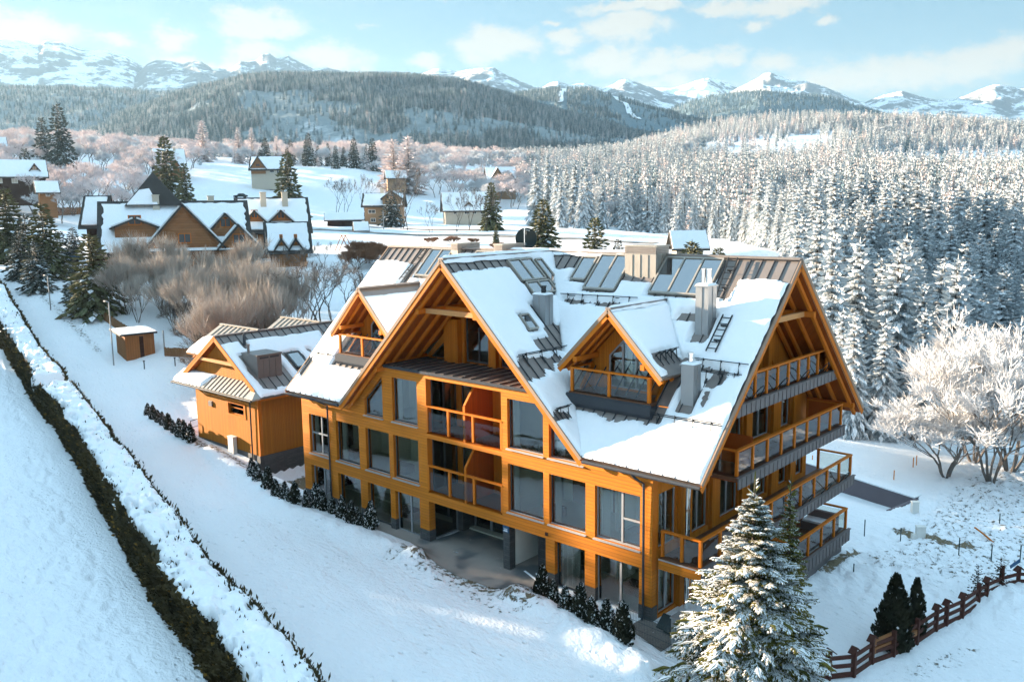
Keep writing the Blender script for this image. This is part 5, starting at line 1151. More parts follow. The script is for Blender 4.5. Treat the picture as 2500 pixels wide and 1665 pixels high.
def conifer(seed, H, R, whorls, per, m, snow, sub=0, top_bare=.0, w=.28, h0=.06, shape=.9, droop=.35, ratio=.42, tops=True, top=1.0):
    """returns QB of needles and snow. material 0 needles, 1 snow, 2 bark"""
    rg = np.random.default_rng(seed); qb = QB()
    zs = h0 + (top - h0) * np.linspace(0, 1, whorls) ** .92; B = []; A = []; L = []; Pt = []; Sg = []
    for k, z in enumerate(zs[:-1]):
        r = R * max(0, 1 - z / top) ** shape * (1 + .12 * math.sin(k * 2.4)) + .03 * R; n = max(3, int(round(per * (0.45 + .55 * (1 - z)))))
        for j in range(n):
            B.append((0, 0, (z + rg.uniform(-.4, .4) / whorls) * H)); A.append(k * 1.9 + j * 2 * math.pi / n + rg.uniform(-.3, .3)); L.append(r * rg.uniform(.72, 1.14))
            Pt.append(math.radians(38 * z - 6 + rg.uniform(-7, 7))); Sg.append(droop * (1 - z * .8) * rg.uniform(.7, 1.2))
    B, A, L, Pt, Sg = map(lambda q: np.array(q, float), (B, A, L, Pt, Sg))
    P, a, l, p, t = fan(B, A, L, Pt, Sg, m, ratio, rg=rg)
    tipP, tipa, tipl = B, A, L
    if sub:
        sgs = np.full(len(l), .18); P2, a2, l2, p2, t2 = fan(P, a, l, p, sgs, sub, .55, .15, 50, rg)
        tt = np.repeat(t, sub * 2); sn = (rg.random(len(l2)) < snow * (.35 + .8 * tt)).astype(int)
        leafs(qb, P2, a2, np.maximum(l2, .011 * H), p2, w, sn, 0, .012, .2)
        on = sn > 0
    sn = (rg.random(len(l)) < snow * (.55 + .6 * t)).astype(int)
    leafs(qb, P, a, l * (1.0 if not sub else .95), p, w * (1 if not sub else .55), sn, np.where(rg.random(len(l)) < snow * (.35 if snow < .5 else .7), 1, 0), .0, .16 if sub else .3)
    # shoots at the branch ends and along the spine
    tip = np.stack([np.cos(A), np.sin(A), 0 * A], -1) * (L * np.cos(Pt) * .86)[:, None] + B; tip[:, 2] += L * (.86 * np.sin(Pt) - Sg * .74)
    leafs(qb, tip, A, L * .24 + .05, Pt - Sg, w * .8, (rg.random(len(A)) < snow).astype(int), 0, 0, .1)
    # spine of each branch as two narrow quads, and the trunk
    s0, s1 = B, tip; up = np.array([0, 0, 1.0]) * (.012 * H / 8)
    qb.add(s0 - up, s0 + up, s1 + up * .3, s1 - up * .3, 2)
    k = 7; ang = np.linspace(0, 2 * math.pi, k + 1); r0 = .018 * H
    for i in range(k):
        a0, a1 = ang[i], ang[i + 1]; pts = [np.array([[r0 * math.cos(q) * f, r0 * math.sin(q) * f, zz]]) for q, f, zz in ((a0, 1, -.3), (a1, 1, -.3), (a1, .08, H), (a0, .08, H))]
        qb.add(*pts, 2)
    # leader
    if tops:
        la = rg.uniform(0, 6.28, 10); z0 = np.linspace(.9, .99, 10) * H; Pl = np.stack([0 * la, 0 * la, z0], -1)
        leafs(qb, Pl, la, np.linspace(.07, .03, 10) * H * .7, np.full(10, .75), w * .6, (rg.random(10) < snow).astype(int), 0, 0, 0)
        qb.add(*[np.array([p_]) for p_ in ((-.006 * H, 0, .95 * H), (.006 * H, 0, .95 * H), (.001 * H, 0, 1.03 * H), (-.001 * H, 0, 1.03 * H))], 0)
    return qb
def bare_tree(seed, H, spread, levels, kids, r0, up=.5, twigs=6, stems=1, twig_len=.08, lean=0.0, tw=.02, jit=.55, rise=.15):
    """branching skeleton: 0 bark tubes, 1 fine frosted twigs"""
    rg = np.random.default_rng(seed); qb = QB(); segs = []; ends = []
    def grow(p, d, L, r, lv):
        q = p; n = 3 if lv < 2 else 2
        for i in range(n):
            d = d + rg.normal(0, .13, 3) + np.array([0, 0, .05 * up]); d = d / np.linalg.norm(d); q2 = q + d * L / n; segs.append((q, q2, r * (1 - .25 * i / n), r * (1 - .25 * (i + 1) / n), lv)); q = q2
            if lv >= levels - 2 or (lv > 0 and i > 0): ends.append((q, d, L))
        if lv < levels:
            for k in range(kids):
                a = rg.uniform(0, 6.28); c = np.array([math.cos(a), math.sin(a), rg.uniform(-.15, .5)]) * spread; e = d + c; e = e / np.linalg.norm(e); e[2] = max(e[2], -.15); grow(q, e, L * rg.uniform(.58, .82), r * .58, lv + 1)
    for s in range(stems):
        a = s * 2.4 + rg.uniform(0, .7); tl = (.12 if stems == 1 else rg.uniform(.15, .55)); d = np.array([math.cos(a) * tl + lean, math.sin(a) * tl, 1.0]); d /= np.linalg.norm(d)
        grow(np.array([math.cos(a), math.sin(a), 0]) * (.0 if stems == 1 else .02 * H), d, H * (.36 if stems == 1 else .30) * rg.uniform(.85, 1.1), r0, 0)
    S0 = np.array([s[0] for s in segs]); S1 = np.array([s[1] for s in segs]); R0 = np.array([s[2] for s in segs]); R1 = np.array([s[3] for s in segs]); LV = np.array([s[4] for s in segs])
    d = S1 - S0; d /= np.linalg.norm(d, axis=1, keepdims=True); a = np.cross(d, [.31, .17, .93]); a /= np.linalg.norm(a, axis=1, keepdims=True); b = np.cross(d, a)
    for k in range(3):
        t0, t1 = 2.094 * k, 2.094 * (k + 1); e0 = a * math.cos(t0) + b * math.sin(t0); e1 = a * math.cos(t1) + b * math.sin(t1)
        qb.add(S0 + e0 * R0[:, None], S0 + e1 * R0[:, None], S1 + e1 * R1[:, None], S1 + e0 * R1[:, None], np.where(LV >= levels - 1, 1, 0))
    E = np.repeat(np.array([e[0] for e in ends]), twigs, 0); D = np.repeat(np.array([e[1] for e in ends]), twigs, 0); n = len(E)
    v = D + rg.normal(0, jit, (n, 3)) + np.array([0, 0, rise]); v /= np.linalg.norm(v, axis=1, keepdims=True); L = H * twig_len * rg.uniform(.5, 1.3, n); c = np.cross(v, rg.normal(0, 1, (n, 3))); c /= np.linalg.norm(c, axis=1, keepdims=True)
    wv = c * (L * tw + .0006 * H)[:, None]; E = E + D * rg.uniform(-.05, .02, n)[:, None] * H * .5; tip = E + v * L[:, None]
    qb.add(E - wv, E + wv, tip + wv * .35, tip - wv * .35, 1)
    return qb
def cone_shrub(seed, H, R, n, leaf, snow=.04):
    """dense upright arborvitae: flat sprays over a narrow cone plus a dark inner body. 0 leaf, 1 snow"""
    rg = np.random.default_rng(seed); qb = QB(); t = rg.random(n) ** 1.15; a = rg.uniform(0, 6.283, n); prof = np.sin(np.clip((1 - t) * 1.25 + .0, 0, 1.25) / 1.25 * math.pi / 2) ** .8 * (1 - .35 * np.exp(-t * 9)); lum = 1 + .16 * np.sin(a * 3 + t * 11) + .1 * np.sin(a * 5 - t * 17)
    r = R * prof * lum * rg.uniform(.55, 1.05, n); P = np.stack([np.cos(a) * r, np.sin(a) * r, t * H * .95], -1)
    o = np.stack([np.cos(a), np.sin(a), 0 * a], -1); d = o * .38 + np.array([0, 0, 1.0]) + rg.normal(0, .18, (n, 3)); d /= np.linalg.norm(d, axis=1, keepdims=True)
    c = np.cross(d, o + rg.normal(0, .7, (n, 3))); c /= np.linalg.norm(c, axis=1, keepdims=True); L = leaf * rg.uniform(.7, 1.4, n)
    tip = P + d * L[:, None]; mid = P + d * (L * .5)[:, None]; w = c * (L * .3)[:, None]; qb.add(P, mid + w, tip, mid - w, (rg.random(n) < snow).astype(int))
    k = 10; zs = np.linspace(0, .93, 9)
    for z0, z1 in zip(zs[:-1], zs[1:]):
        pr = lambda z: R * .66 * math.sin(min((1 - z), 1) * math.pi / 2) ** .8 + .01
        for i in range(k):
            A0, A1 = 6.283 * i / k, 6.283 * (i + 1) / k; f = lambda A, z: np.array([[math.cos(A) * pr(z), math.sin(A) * pr(z), z * H]]); qb.add(f(A0, z0), f(A1, z0), f(A1, z1), f(A0, z1), 0)
    return qb
def tree_thing(name, label, cat, qb, mats, loc, rot=0, sc=1.0, group=None, split=None, crown='crown'):
    """thing with a crown part and a trunk part (faces of material `split` go to the trunk)"""
    t = thing(name, label, cat, tuple(loc), group); t.rotation_euler = (0, 0, rot); t.scale = (sc,) * 3
    Q = np.concatenate(qb.q); M = np.concatenate(qb.m)
    def sub(mask, nm, mm):
        q = Q[mask]; 
        if len(q): mesh_np(nm, q.reshape(-1, 3), np.arange(len(q) * 4).reshape(-1, 4), mats, mm[mask], t)
    if split is None: sub(np.ones(len(Q), bool), crown, M)
    else: sub(M != split, crown, M); sub(M == split, 'trunk', M)
    return t
def scatter(name, pts, scl, rot, idx, protos, label, cat):
    """one object that instances tree meshes on many ground points"""
    me = bpy.data.meshes.new(name); me.vertices.add(len(pts)); me.vertices.foreach_set('co', np.asarray(pts, np.float32).ravel())
    for nm, ty, val in (('scl', 'FLOAT', scl), ('rot', 'FLOAT', rot), ('idx', 'INT', idx)):
        a = me.attributes.new(nm, ty, 'POINT'); a.data.foreach_set('value', np.asarray(val, np.int32 if ty == 'INT' else np.float32))
    o = bpy.data.objects.new(name, me); link(o); o['kind'] = 'stuff'; tag(o, label, cat)
    g = bpy.data.node_groups.new(name, 'GeometryNodeTree'); g.interface.new_socket('Geometry', in_out='INPUT', socket_type='NodeSocketGeometry'); g.interface.new_socket('Geometry', in_out='OUTPUT', socket_type='NodeSocketGeometry')
    n, l = g.nodes, g.links; gi = n.new('NodeGroupInput'); go = n.new('NodeGroupOutput'); ip = n.new('GeometryNodeInstanceOnPoints'); jn = n.new('GeometryNodeJoinGeometry')
    for p in reversed(protos):
        oi = n.new('GeometryNodeObjectInfo'); oi.inputs['Object'].default_value = p; oi.inputs['As Instance'].default_value = True; oi.transform_space = 'ORIGINAL'; l.new(oi.outputs['Geometry'], jn.inputs[0])
    def attr(nm, ty): q = n.new('GeometryNodeInputNamedAttribute'); q.data_type = ty; q.inputs['Name'].default_value = nm; return q.outputs['Attribute']
    l.new(gi.outputs[0], ip.inputs['Points']); l.new(jn.outputs[0], ip.inputs['Instance']); ip.inputs['Pick Instance'].default_value = True
    l.new(attr('idx', 'INT'), ip.inputs['Instance Index']); l.new(attr('scl', 'FLOAT'), ip.inputs['Scale'])
    cx = n.new('ShaderNodeCombineXYZ'); l.new(attr('rot', 'FLOAT'), cx.inputs[2]); er = n.new('FunctionNodeEulerToRotation'); l.new(cx.outputs[0], er.inputs[0]); l.new(er.outputs[0], ip.inputs['Rotation'])
    l.new(ip.outputs[0], go.inputs[0]); md = o.modifiers.new('scatter', 'NODES'); md.node_group = g
    return o
# ---------------------------------------------------------------- foreground spruce and garden planting
hero_base = np.array((6.1, -3.6, gz(6.1, -3.6) - .1)); HH = at(1825, 1118, depth_of(hero_base))[2] - hero_base[2]
qb = conifer(3, HH / 1.03, 3.35, 40, 18, 13, .64, sub=6, w=.21, h0=.03, shape=.88, top=.94, droop=.30, ratio=.40)
tree_thing('spruce', 'big snow frosted spruce in the foreground against the chalet corner balcony', 'tree', qb, ['needle', 'snow_leaf', 'bark'], hero_base, .4, split=2)
b2 = np.array((4.6, 2.6, gz(4.6, 2.6) - .1)); qb = conifer(5, (at(1932, 1135, depth_of(b2))[2] - b2[2]) / 1.03, 1.35, 26, 11, 10, .16, sub=4, w=.2, h0=.04, droop=.3, ratio=.38, top=.93)
tree_thing('spruce', 'slim dark green spruce with golden tip behind the big frosted one', 'tree', qb, ['needle', 'snow_leaf', 'bark'], b2, 1.4, split=2)

# arborvitae: a row of seven at the chalet corner, a row further left, one short hedge row at the side building
TH_ = [cone_shrub(s, 1.0, .23, 1500, .075, .05 + .05 * s) for s in (1, 2, 3)]
protos = []
ords = ['first', 'second', 'third', 'fourth', 'fifth', 'sixth', 'seventh', 'eighth', 'ninth', 'tenth', 'eleventh', 'twelfth', 'thirteenth', 'fourteenth']
def thuja(i, p, h, label, group, wid=1.0):
    k = i % 3
    if len(protos) <= k: 
        t = tree_thing('arborvitae', label, 'shrub', TH_[k], ['needle_dark', 'snow_leaf'], p, 0, 1, group, crown='foliage'); protos.append(t)
    else: t = copy_tree(protos[k], tuple(p), i * 1.3, 1); t['label'] = label; t['group'] = group
    h *= 1 + .13 * math.sin(i * 2.3 + 1); t.scale = (h * wid, h * wid * (1 + .1 * math.cos(i * 3.1)), h); t.rotation_euler = (.05 * math.sin(i * 1.7), .05 * math.cos(i * 2.9), i * 1.3); t.location = tuple(p); return t
c = 0
for i, (px, py, hp) in enumerate(((1322, 1464, 78), (1352, 1487, 76), (1382, 1505, 84), (1414, 1522, 90), (1446, 1540, 96), (1483, 1560, 100), (1522, 1580, 104))):
    p = ground_hit(px, py); h = hp / FPX * depth_of(p) * 1.03; thuja(i, p - (0, 0, .05), h, f'{ords[i]} arborvitae from the stone pillar in the row at the chalet corner', 'arborvitae in the row at the chalet corner')
for i, (px, py, hp) in enumerate(((618, 1172, 60), (632, 1186, 62), (655, 1206, 62), (676, 1222, 60), (700, 1234, 64), (722, 1240, 60), (750, 1244, 62), (772, 1240, 62), (790, 1248, 56), (812, 1256, 52), (835, 1270, 58), (856, 1284, 68), (876, 1288, 56), (904, 1296, 66))):
    p = ground_hit(px, py); h = hp / FPX * depth_of(p); thuja(i + 1, p - (0, 0, .05), h, f'{ords[i]} arborvitae from the side building in the row below the left windows', 'arborvitae in the row below the left windows')
for i, (px, py, hp) in enumerate(((362, 1014, 34), (374, 1024, 34), (387, 1032, 36), (399, 1040, 36), (412, 1048, 38), (425, 1056, 38), (438, 1064, 42), (452, 1072, 46), (466, 1078, 52))):
    p = ground_hit(px, py); h = hp / FPX * depth_of(p); thuja(i + 2, p - (0, 0, .05), h, f'{ords[i]} arborvitae from the road in the short row at the side building', 'arborvitae in the short row at the side building', 1.15)
p = ground_hit(2180, 1586); tree_thing('arborvitae', 'tall dark conical arborvitae behind the rustic fence', 'shrub', cone_shrub(11, 3.45, 0.74, 5200, .18, .01), ['needle_dark', 'snow_leaf'], p - (0, 0, .1), crown='foliage')
p = ground_hit(2232, 1552); tree_thing('arborvitae', 'narrow dark arborvitae right of the tall conical one', 'shrub', cone_shrub(12, 2.75, 0.44, 2600, .16, .02), ['needle_dark', 'snow_leaf'], p - (0, 0, .1), crown='foliage')
for i, (px, py, hp, lb) in enumerate(((2382, 1476, 100, 'spindly dark young conifer beside the rustic fence'), (2437, 1452, 98, 'bushier young conifer at the bend of the rustic fence'))):
    p = ground_hit(px, py); H = hp / FPX * depth_of(p); tree_thing('young_conifer', lb, 'tree', conifer(31 + i, H, .38 * H * .62, 11, 6, 4, .06, w=.3, h0=.3, shape=.5, droop=.2), ['needle_brown', 'snow_leaf', 'bark'], p, i, split=2)

# ---------------------------------------------------------------- snow covered hedge along the road
HP = np.array([(1.3, -15.98), (-1.37, -15.33), (-9.37, -13.38), (-16.07, -11.88), (-29.47, -8.4), (-39.07, -6.0), (-48.6, -3.7), (-60.6, -1.3), (-71, .5), (-84, 2.8), (-96, 4.5), (-112, 6.6)], float)
def build_hedge():
    hd = thing('hedge', 'long brown clipped hedge with thick snow on top beside the road', 'hedge', (-25, -9, 0))
    sl = np.concatenate([[0], np.cumsum(np.hypot(*np.diff(HP, axis=0).T))]); S = np.arange(0, sl[-1], .16)
    cx, cyy = np.interp(S, sl, HP[:, 0]), np.interp(S, sl, HP[:, 1]); tx = np.gradient(cx); ty = np.gradient(cyy); L = np.hypot(tx, ty); tx /= L; ty /= L; nx, ny = -ty, tx   # points to the field side (-y)
    sgn = np.where(ny < 0, 1, -1); nx, ny = nx * sgn, ny * sgn
    gzv = terrain(cx, cyy, False); gap = ((S > 57) & (S < 59.5)) * .8
    W = 1.0 + .16 * (fbm(S * .3, S * 0, 3, 3) - .5) * 2; Hh = 2.1 + .35 * (fbm(S * .25, S * 0, 3, 9) - .5) * 2 - gap; end = np.clip(S / .9, .25, 1) ** .5; W = W * end; Hh = Hh * (0.4 + .6 * end)
    # body
    prof = [(-1, -.1), (-1.04, .5), (-1.0, .9), (-.7, 1.0), (0, 1.03), (.7, 1.0), (1.0, .9), (1.04, .5), (1, -.1)]; R = []
    for u, v in prof:
        k = .16 * (fbm(S * 2.0, S * 0 + u * 3 + v * 2, 3, 17) - .5); R.append(np.stack([cx + nx * (u * W * .88 + k), cyy + ny * (u * W * .88 + k), gzv + v * Hh * .95], -1))
    G = np.stack(R, 1); n, m = G.shape[:2]; i = np.arange(n - 1)[:, None] * m; j = np.arange(m - 1)[None]; F = np.stack([i + j, i + j + 1, i + m + j + 1, i + m + j], -1).reshape(-1, 4)
    cap = np.array([[0, 2, 4, 6], [0, 6, 7, 8]]); F = np.concatenate([F, cap])
    b = world_base(hd)
    # leaves: sprays over the two faces, denser close to the viewer
    N = 95000; s = sl[-1] * rng.random(N) ** 2.1; side = np.where(rng.random(N) < .72, 1, -1); v = rng.random(N) ** .9
    g = lambda A: np.interp(s, S, A)
    k = rng.normal(0, .07, N); lum = .16 * (fbm(s * 1.2, v * 2.2 + side * 7, 3, 23) - .5); x = g(cx) + g(nx) * side * (g(W) + k + lum - .06); y = g(cyy) + g(ny) * side * (g(W) + k + lum - .06); z = g(gzv) + v * g(Hh)
    o = np.stack([g(nx) * side, g(ny) * side, 0 * s], -1); d = o * .6 + np.array([0, 0, .75]) + rng.normal(0, .35, (N, 3)); d /= np.linalg.norm(d, axis=1, keepdims=True); c_ = np.cross(d, o + rng.normal(0, .6, (N, 3))); c_ /= np.linalg.norm(c_, axis=1, keepdims=True); Ls = (.12 + .10 * rng.random(N)) * (1 + s / 55)
    P = np.stack([x, y, z], -1) - b; q = QB(); md = P + d * (Ls * .5)[:, None]; w = c_ * (Ls * .3)[:, None]; q.add(P, md + w, P + d * Ls[:, None], md - w, np.where(rng.random(N) < .04, 1, 0))
    n2 = 3000; s = sl[-1] * rng.random(n2) ** 1.6; u = np.where(rng.random(n2) < .6, -1.0 + .12 * rng.normal(0, 1, n2), rng.uniform(-1, 1, n2)); P = np.stack([g(cx) + g(nx) * u * g(W), g(cyy) + g(ny) * u * g(W), g(gzv) + g(Hh) + .02], -1) - b
    d = np.array([0, 0, 1.0]) + rng.normal(0, .35, (n2, 3)); d /= np.linalg.norm(d, axis=1, keepdims=True); Ls = .26 * rng.random(n2) + .1; c_ = np.cross(d, rng.normal(0, 1, (n2, 3))); c_ /= np.linalg.norm(c_, axis=1, keepdims=True); md = P + d * (Ls * .5)[:, None]; w = c_ * (Ls * .16)[:, None]; q.add(P, md + w, P + d * Ls[:, None], md - w, 0)
    mesh_np('hedge_body', G.reshape(-1, 3) - b, F, 'hedge_leaf', parent=hd, smooth=True); q.obj('foliage', ['hedge_leaf', 'needle_gold'], hd)
    # snow: hangs over the top, ragged lower edge on the field side
    us = np.linspace(-1.12, 1.75, 46); Sg_ = np.arange(0, sl[-1], .11); gg = lambda A: np.interp(Sg_, S, A); U, SS = np.meshgrid(us, Sg_)
    over = np.clip(U - 1, 0, None); uu = np.minimum(U, 1.0) + .06 * (over > 0); un = np.where(U < -1, -1.02, uu)
    lump = fbm(SS * .9, U * 1.6, 4, 51); lump2 = fbm(SS * 3.2, U * 3.0, 3, 57); T = .17 + .52 * (lump - .36) + .16 * (lump2 - .5)
    edge = (0.80 + .75 * (fbm(SS * .55, SS * 0, 3, 61) - .35) * 1.3 + .5 * (fbm(SS * 2.6, U * 1.5, 3, 63) - .5)) - U; T = T * sstep(edge, -.02, .35) * sstep(U + 1.13, 0, .2)
    T = T * sstep(fbm(SS * 1.7, U * 2.8, 3, 71) - (.26 + .22 * sstep(U, .15, 1.1)), 0.0, .07) * sstep(SS, .5, 1.6)
    keep = T > .015; T = np.where(keep, T, -.12)
    Wg, Hg, gx_, gy_, gnx, gny, ggz = [gg(A)[:, None] for A in (W, Hh, cx, cyy, nx, ny, gzv)]
    X = gx_ + gnx * (un * Wg + np.where(over > 0, T * .9, 0)); Y = gy_ + gny * (un * Wg + np.where(over > 0, T * .9, 0)); Z = ggz + Hg + np.where(over > 0, -over * 1.5 + T * .3, T) - .12 * np.clip(np.abs(U) - .6, 0, .4)
    V = np.stack([X, Y, Z], -1); nv, nu = U.shape; i = np.arange(nv - 1)[:, None] * nu; j = np.arange(nu - 1)[None]; F = np.stack([i + j, i + j + 1, i + nu + j + 1, i + nu + j], -1).reshape(-1, 4); kk = keep.ravel(); F = F[kk[F].any(1)]; Vv = V.reshape(-1, 3)
    a = Vv[F[:, 1]] - Vv[F[:, 0]]; e = Vv[F[:, 3]] - Vv[F[:, 0]]
    if np.cross(a, e)[:, 2].sum() < 0: F = F[:, ::-1]
    mesh_np('snow', Vv - b, F, 'snow_lump', parent=hd, smooth=True)
build_hedge()
fb = MB(); a = ground_hit(70, 955); c_ = ground_hit(138, 1052); u = np.array([0, 0, 1.0]); a0 = a + u * .5; c0 = c_ + u * .5; fb.panel([a0 - u * .35, c0 - u * .35, c0 + u * .25, a0 + u * .25], [], (.05, -.05, 0)); 
o = fb.build('board_fence', 'old_timber'); tag(o, 'weathered board leaning along the field side of the hedge', 'fence')

# ---------------------------------------------------------------- rustic fence on the right
def rustic_fence():
    base = [(2022, 1664), (2083, 1652), (2127, 1626), (2180, 1604), (2237, 1573), (2284, 1543), (2309, 1530), (2348, 1510), (2387, 1485), (2407, 1470), (2443, 1452), (2484, 1443), (2540, 1446)]
    P = [ground_hit(*b) for b in base]; P = [P[0] + (P[0] - P[1]) * 1.7] + P
    P[0][2] = gz(P[0][0], P[0][1])
    t = thing('rustic_fence', 'dark brown rustic rail fence with little roofed posts in the snow', 'fence', tuple(P[5]))
    H = [1.15] * len(P); H[-3] = 1.5
    for k, p in enumerate(P):
        m = MB(); m.beam(p - (0, 0, .3), p + (0, 0, H[k]), .17, .17, 0, (0, 1, .02)); m.build('post', 'rustic', t) 
        if k in (1, 2, 3, 6, 7, 8, 10, 12):
            d = P[min(k + 1, len(P) - 1)] - P[max(k - 1, 0)]; d[2] = 0; d /= np.linalg.norm(d); q = p + np.array([0, 0, H[k] + .12]); m = MB()
            m.beam(q, q + d * .26 - (0, 0, .22), .26, .03); m.beam(q, q - d * .26 - (0, 0, .22), .26, .03); m.build('post_roof', 'rustic', t)
    for a, b in zip(P[:-1], P[1:]):
        m = MB()
        for h in (.12, .5, .86): m.beam(a + (0, 0, h + rng.uniform(-.02, .02)), b + (0, 0, h + rng.uniform(-.02, .02)), .07, .15 if h > .2 else .19)
        m.build('rail', 'rustic', t)
    a, b = P[3], P[5]; m = MB(); m.beam(a + (0, 0, .55), b + (0, 0, .55), .1, .26); m.beam(a + (.0, 0, .9), a + (b - a) * .85 + (0, 0, .92), .1, .22); m.build('log_rail', 'old_timber', t)
    s = MB(); q = P[-2] + np.array([0, 0, 1.45]); s.beam(P[-3] + np.array([0, 0, 1.35]) + (P[-2] - P[-3]) * .45, q + (0, 0, .12), .04, .17); s.build('sign_board', 'sign_blue', t)
rustic_fence()
# thin wire fence posts in the field, poles, boxes
for i, (px, py, hp, lb) in enumerate(((2110, 1308, 40, 'left of the two utility boxes'), (2198, 1324, 35, 'beside the nearer utility box'), (2340, 1360, 48, 'at the edge of the shadow on the field'), (2420, 1365, 36, 'second from the right in the sunny field'), (2490, 1371, 42, 'at the right edge of the picture'), (2440, 1276, 22, 'far out in the trampled field'), (2083, 1414, 38, 'in the shaded snow near the balcony base'))):
    p = ground_hit(px, py); h = hp / FPX * depth_of(p); m = MB(); m.tube([p - (0, 0, .2), p + (0, 0, h)], .03, 6); tag(m.build('fence_stake', 'green_steel'), f'thin dark metal stake {lb}', 'post', 'stakes in the field')
for i, (px, py, w, lb) in enumerate(((2233, 1249, 18, 'pale utility box farther out in the sunny field'), (2246, 1317, 22, 'pale utility box with a low step, nearer in the sunny field'))):
    p = ground_hit(px, py); s = w / FPX * depth_of(p); r = facing(p); t = thing('utility_box', lb, 'box', tuple(p)); t.rotation_euler = (0, 0, r + .4); m = MB(); m.box(-s * .45, s * .45, -s * .3, s * .3, -.2, s * 1.35); local(m, 'cabinet', 'plaster_white', t); m = MB(); m.box(-s * .5, s * .5, -s * .35, s * .35, s * 1.35, s * 1.45); local(m, 'lid', 'plaster_white', t)
    if i: m = MB(); m.box(-s * .9, -s * .452, -s * .28, s * .3, -.2, s * .5); local(m, 'step', 'plaster_white', t)
for i, (px, py, hp, m_, lb) in enumerate(((2182, 1172, 22, 'orange_plastic', 'orange marker pole at the near corner of the ramp wall'), (2229, 1142, 22, 'orange_plastic', 'orange marker pole at the far end of the ramp wall'), (2237, 1136, 22, 'orange_plastic', 'rightmost orange marker pole by the ramp wall'), (1983, 1133, 20, 'orange_plastic', 'orange marker pole partly behind the balcony railing'))):
    p = ground_hit(px, py); h = hp / FPX * depth_of(p) * 1.1; m = MB(); m.tube([p - (0, 0, .3), p + (0, 0, h)], .035, 6); tag(m.build('marker_pole', m_), lb, 'pole', 'marker poles')
for i, ((x0, y0), (x1, y1)) in enumerate((((2380, 1290), (2425, 1328)), ((2135, 1196), (2182, 1206)))):
    a, b = ground_hit(x0, y0), ground_hit(x1, y1); m = MB(); m.tube([a + (0, 0, .06), (a + b) / 2 + (0, 0, .09), b + (0, 0, .05)], .05, 6); tag(m.build('pole_on_ground', 'timber'), ['long wooden pole lying in the trampled snow at the right', 'short wooden pole lying near the ramp wall'][i], 'pole')
# garage ramp wall
rw = MB(); d = (WALL_B - WALL_A); d /= np.hypot(*d); nrm = np.array([d[1], -d[0]]); A3 = np.append(WALL_A, 0); B3 = np.append(WALL_B, 0)
za_, zb_ = gz(*(WALL_A - nrm * .6)), gz(*(WALL_B - nrm * .6)); n3 = np.append(nrm, 0)
rw.prism([A3 + (0, 0, za_ - 2.2), B3 + (0, 0, zb_ - 2.2), B3 + (0, 0, zb_ + .02), A3 + (0, 0, za_ + .02)], n3 * -.0 + n3 * .22)
rw.prism([A3 + (0, 0, za_ - 2.2) - n3 * .72, B3 + (0, 0, zb_ - 2.2) - n3 * .72, B3 + (0, 0, zb_ + .0) - n3 * .72, A3 + (0, 0, za_ + .0) - n3 * .72], n3 * .715)
C3 = B3 + n3 * 3.4; zc_ = gz(C3[0] + d[0] * .8, C3[1] + d[1] * .8); rw.prism([B3 + (0, 0, zb_ - 2.2), C3 + (0, 0, zc_ - 1.6), C3 + (0, 0, zc_ + .03), B3 + (0, 0, zb_ + .018)], np.append(d, 0) * .2)
tag(rw.build('ramp_wall', 'wall_concrete'), 'low dark retaining wall of the garage ramp in the snowy field', 'wall')
sc_ = MB(); q_ = n3 * -.8; sc_.prism([A3 + (0, 0, za_ + .023) + q_, B3 + (0, 0, zb_ + .023) + q_, B3 + (0, 0, zb_ + .10) + q_, A3 + (0, 0, za_ + .10) + q_], n3 * .98); o = sc_.build('snow_cap', 'snow_lump'); o.parent = bpy.data.objects['ramp_wall']
# wire mesh fence by the house corner
def mesh_fence():
    p0 = ground_hit(1520, 1545) ; p1 = ground_hit(1668, 1610); p2 = ground_hit(1720, 1640); t = thing('mesh_fence', 'green wire mesh fence panel with gate post beside the spruce', 'fence', tuple(p1))
    for p in (p0, p1, p1 + (p2 - p1) * .1, p2): m = MB(); m.beam(p - (0, 0, .3), p + (0, 0, 1.15), .06, .06, 0, (0, 1, .01)); m.build('post', 'green_steel', t)
    m = MB()
    for a, b in ((p0, p1), (p1 + (p2 - p1) * .1, p2)):
        L = np.linalg.norm(b - a)
        for k in range(int(L / .07)): q = a + (b - a) * k * .07 / L; m.beam(q + (0, 0, .03), q + (0, 0, 1.1), .008, .008)
        for h in (.05, .4, .75, 1.1): m.beam(a + (0, 0, h), b + (0, 0, h), .012, .012)
    m.build('mesh_panel', 'green_steel', t)
mesh_fence()
gb = MB(); gb.box(1.6, 2.35, -1.1, -.5, -.6, 1.0); gb.box(1.56, 2.39, -1.14, -.46, 1.0, 1.05); tag(gb.build('equipment_cabinet', 'zinc'), 'pale grey equipment cabinet beside the big frosted spruce', 'cabinet')
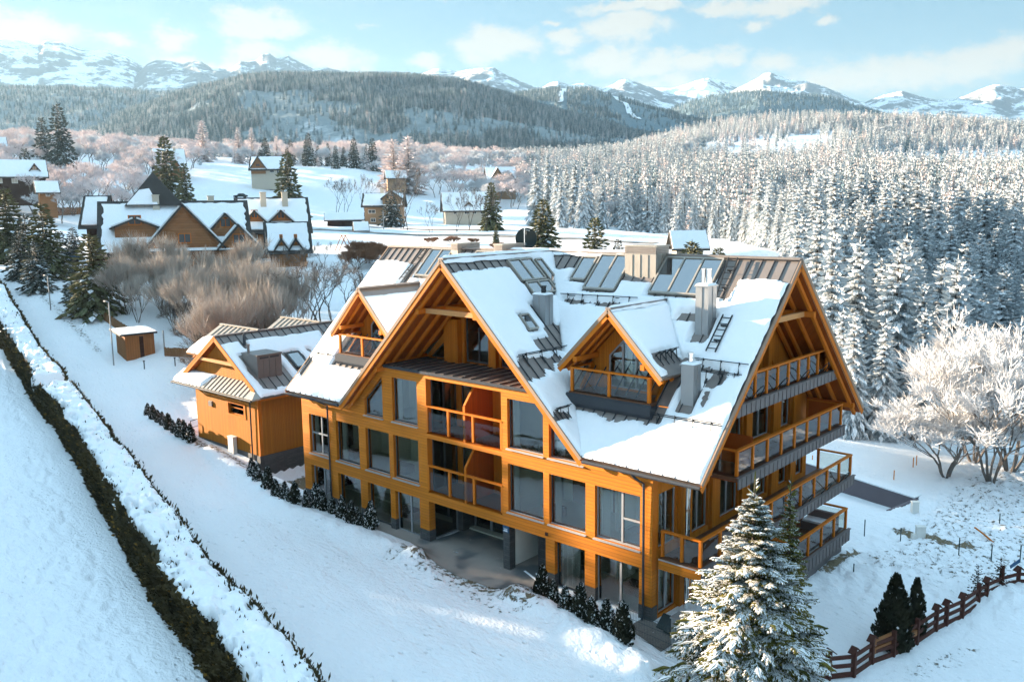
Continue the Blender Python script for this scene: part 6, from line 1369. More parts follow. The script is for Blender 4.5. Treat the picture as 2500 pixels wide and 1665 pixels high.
# gravel at the corner, concrete apron in front of the entrance
def patch(name, pts, m, dz=.02, seed=1, label=None):
    c = np.mean(pts, 0); pts = np.array(pts); k = 220; per = np.concatenate([[0], np.cumsum(np.hypot(*np.diff(np.vstack([pts, pts[:1]]), axis=0).T))]); s = np.linspace(0, per[-1], k, endpoint=False); Q = np.vstack([pts, pts[:1]]); x = np.interp(s, per, Q[:, 0]); y = np.interp(s, per, Q[:, 1]); f = 1 + .10 * (fbm(s * 1.5, s * 0, 4, seed) - .5); x = c[0] + (x - c[0]) * f; y = c[1] + (y - c[1]) * f
    V = []; R = 14
    for r in np.linspace(0.02, 1, R): V.append(np.stack([c[0] + (x - c[0]) * r, c[1] + (y - c[1]) * r], -1))
    V = np.concatenate(V); Z = terrain(V[:, 0], V[:, 1], True) + dz; i = np.arange(R - 1)[:, None] * k; j = np.arange(k)[None]; F = np.stack([i + j, i + (j + 1) % k, i + k + (j + 1) % k, i + k + j], -1).reshape(-1, 4)
    A = np.stack([V[:, 0], V[:, 1], Z], -1); a = A[F[:, 1]] - A[F[:, 0]]; e = A[F[:, 3]] - A[F[:, 0]]
    if np.cross(a, e)[:, 2].sum() < 0: F = F[:, ::-1]
    o = mesh_np(name, A, F, m, smooth=True); o['kind'] = 'structure'; return o
patch('pavement', [(-13.9, -.8), (-11.8, -1.7), (-9, -2.1), (-6.6, -1.9), (-5.3, -1.4), (-5.0, .3), (-5.6, 3.1), (-13.2, 3.1), (-13.3, .4), (-20.5, .35), (-20.5, -.55)], 'pavement', .03, 3)
patch('gravel', [(-.5, -1.2), (1.4, -1.5), (1.5, .1), (-.4, .05)], 'gravel', .02, 9)
# black hose loops on the balconies
for z, ys in ((8.75, (4.6, 6.9, 9.2, 11.4)), (2.62, (10.2, 12.4, 14.7))):
    for y in ys:
        m = MB(); pts = [(2.02 + .34 * math.sin(t) + .08, y + .42 * math.cos(t + .4), z + .12 + .5 * math.sin(t)) for t in np.linspace(-.9, 3.6, 22)]; m.tube(pts, .022, 6)
        k = ('upper' if z > 5 else 'lower'); tag(m.build('hose_loop', 'rubber', smooth=True), f'black hose loop hanging over the {k} chalet balcony edge, number {ys.index(y) + 1} from the front'.replace('number 1', 'nearest').replace('number 2', 'second').replace('number 3', 'third').replace('number 4', 'fourth'), 'hose', 'hose loops on the balconies')
# lounge seat on the lowest balcony, solar panels leaning at the corner
sf = thing('sofa', 'brown outdoor sofa dusted with snow on the lowest balcony', 'sofa', (1.1, 14.2, -.08)); m = MB(); m.box(.3, 1.9, 13.9, 14.7, -.08, .35); m.build('seat', 'sofa', sf); m = MB(); m.box(.3, 1.9, 14.7, 14.95, -.08, .8); m.build('backrest', 'sofa', sf); m = MB(); m.box(.35, 1.85, 13.92, 14.68, .352, .45); m.build('snow', 'snow_lump', sf)
so = MB()
for k in range(3): so.panel([(.35 + k * .42, -.2 - k * .12, -.12), (.72 + k * .42, -.2 - k * .12, -.12), (.72 + k * .42, .35 - k * .12, .28), (.35 + k * .42, .35 - k * .12, .28)], [], (0, .01, -.04))
tag(so.build('panel_stack', 'dish_black'), 'dark panels leaning by the chalet corner under the balcony', 'panels')
# ---------------------------------------------------------------- village houses
def win(parent, x, z, w, h, y=0.0, frame='plaster_white', glassm='dark_frame'):
    m = MB(); m.box(x - w / 2, x + w / 2, y - .05, y + .02, z, z + h); o = local(m, 'window', frame, parent)
    g = MB(); g.box(x - w / 2 + .1, x - .04, y - .07, y - .052, z + .1, z + h - .1); g.box(x + .04, x + w / 2 - .1, y - .07, y - .052, z + .1, z + h - .1); local(g, 'pane', glassm, o)
def gable_roof(parent, x0, x1, yr, zr, hw, drop, axis, roofm, snow, name='roof', ov=.0):
    """two slopes about a ridge. axis 'x': ridge along x from x0 to x1 at y=yr; axis 'y': ridge along y from x0 to x1 at x=yr"""
    m = MB(); s = MB(); n = math.hypot(hw, drop)
    for sg in (-1, 1):
        nn = np.array([0, sg * drop, hw]) / n; e = (yr + sg * hw, zr - drop)
        q = [(x0, yr, zr), (x1, yr, zr), (x1, e[0], e[1]), (x0, e[0], e[1])]; k = np.array([.06, .93]) if snow < 1 else np.array([.0, .97])
        f = lambda t: (yr + sg * hw * t, zr - drop * t); xi = .35 if snow < 1 else .1
        a, b = f(k[0]), f(k[1]); qs = [(x0 + xi, a[0], a[1]), (x1 - xi, a[0], a[1]), (x1 - xi, b[0], b[1]), (x0 + xi, b[0], b[1])]
        # ragged snow edge: split the lower and side edges into short pieces
        rag = []
        for i in range(4):
            p, r = np.array(qs[i]), np.array(qs[(i + 1) % 4]); kk = max(2, int(np.linalg.norm(r - p) / .5))
            for j in range(kk): t = j / kk; v = p + (r - p) * t; c_ = np.mean(np.array(qs), 0); rag.append(v + (c_ - v) * rng.uniform(0, .05 if snow < 1 else .02))
        if axis == 'y': sw = lambda p: (p[1], p[0], p[2]); q = [sw(p) for p in q]; rag = [sw(p) for p in rag]; nn = np.array([nn[1], nn[0], nn[2]])
        m.panel(q, [], nn * -.22); s.panel([np.array(p) + nn * .20 for p in rag], [], nn * -.19)
    o = local(m, name, roofm, parent); local(s, 'roof_snow', 'snow_lump', o); return o
def house(label, px, py, depth, L, Wd, hw, hr, rot, wallm, roofm='shingle', snow=.8, wins=(), chim=(), bays=(), name='village_house', base=None, lower=None, cat='house', pane='dark_frame'):
    p = at(px, py, depth); t = thing(name, label, cat, tuple(p)); t.rotation_euler = (0, 0, facing(p) + rot)
    w = MB(); w.box(-L / 2, L / 2, 0, Wd, -4, hw)
    for x in (-L / 2, L / 2): w.prism([(x, 0.0, hw), (x, Wd, hw), (x, Wd / 2, hw + hr - .2)], (.2 if x < 0 else -.2, 0, 0))
    local(w, 'wall', wallm, t)
    if lower: m = MB(); m.box(-L / 2 - .05, L / 2 + .05, -.06, Wd + .05, -4.5, lower[0]); local(m, 'base', lower[1], t)
    e = .9; k = (Wd / 2 + e) / (Wd / 2); r = gable_roof(t, -L / 2 - .8, L / 2 + .8, Wd / 2, hw + hr, Wd / 2 + e, hr * k, 'x', roofm, snow)
    for x, y, h in chim:
        m = MB(); z = hw + hr - abs(y - Wd / 2) / (Wd / 2) * hr; m.box(x - .4, x + .4, y - .3, y + .3, z - .6, z + h); m.box(x - .48, x + .48, y - .38, y + .38, z + h, z + h + .12); local(m, 'chimney', 'plaster', r)
    for x, z, ww, hh in wins: win(t, x, z, ww, hh, 0.0, 'plaster_white', pane)
    for xc, half, zp, zb, yf, wm in bays:       # cross gables towards the viewer: (centre, half width, peak z, eave z, front y)
        m = MB(); m.prism([(xc - half, yf, zb - .0), (xc + half, yf, zb), (xc, yf, zp - .25)], (0, .25, 0)); m.box(xc - half + .15, xc + half - .15, yf + .02, yf + 3.0, zb - 2.2, zb); b = local(m, 'bay_wall', wm, t)
        depth_b = (hw + hr - zp) / hr * (Wd / 2) if hr else 0
        gable_roof(t, yf - .5, max(Wd / 2 - depth_b, yf + 1) + .3, xc, zp, half + .45, (zp - zb) * (half + .45) / half, 'y', roofm, snow, 'bay_roof'); win(t, xc, zb + .15, min(1.5, half * .7), 1.2, yf, 'timber', pane)
    return t
h = house('big old timber lodge with several steep gables behind the frosted bushes', 436, 640, 108, 16.6, 12, 1.9, 5.7, 0, 'old_timber', 'shingle', .8,
    [(-5, .2, 1.2, 1.4), (0, .2, 1.2, 1.4), (4, .2, 1.2, 1.4), (-5, -2.8, 1.3, 1.5), (-1, -2.8, 1.3, 1.5), (3, -2.8, 1.3, 1.5)], [(-2.2, 4.8, 1.8), (4.5, 6.2, .7)], [(.9, 4.4, 7.2, 2.2, -.9, 'old_timber'), (5.9, 1.9, 6.0, 4.0, .9, 'old_timber'), (7.3, 2.3, 4.6, 2.0, -1.2, 'old_timber'), (-4.7, 2.5, 5.5, 4.5, 1.0, 'old_timber')], name='timber_lodge', lower=(-2.2, 'plaster_brown'))
m = MB(); p0 = (-2.4, 7.0, 11.3); bs = [(-5.9, 4.4, 7.0), (1.1, 4.4, 7.0), (1.1, 10.5, 7.0), (-5.9, 10.5, 7.0)]
m.add(bs + [p0], [(0, 1, 4), (1, 2, 4), (2, 3, 4), (3, 0, 4), (3, 2, 1, 0)]); tr_ = local(m, 'tower_roof', 'shingle', h); m = MB(); m.prism([(-5.6, 4.38, 7.25), (-2.0, 4.38, 7.25), (-2.9, 5.5, 9.2), (-4.1, 5.5, 9.0)], (0, .05, -.12)); local(m, 'roof_snow', 'snow_lump', tr_)
for z0, yy in ((1.3, -1.3), (-2.4, -1.6)):
    m = MB(); m.prism([(-8.6, yy, z0), (8.9, yy, z0), (8.9, .2, z0 + .7), (-8.6, .2, z0 + .7)], (0, .05, .12)); q = local(m, 'pent_roof', 'shingle', h); m = MB(); m.prism([(-8.5, yy + .03, z0 + .14), (8.8, yy + .03, z0 + .14), (8.8, .15, z0 + .84), (-8.5, .15, z0 + .84)], (0, .02, .14)); local(m, 'roof_snow', 'snow_lump', q)
house('timber house with twin dormers and two chimneys right of the big lodge', 672, 590, 122, 8.8, 9.5, 2.0, 4.2, .05, 'old_timber', 'shingle', .8, [(-3, .4, 1.3, 1.3)], [(-1.2, 3.2, 2.0), (1.8, 3.2, 2.0)], [(-2.6, 1.3, 4.4, 3.1, .6, 'old_timber'), (1.0, 1.5, 4.4, 3.0, .6, 'old_timber')])
house('small timber cottage with a shingled roof and two tiny gables beside the lodge', 706, 628, 112, 4.4, 5.0, 1.6, 2.9, .04, 'old_timber', 'shingle', .8, [], [], [(-.9, .6, 2.5, 1.6, -.4, 'old_timber'), (.9, .6, 2.5, 1.6, -.4, 'old_timber')])
house('dark brown farmhouse with snowy hipped roof and lit pale windows at the left edge', 45, 458, 195, 11, 8, 2.9, 3.3, .05, 'dark_timber', 'shingle', 1, [(-3.6, .9, 1.2, 1.2), (-.6, .9, 1.2, 1.2), (3.2, .9, 1.3, 1.3)], [], [(3.6, 1.4, 5.4, 3.4, 1.0, 'dark_timber')], pane='plaster')
house('small timber outbuilding with a curved snowy roof beside the dark farmhouse', 118, 487, 185, 3.2, 3.2, 2.2, 1.6, .1, 'old_timber', 'shingle', 1, [(0, .6, .8, .8)])
house('snow roofed chalet with red brown gable among pink frosted trees', 418, 425, 310, 9.5, 9, 3.2, 5.8, .1, 'old_timber', 'shingle', 1, [(-2, .8, 1.2, 1.4), (3, .8, 1.2, 1.4)], [(2, 4, 1.0)], [(-.6, 3.6, 8.4, 2.9, -.8, 'old_timber')])
house('cream house with a brown gable at the edge of the open snowfield', 655, 434, 300, 11.5, 8, 3.4, 4.2, -.2, 'plaster', 'shingle', .8, [(-2.6, 1.6, 1.4, 1.4), (1.4, 1.6, 1.4, 1.4), (3.6, 1.4, 1.2, 1.2)], [(1, 4, 1.0)], [(-3.2, 2.6, 7.2, 3.5, -.5, 'old_timber')])
house('tall brown three storey house with a bare dark roof on the far roadside', 936, 546, 225, 9.6, 7.5, 5.0, 2.9, -.12, 'plaster_brown', 'shingle', .8, [(-2.9, 2.6, 1.9, 1.0), (2.4, 2.9, 2.2, 1.0), (-2.6, .4, 1.3, 1.0), (2.6, .2, 1.2, 1.4), (2.4, 5.4, 2.0, .9)], [(-.5, 3.6, 1.2)], [(2.4, 2.5, 8.4, 6.6, -.5, 'plaster_brown')])
house('long low cottage under a broad white roof in the middle of the village', 1140, 528, 235, 11.8, 8, 2.2, 4.2, .1, 'plaster', 'shingle', 1, [(-3.2, .5, 1.0, 1.0), (0, .5, 1.3, 1.0), (2, .5, 1.2, 1.0), (4.2, .5, 1.2, 1.0)], [], [(.6, 1.3, 3.9, 2.6, .6, 'plaster')])
house('white snow covered chalet with stacked gables below the forest', 1226, 462, 330, 10.5, 9, 3.4, 5.0, .15, 'plaster_brown', 'shingle', 1, [(-3, 1.0, 1.4, 1.3), (3, 1.0, 1.4, 1.3)], [], [(-1.8, 3.0, 8.0, 3.3, -.8, 'plaster_brown'), (3.4, 1.6, 6.2, 3.8, 0, 'plaster_brown')])
house('dark low barn half hidden behind bushes near the brown house', 842, 558, 215, 8.4, 6, 2.4, 1.4, .0, 'dark_timber', 'shingle', 1)
house('little snow topped hut below the brown house', 882, 564, 190, 1.9, 1.8, .9, 1.0, .1, 'dark_timber', 'shingle', 1, name='hut')
house('small pale house with a snowy hipped roof behind the tall ridge chimney', 1684, 622, 118, 3.6, 3.6, 1.5, 1.6, .2, 'plaster', 'shingle', 1, [(-.6, .2, .7, .8), (.8, .2, .7, .8)])
house('white roofed house cut by the left edge of the picture', -12, 378, 300, 7, 7, 2.2, 4.0, .1, 'dark_timber', 'shingle', 1)
house('pink lit cottage roof among larches above the snowfield', 968, 442, 320, 6.5, 5, 1.6, 2.2, .1, 'plaster_brown', 'shingle', 1)
house('dark narrow timber house left of the lodge, partly behind spruces', 232, 588, 112, 1.8, 6, 2.6, 3.2, -.25, 'dark_timber', 'shingle', .8)
# garden shed with its boarded fence
def shed():
    p = ground_hit(345, 875); D = depth_of(p); s = D / FPX; r = facing(p)
    t = thing('shed', 'small boarded shed with a flat snowy roof at the end of the road', 'shed', tuple(p)); t.rotation_euler = (0, 0, r + .30)
    w, d, h = 68 * s, 70 * s, 60 * s; m = MB(); m.box(-w / 2, w / 2, 0, d, -.5, h); local(m, 'wall', 'shed_boards', t); m = MB(); m.box(-.02 * w, .12 * w, -.03, 0, .05, h * .9); local(m, 'door', 'dark_timber', t)
    m = MB(); o = .25; m.prism([(-w / 2 - o * 2, -o, h + .1), (w / 2 + o, -o, h + .1), (w / 2 + o, d + o, h + .35), (-w / 2 - o * 2, d + o, h + .35)], (0, 0, -.14)); rf = local(m, 'roof', 'black_steel', t)
    m = MB(); m.prism([(-w / 2 - o * 2 + .04, -o + .04, h + .16), (w / 2 + o - .04, -o + .04, h + .16), (w / 2 + o - .04, d + o - .04, h + .41), (-w / 2 - o * 2 + .04, d + o - .04, h + .41)], (0, 0, -.055)); local(m, 'roof_snow', 'snow_lump', rf)
shed()
def board_fence(label, pts, hpx, m='fence_boards', name='board_fence'):
    P = [ground_hit(*q) for q in pts]; t = thing(name, label, 'fence', tuple(P[0])); mb = MB(); h = hpx / FPX * depth_of(P[len(P) // 2])
    for a, b in zip(P[:-1], P[1:]):
        L = np.linalg.norm(b - a); n = max(2, int(L / .16)); d = (b - a) / n
        for k in range(n): q = a + d * k; hh = h * rng.uniform(.93, 1.05); mb.prism([q - (0, 0, .3), q + d * .86 - (0, 0, .3), q + d * .86 + (0, 0, hh), q + (0, 0, hh)], np.cross(d / np.linalg.norm(d), (0, 0, 1)) * .03)
    mb.build('boards', m, t); pm = MB()
    for q in P: pm.beam(q - (0, 0, .3), q + (0, 0, h * 1.02), .1, .1, 0, (0, 1, .01))
    pm.build('rail', m, t)
board_fence('boarded fence between the shed and the side building', [(404, 872), (448, 874), (492, 876)], 24)
board_fence('sunlit boarded fence running up the road behind the bushes', [(205, 742), (228, 760), (250, 782), (285, 806), (315, 822)], 24)
board_fence('grey boarded fence above the car behind the spruces', [(118, 528), (190, 527), (262, 526)], 20, 'old_timber')
for i, (px, py, top, lb) in enumerate(((131, 718, 672, 'street lamp post on the left roadside'), (273, 784, 736, 'thin lamp post by the boarded fence'), (400, 868, 806, 'pale pipe post right of the shed'), (753, 522, 482, 'utility pole beside the timber house'), (946, 575, 515, 'lamp pole on the village road'))):
    D = [92, 80, 82, 140, 200][i]; p = on_ground(px, D); q = at(px, top, D); m = MB(); m.tube([p - (0, 0, .3), (p[0], p[1], q[2])], .06 if D < 100 else .1, 6)
    if i < 2: m.tube([(p[0], p[1], q[2]), (p[0] - .5, p[1] - .1, q[2] + .05)], .05, 6); m.box(p[0] - .75, p[0] - .35, p[1] - .16, p[1] + .0, q[2] + .0, q[2] + .12)
    tag(m.build('lamp_post', 'zinc' if i != 3 else 'old_timber'), lb, 'lamp post')
for i, (px, py) in enumerate(((353, 904), (428, 896))):
    p = ground_hit(px, py); m = MB(); m.tube([p - (0, 0, .2), p + (0, 0, .75)], .05, 6); m.tube([p + (0, 0, .75), p + (0, 0, .85)], .09, 6); tag(m.build('bollard_lamp', 'dark_frame'), ['low dark garden light left in the snow before the shed', 'low dark garden light in the snow before the boarded fence'][i], 'garden light')
# short metal handrail at the side building
hr_ = MB(); a = np.array([-39.9, 1.2, .75]); b = np.array([-40.1, 3.4, .9])
for q in (a, (a + b) / 2, b): hr_.tube([q, q + (0, 0, 1.1)], .03, 6)
hr_.tube([a + (0, 0, 1.1), b + (0, 0, 1.1)], .03, 6); hr_.tube([a + (0, 0, .6), b + (0, 0, .6)], .02, 6); tag(hr_.build('handrail', 'black_steel'), 'short dark metal handrail left of the side building', 'railing')
# parked car
def car(px, D, label, rot, col):
    p = on_ground(px, D); t = thing('parked_car', label, 'car', tuple(p)); t.rotation_euler = (0, 0, facing(p) + rot)
    sec = [(-2.1, .35, .75), (-1.9, .35, .85), (-1.0, .35, .92), (-.5, .35, 1.4), (.9, .35, 1.42), (1.5, .35, .98), (2.0, .35, .9), (2.15, .4, .7)]; m = MB()
    vs = []; 
    for x, z0, z1 in sec:
        wz = .85; k = .68 if z1 > 1.1 else .8; vs += [(x, -wz, z0), (x, -wz, min(z1, .9)), (x, -wz * k if z1 > 1.1 else -wz * .92, z1), (x, wz * k if z1 > 1.1 else wz * .92, z1), (x, wz, min(z1, .9)), (x, wz, z0)]
    n = 6; m.add(vs, [(i * n + j, i * n + (j + 1) % n, (i + 1) * n + (j + 1) % n, (i + 1) * n + j) for i in range(len(sec) - 1) for j in range(n)] + [tuple(range(n)), tuple((len(sec) - 1) * n + j for j in range(n))])
    local(m, 'body', col, t); g = MB(); g.box(-.7, 1.1, -.84, .84, .98, 1.3); local(g, 'side_glass', 'dish_black', t)
    for x in (-1.35, 1.35):
        for y in (-.8, .8): w = MB(); w.tube([(x, y - .1, .33), (x, y + .1, .33)], .33, 14); local(w, 'wheel', 'rubber', t)
    s = MB(); s.box(-.45, .85, -.55, .55, 1.43, 1.5); local(s, 'roof_snow', 'snow_lump', t)
car(175, 118, 'dark blue car parked behind the spruces by the lodge', .1, 'sign_blue'); car(608, 285, 'dark car parked beside the cream house', .2, 'dish_black')
# timber swing frame in the neighbour's garden
p = ground_hit(840, 612); m = MB(); q = p + np.array([0, 0, 2.3])
for sx in (-.5, .5):
    for sy in (-1.1, 1.1): m.tube([q + (sx, 0, 0), p + (sx + sy * .4, sy, -.2)], .07, 6)
m.tube([q + (-.7, 0, 0), q + (.7, 0, 0)], .08, 6); tag(m.build('swing_frame', 'old_timber'), 'bare timber swing frame on the snow right of the lodge', 'swing')

# ---------------------------------------------------------------- trees of the middle distance
LIB = {}
def lib(kind):
    if kind in LIB: return LIB[kind]
    q = {'spruce_green': (lambda: conifer(41, 1, .23, 30, 13, 8, .08, w=.34, droop=.75, ratio=.46), ['needle_olive', 'snow_leaf', 'bark'], 2),
         'spruce_green_b': (lambda: conifer(42, 1, .20, 32, 12, 8, .12, w=.34, droop=.75, ratio=.46), ['needle_olive', 'snow_leaf', 'bark'], 2),
         'spruce_blue': (lambda: conifer(43, 1, .21, 26, 11, 7, .30, w=.36, droop=.75, ratio=.48), ['needle_blue', 'snow_leaf', 'bark'], 2),
         'spruce_snow': (lambda: conifer(44, 1, .19, 25, 10, 7, .78, sub=3, w=.30, droop=.95, ratio=.48), ['needle_frost', 'snow_leaf', 'bark'], 2),
         'spruce_snow_b': (lambda: conifer(45, 1, .16, 28, 9, 7, .70, sub=3, w=.30, droop=1.0, ratio=.48), ['needle_frost', 'snow_leaf', 'bark'], 2),
         'spruce_snow_c': (lambda: conifer(46, 1, .22, 23, 10, 7, .85, sub=3, w=.30, droop=1.0, ratio=.5), ['needle_frost', 'snow_leaf', 'bark'], 2),
         'larch_pink': (lambda: conifer(47, 1, .17, 24, 10, 7, .25, w=.30, droop=.4, ratio=.5), ['frost_pink', 'frost_white', 'bark_grey'], 2),
         'frost_tree': (lambda: bare_tree(48, 1, .8, 5, 3, .02, .6, 5, 1, .055, tw=.05), ['bark_grey', 'frost_pink'], 0),
         'frost_tree_b': (lambda: bare_tree(49, 1, .75, 5, 3, .014, .7, 4, 3, .05, tw=.05), ['bark_grey', 'frost_white'], 0),
         'frost_bush': (lambda: bare_tree(57, 1, .52, 5, 3, .011, 1.0, 3, 5, .07, tw=.03, jit=.4, rise=.25), ['bark_grey', 'frost_white'], 0),
         'shrub_tan': (lambda: bare_tree(50, 1, .40, 4, 3, .0065, 1.3, 2, 6, .15, tw=.013, jit=.24, rise=.35), ['bark', 'frost_tan'], 0),
         'shrub_tan_b': (lambda: bare_tree(51, 1, .34, 4, 3, .0065, 1.5, 2, 6, .15, tw=.012, jit=.22, rise=.4), ['bark', 'frost_tan'], 0),
         'shrub_dark': (lambda: bare_tree(53, 1, .5, 4, 3, .007, 1.0, 4, 6, .10, tw=.018, jit=.4), ['bark', 'bark_grey'], 0),
         'bush_rust': (lambda: bare_tree(54, 1, .5, 4, 3, .008, 1.0, 6, 8, .11, tw=.025, jit=.4), ['bark', 'twig_rust'], 0),
         'young_bare': (lambda: bare_tree(52, 1, .5, 5, 2, .011, .9, 4, 2, .07, tw=.02), ['bark', 'bark_grey'], 0)}[kind]
    LIB[kind] = (q[0](), q[1], q[2], {}); return LIB[kind]
def plant(kind, px, top, D, label, cat='tree', group=None, wid=1.0, name=None, pos=None, H=None):
    qb, mats, sp, st = lib(kind); p = on_ground(px, D) if pos is None else pos; H = at(px, top, D)[2] - p[2] if H is None else H
    nm = name or {'s': 'spruce', 'l': 'larch', 'f': 'frosted_tree', 'b': 'bush', 'y': 'bare_tree'}[kind[0]]
    if kind.startswith('shrub'): nm = name or 'bare_shrub'
    if 'first' not in st: t = tree_thing(nm, label, cat, qb, mats, p - (0, 0, .15), 0, 1, group, sp, 'branches' if sp == 0 else 'crown'); st['first'] = t
    else: t = copy_tree(st['first'], tuple(p - (0, 0, .15)), 0, 1); t.name = nm
    t['label'] = label; t['category'] = cat
    if group: t['group'] = group
    elif 'group' in t: del t['group']
    t.scale = (H * wid, H * wid, H); t.rotation_euler = (0, 0, rng.uniform(0, 6.28)); return t
for k, px, top, D, lb, w in (('spruce_green', 46, 458, 118, 'olive spruce with orange lit tip nearest the left edge', 1.0), ('spruce_blue', 88, 520, 112, 'dark spruce between the two olive spruces by the road', 1.1), ('spruce_green_b', 130, 494, 104, 'tall olive spruce on the left roadside', 1.15),
        ('spruce_blue', 70, 560, 104, 'low dark spruce at the roadside below the orange tipped one', 1.2), ('spruce_blue', 105, 585, 98, 'dark snow flecked spruce under the tall roadside spruce', 1.2), ('spruce_blue', 195, 640, 95, 'small dark spruce left of the broad one', 1.3),
        ('spruce_green', 240, 566, 92, 'broad olive spruce in front of the lodge by the boarded fence', 1.15), ('spruce_blue', 168, 560, 108, 'short dark spruce filling the gap behind the lamp post', 1.2), ('spruce_blue', 200, 552, 122, 'dark spruce just left of the lodge gable', 1.2),
        ('spruce_green_b', 436, 338, 215, 'tall spruce standing over the lodge roof', 1.0), ('spruce_green_b', 478, 400, 210, 'smaller spruce right of the tall one over the lodge roof', .9), ('spruce_green', 722, 376, 210, 'thick olive spruce above the twin chimney house', 1.0),
        ('spruce_blue', 18, 288, 330, 'dark spruce at the far left above the farmhouse', .9), ('spruce_blue', 150, 294, 330, 'slim dark spruce left of the tallest one on the left', .8), ('spruce_blue', 190, 262, 320, 'tallest dark spruce on the left slope', .8), ('spruce_blue', 104, 366, 250, 'small dark spruce behind the farmhouse', .9),
        ('spruce_blue', 775, 330, 400, 'snowy dark spruce over the middle of the snowfield edge', .9), ('spruce_blue', 966, 468, 220, 'blue young spruce right of the brown house', 1.5), ('spruce_green', 1205, 445, 190, 'dark olive spruce left of the dish aerial', 1.0), ('spruce_green_b', 1328, 484, 135, 'golden green spruce behind the dish aerial', 1.5), ('spruce_green_b', 1452, 528, 118, 'small golden spruce behind the roof glass', 1.4),
        ('spruce_green', 1215, 545, 150, 'slender olive conifer left of the ridge vent', .8), ('spruce_green', 1685, 585, 108, 'round golden conifer before the small pale house', 1.6), ('spruce_green', 1748, 600, 112, 'short conifer right of the small pale house', 1.3), ('spruce_blue', 1508, 580, 120, 'tiny blue spruce behind the ridge', 1.3),
        ('larch_pink', 527, 302, 400, 'tallest pink frosted larch left of the cream house', 1.2), ('larch_pink', 610, 318, 400, 'pink frosted larch just left of the cream house', 1.0), ('larch_pink', 642, 318, 420, 'slim pink larch behind the cream house', .9), ('larch_pink', 700, 338, 410, 'pink larch right of the cream house', 1.0), ('larch_pink', 975, 345, 340, 'big pink larch in the middle of the village', 1.8), ('larch_pink', 1010, 338, 335, 'tall pink larch beside the big one in the village', 1.6)):
    plant(k, px, top, D, lb, wid=w * (1.35 if px < 260 else 1.1))
for i, (px, D, H) in enumerate([(rng.uniform(*r), D, rng.uniform(.8, 1.15)) for r, D in (((288, 330), 92), ((330, 380), 90), ((380, 420), 92), ((420, 470), 88), ((470, 520), 84), ((520, 560), 80), ((560, 610), 84), ((300, 360), 92), ((360, 430), 94), ((430, 500), 92), ((500, 570), 94), ((570, 640), 90), ((610, 660), 82), ((640, 690), 86), ((310, 350), 96), ((350, 400), 95), ((420, 450), 90), ((490, 520), 78), ((530, 570), 74), ((590, 640), 76), ((650, 700), 78), ((300, 400), 98), ((420, 520), 98), ((540, 620), 98), ((680, 730), 82), ((340, 640), 92), ((500, 640), 84))]):
    plant(('shrub_tan', 'shrub_tan_b', 'shrub_tan')[i % 3], px, 0, D, 'tall bare bush with frosted twigs in the thicket before the lodge', 'bush', 'frosted bushes before the lodge', wid=.9, H=(5.9 if D > 86 else 7.0) * H)
for i, (px, D, H) in enumerate([(520, 74, 4), (520, 71, 4.2), (570, 72, 4.4), (620, 72, 4.3), (670, 73, 4.2), (700, 74, 4), (480, 82, 3.6), (720, 78, 3.6), (740, 74, 3.4), (545, 76, 4.6), (645, 78, 4.4), (440, 88, 3.4)]):
    plant('shrub_dark', px, 0, D, 'dark leafless bush low in the thicket behind the side building', 'bush', 'dark bushes behind the side building', wid=1.2, H=H)
for px, top, D, lb in ((790, 612, 84, 'bare young tree between the side building and the chalet roof'), (820, 628, 82, 'bare young tree close to the chalet roof'), (758, 640, 86, 'leaning bare tree above the side building'), (852, 640, 90, 'thin bare tree at the chalet ridge end'), (800, 585, 112, 'bare fruit tree near the swing frame'), (730, 595, 106, 'bare fruit tree before the small cottage'), (690, 608, 104, 'low bare tree left of the fruit trees')):
    plant('young_bare', px, top, D, lb, wid=1.3)
for px, top, D, lb in ((905, 575, 118, 'rusty orange bush on the snow behind the ridge end'), (930, 588, 116, 'smaller rusty bush beside the orange one'), (880, 596, 112, 'low brown bush left of the orange one'), (1110, 570, 150, 'reddish thicket behind the ridge vents'), (1060, 572, 150, 'reddish thicket left of the ridge vents'), (1218, 585, 140, 'brown thicket under the slender conifer'), (1160, 575, 150, 'brown thicket between the ridge vents')):
    plant('bush_rust', px, top, D, lb, 'bush', wid=1.6)
for px, top, D, lb in ((1005, 405, 200, 'tall bare trunk before the pink larches'), (990, 430, 205, 'leaning bare trunk beside the brown house'), (1120, 470, 190, 'thin bare tree before the long cottage'), (1150, 455, 195, 'tall bare tree in front of the long cottage'), (1195, 470, 185, 'bare tree right of the long cottage'), (1060, 490, 180, 'pale bare thicket before the long cottage'), (835, 430, 260, 'lone bare tree on the snowfield'), (855, 436, 258, 'second bare tree on the snowfield'), (905, 425, 270, 'bare tree above the brown house')):
    plant('young_bare', px, top, D, lb, wid=.8)
for i in range(16):
    px = 655 + i * 21 + rng.uniform(-8, 8); D = rng.uniform(385, 430); plant('spruce_blue', px, rng.uniform(338, 372), D, 'snow dusted spruce in the row along the top of the snowfield', 'tree', 'spruces along the top of the snowfield', wid=rng.uniform(.8, 1.2))
for px, top, D, k in ((1312, 392, 235, 0), (1340, 378, 240, 1), (1362, 396, 228, 2), (1384, 402, 245, 0), (1404, 392, 240, 1), (1432, 410, 232, 2), (1470, 440, 225, 0), (1500, 428, 240, 1), (1528, 448, 222, 2), (1556, 446, 232, 0), (1590, 455, 226, 1), (1420, 440, 215, 2), (1372, 430, 215, 1), (1620, 462, 215, 0), (1655, 470, 205, 2), (1690, 480, 200, 1), (1735, 488, 190, 0), (1780, 500, 182, 1)):
    plant(('spruce_snow', 'spruce_snow_b', 'spruce_snow_c')[k], px, top, D, 'tall snow laden spruce in the clump between village and forest', 'tree', 'tall spruces between village and forest', wid=rng.uniform(.8, 1.05))
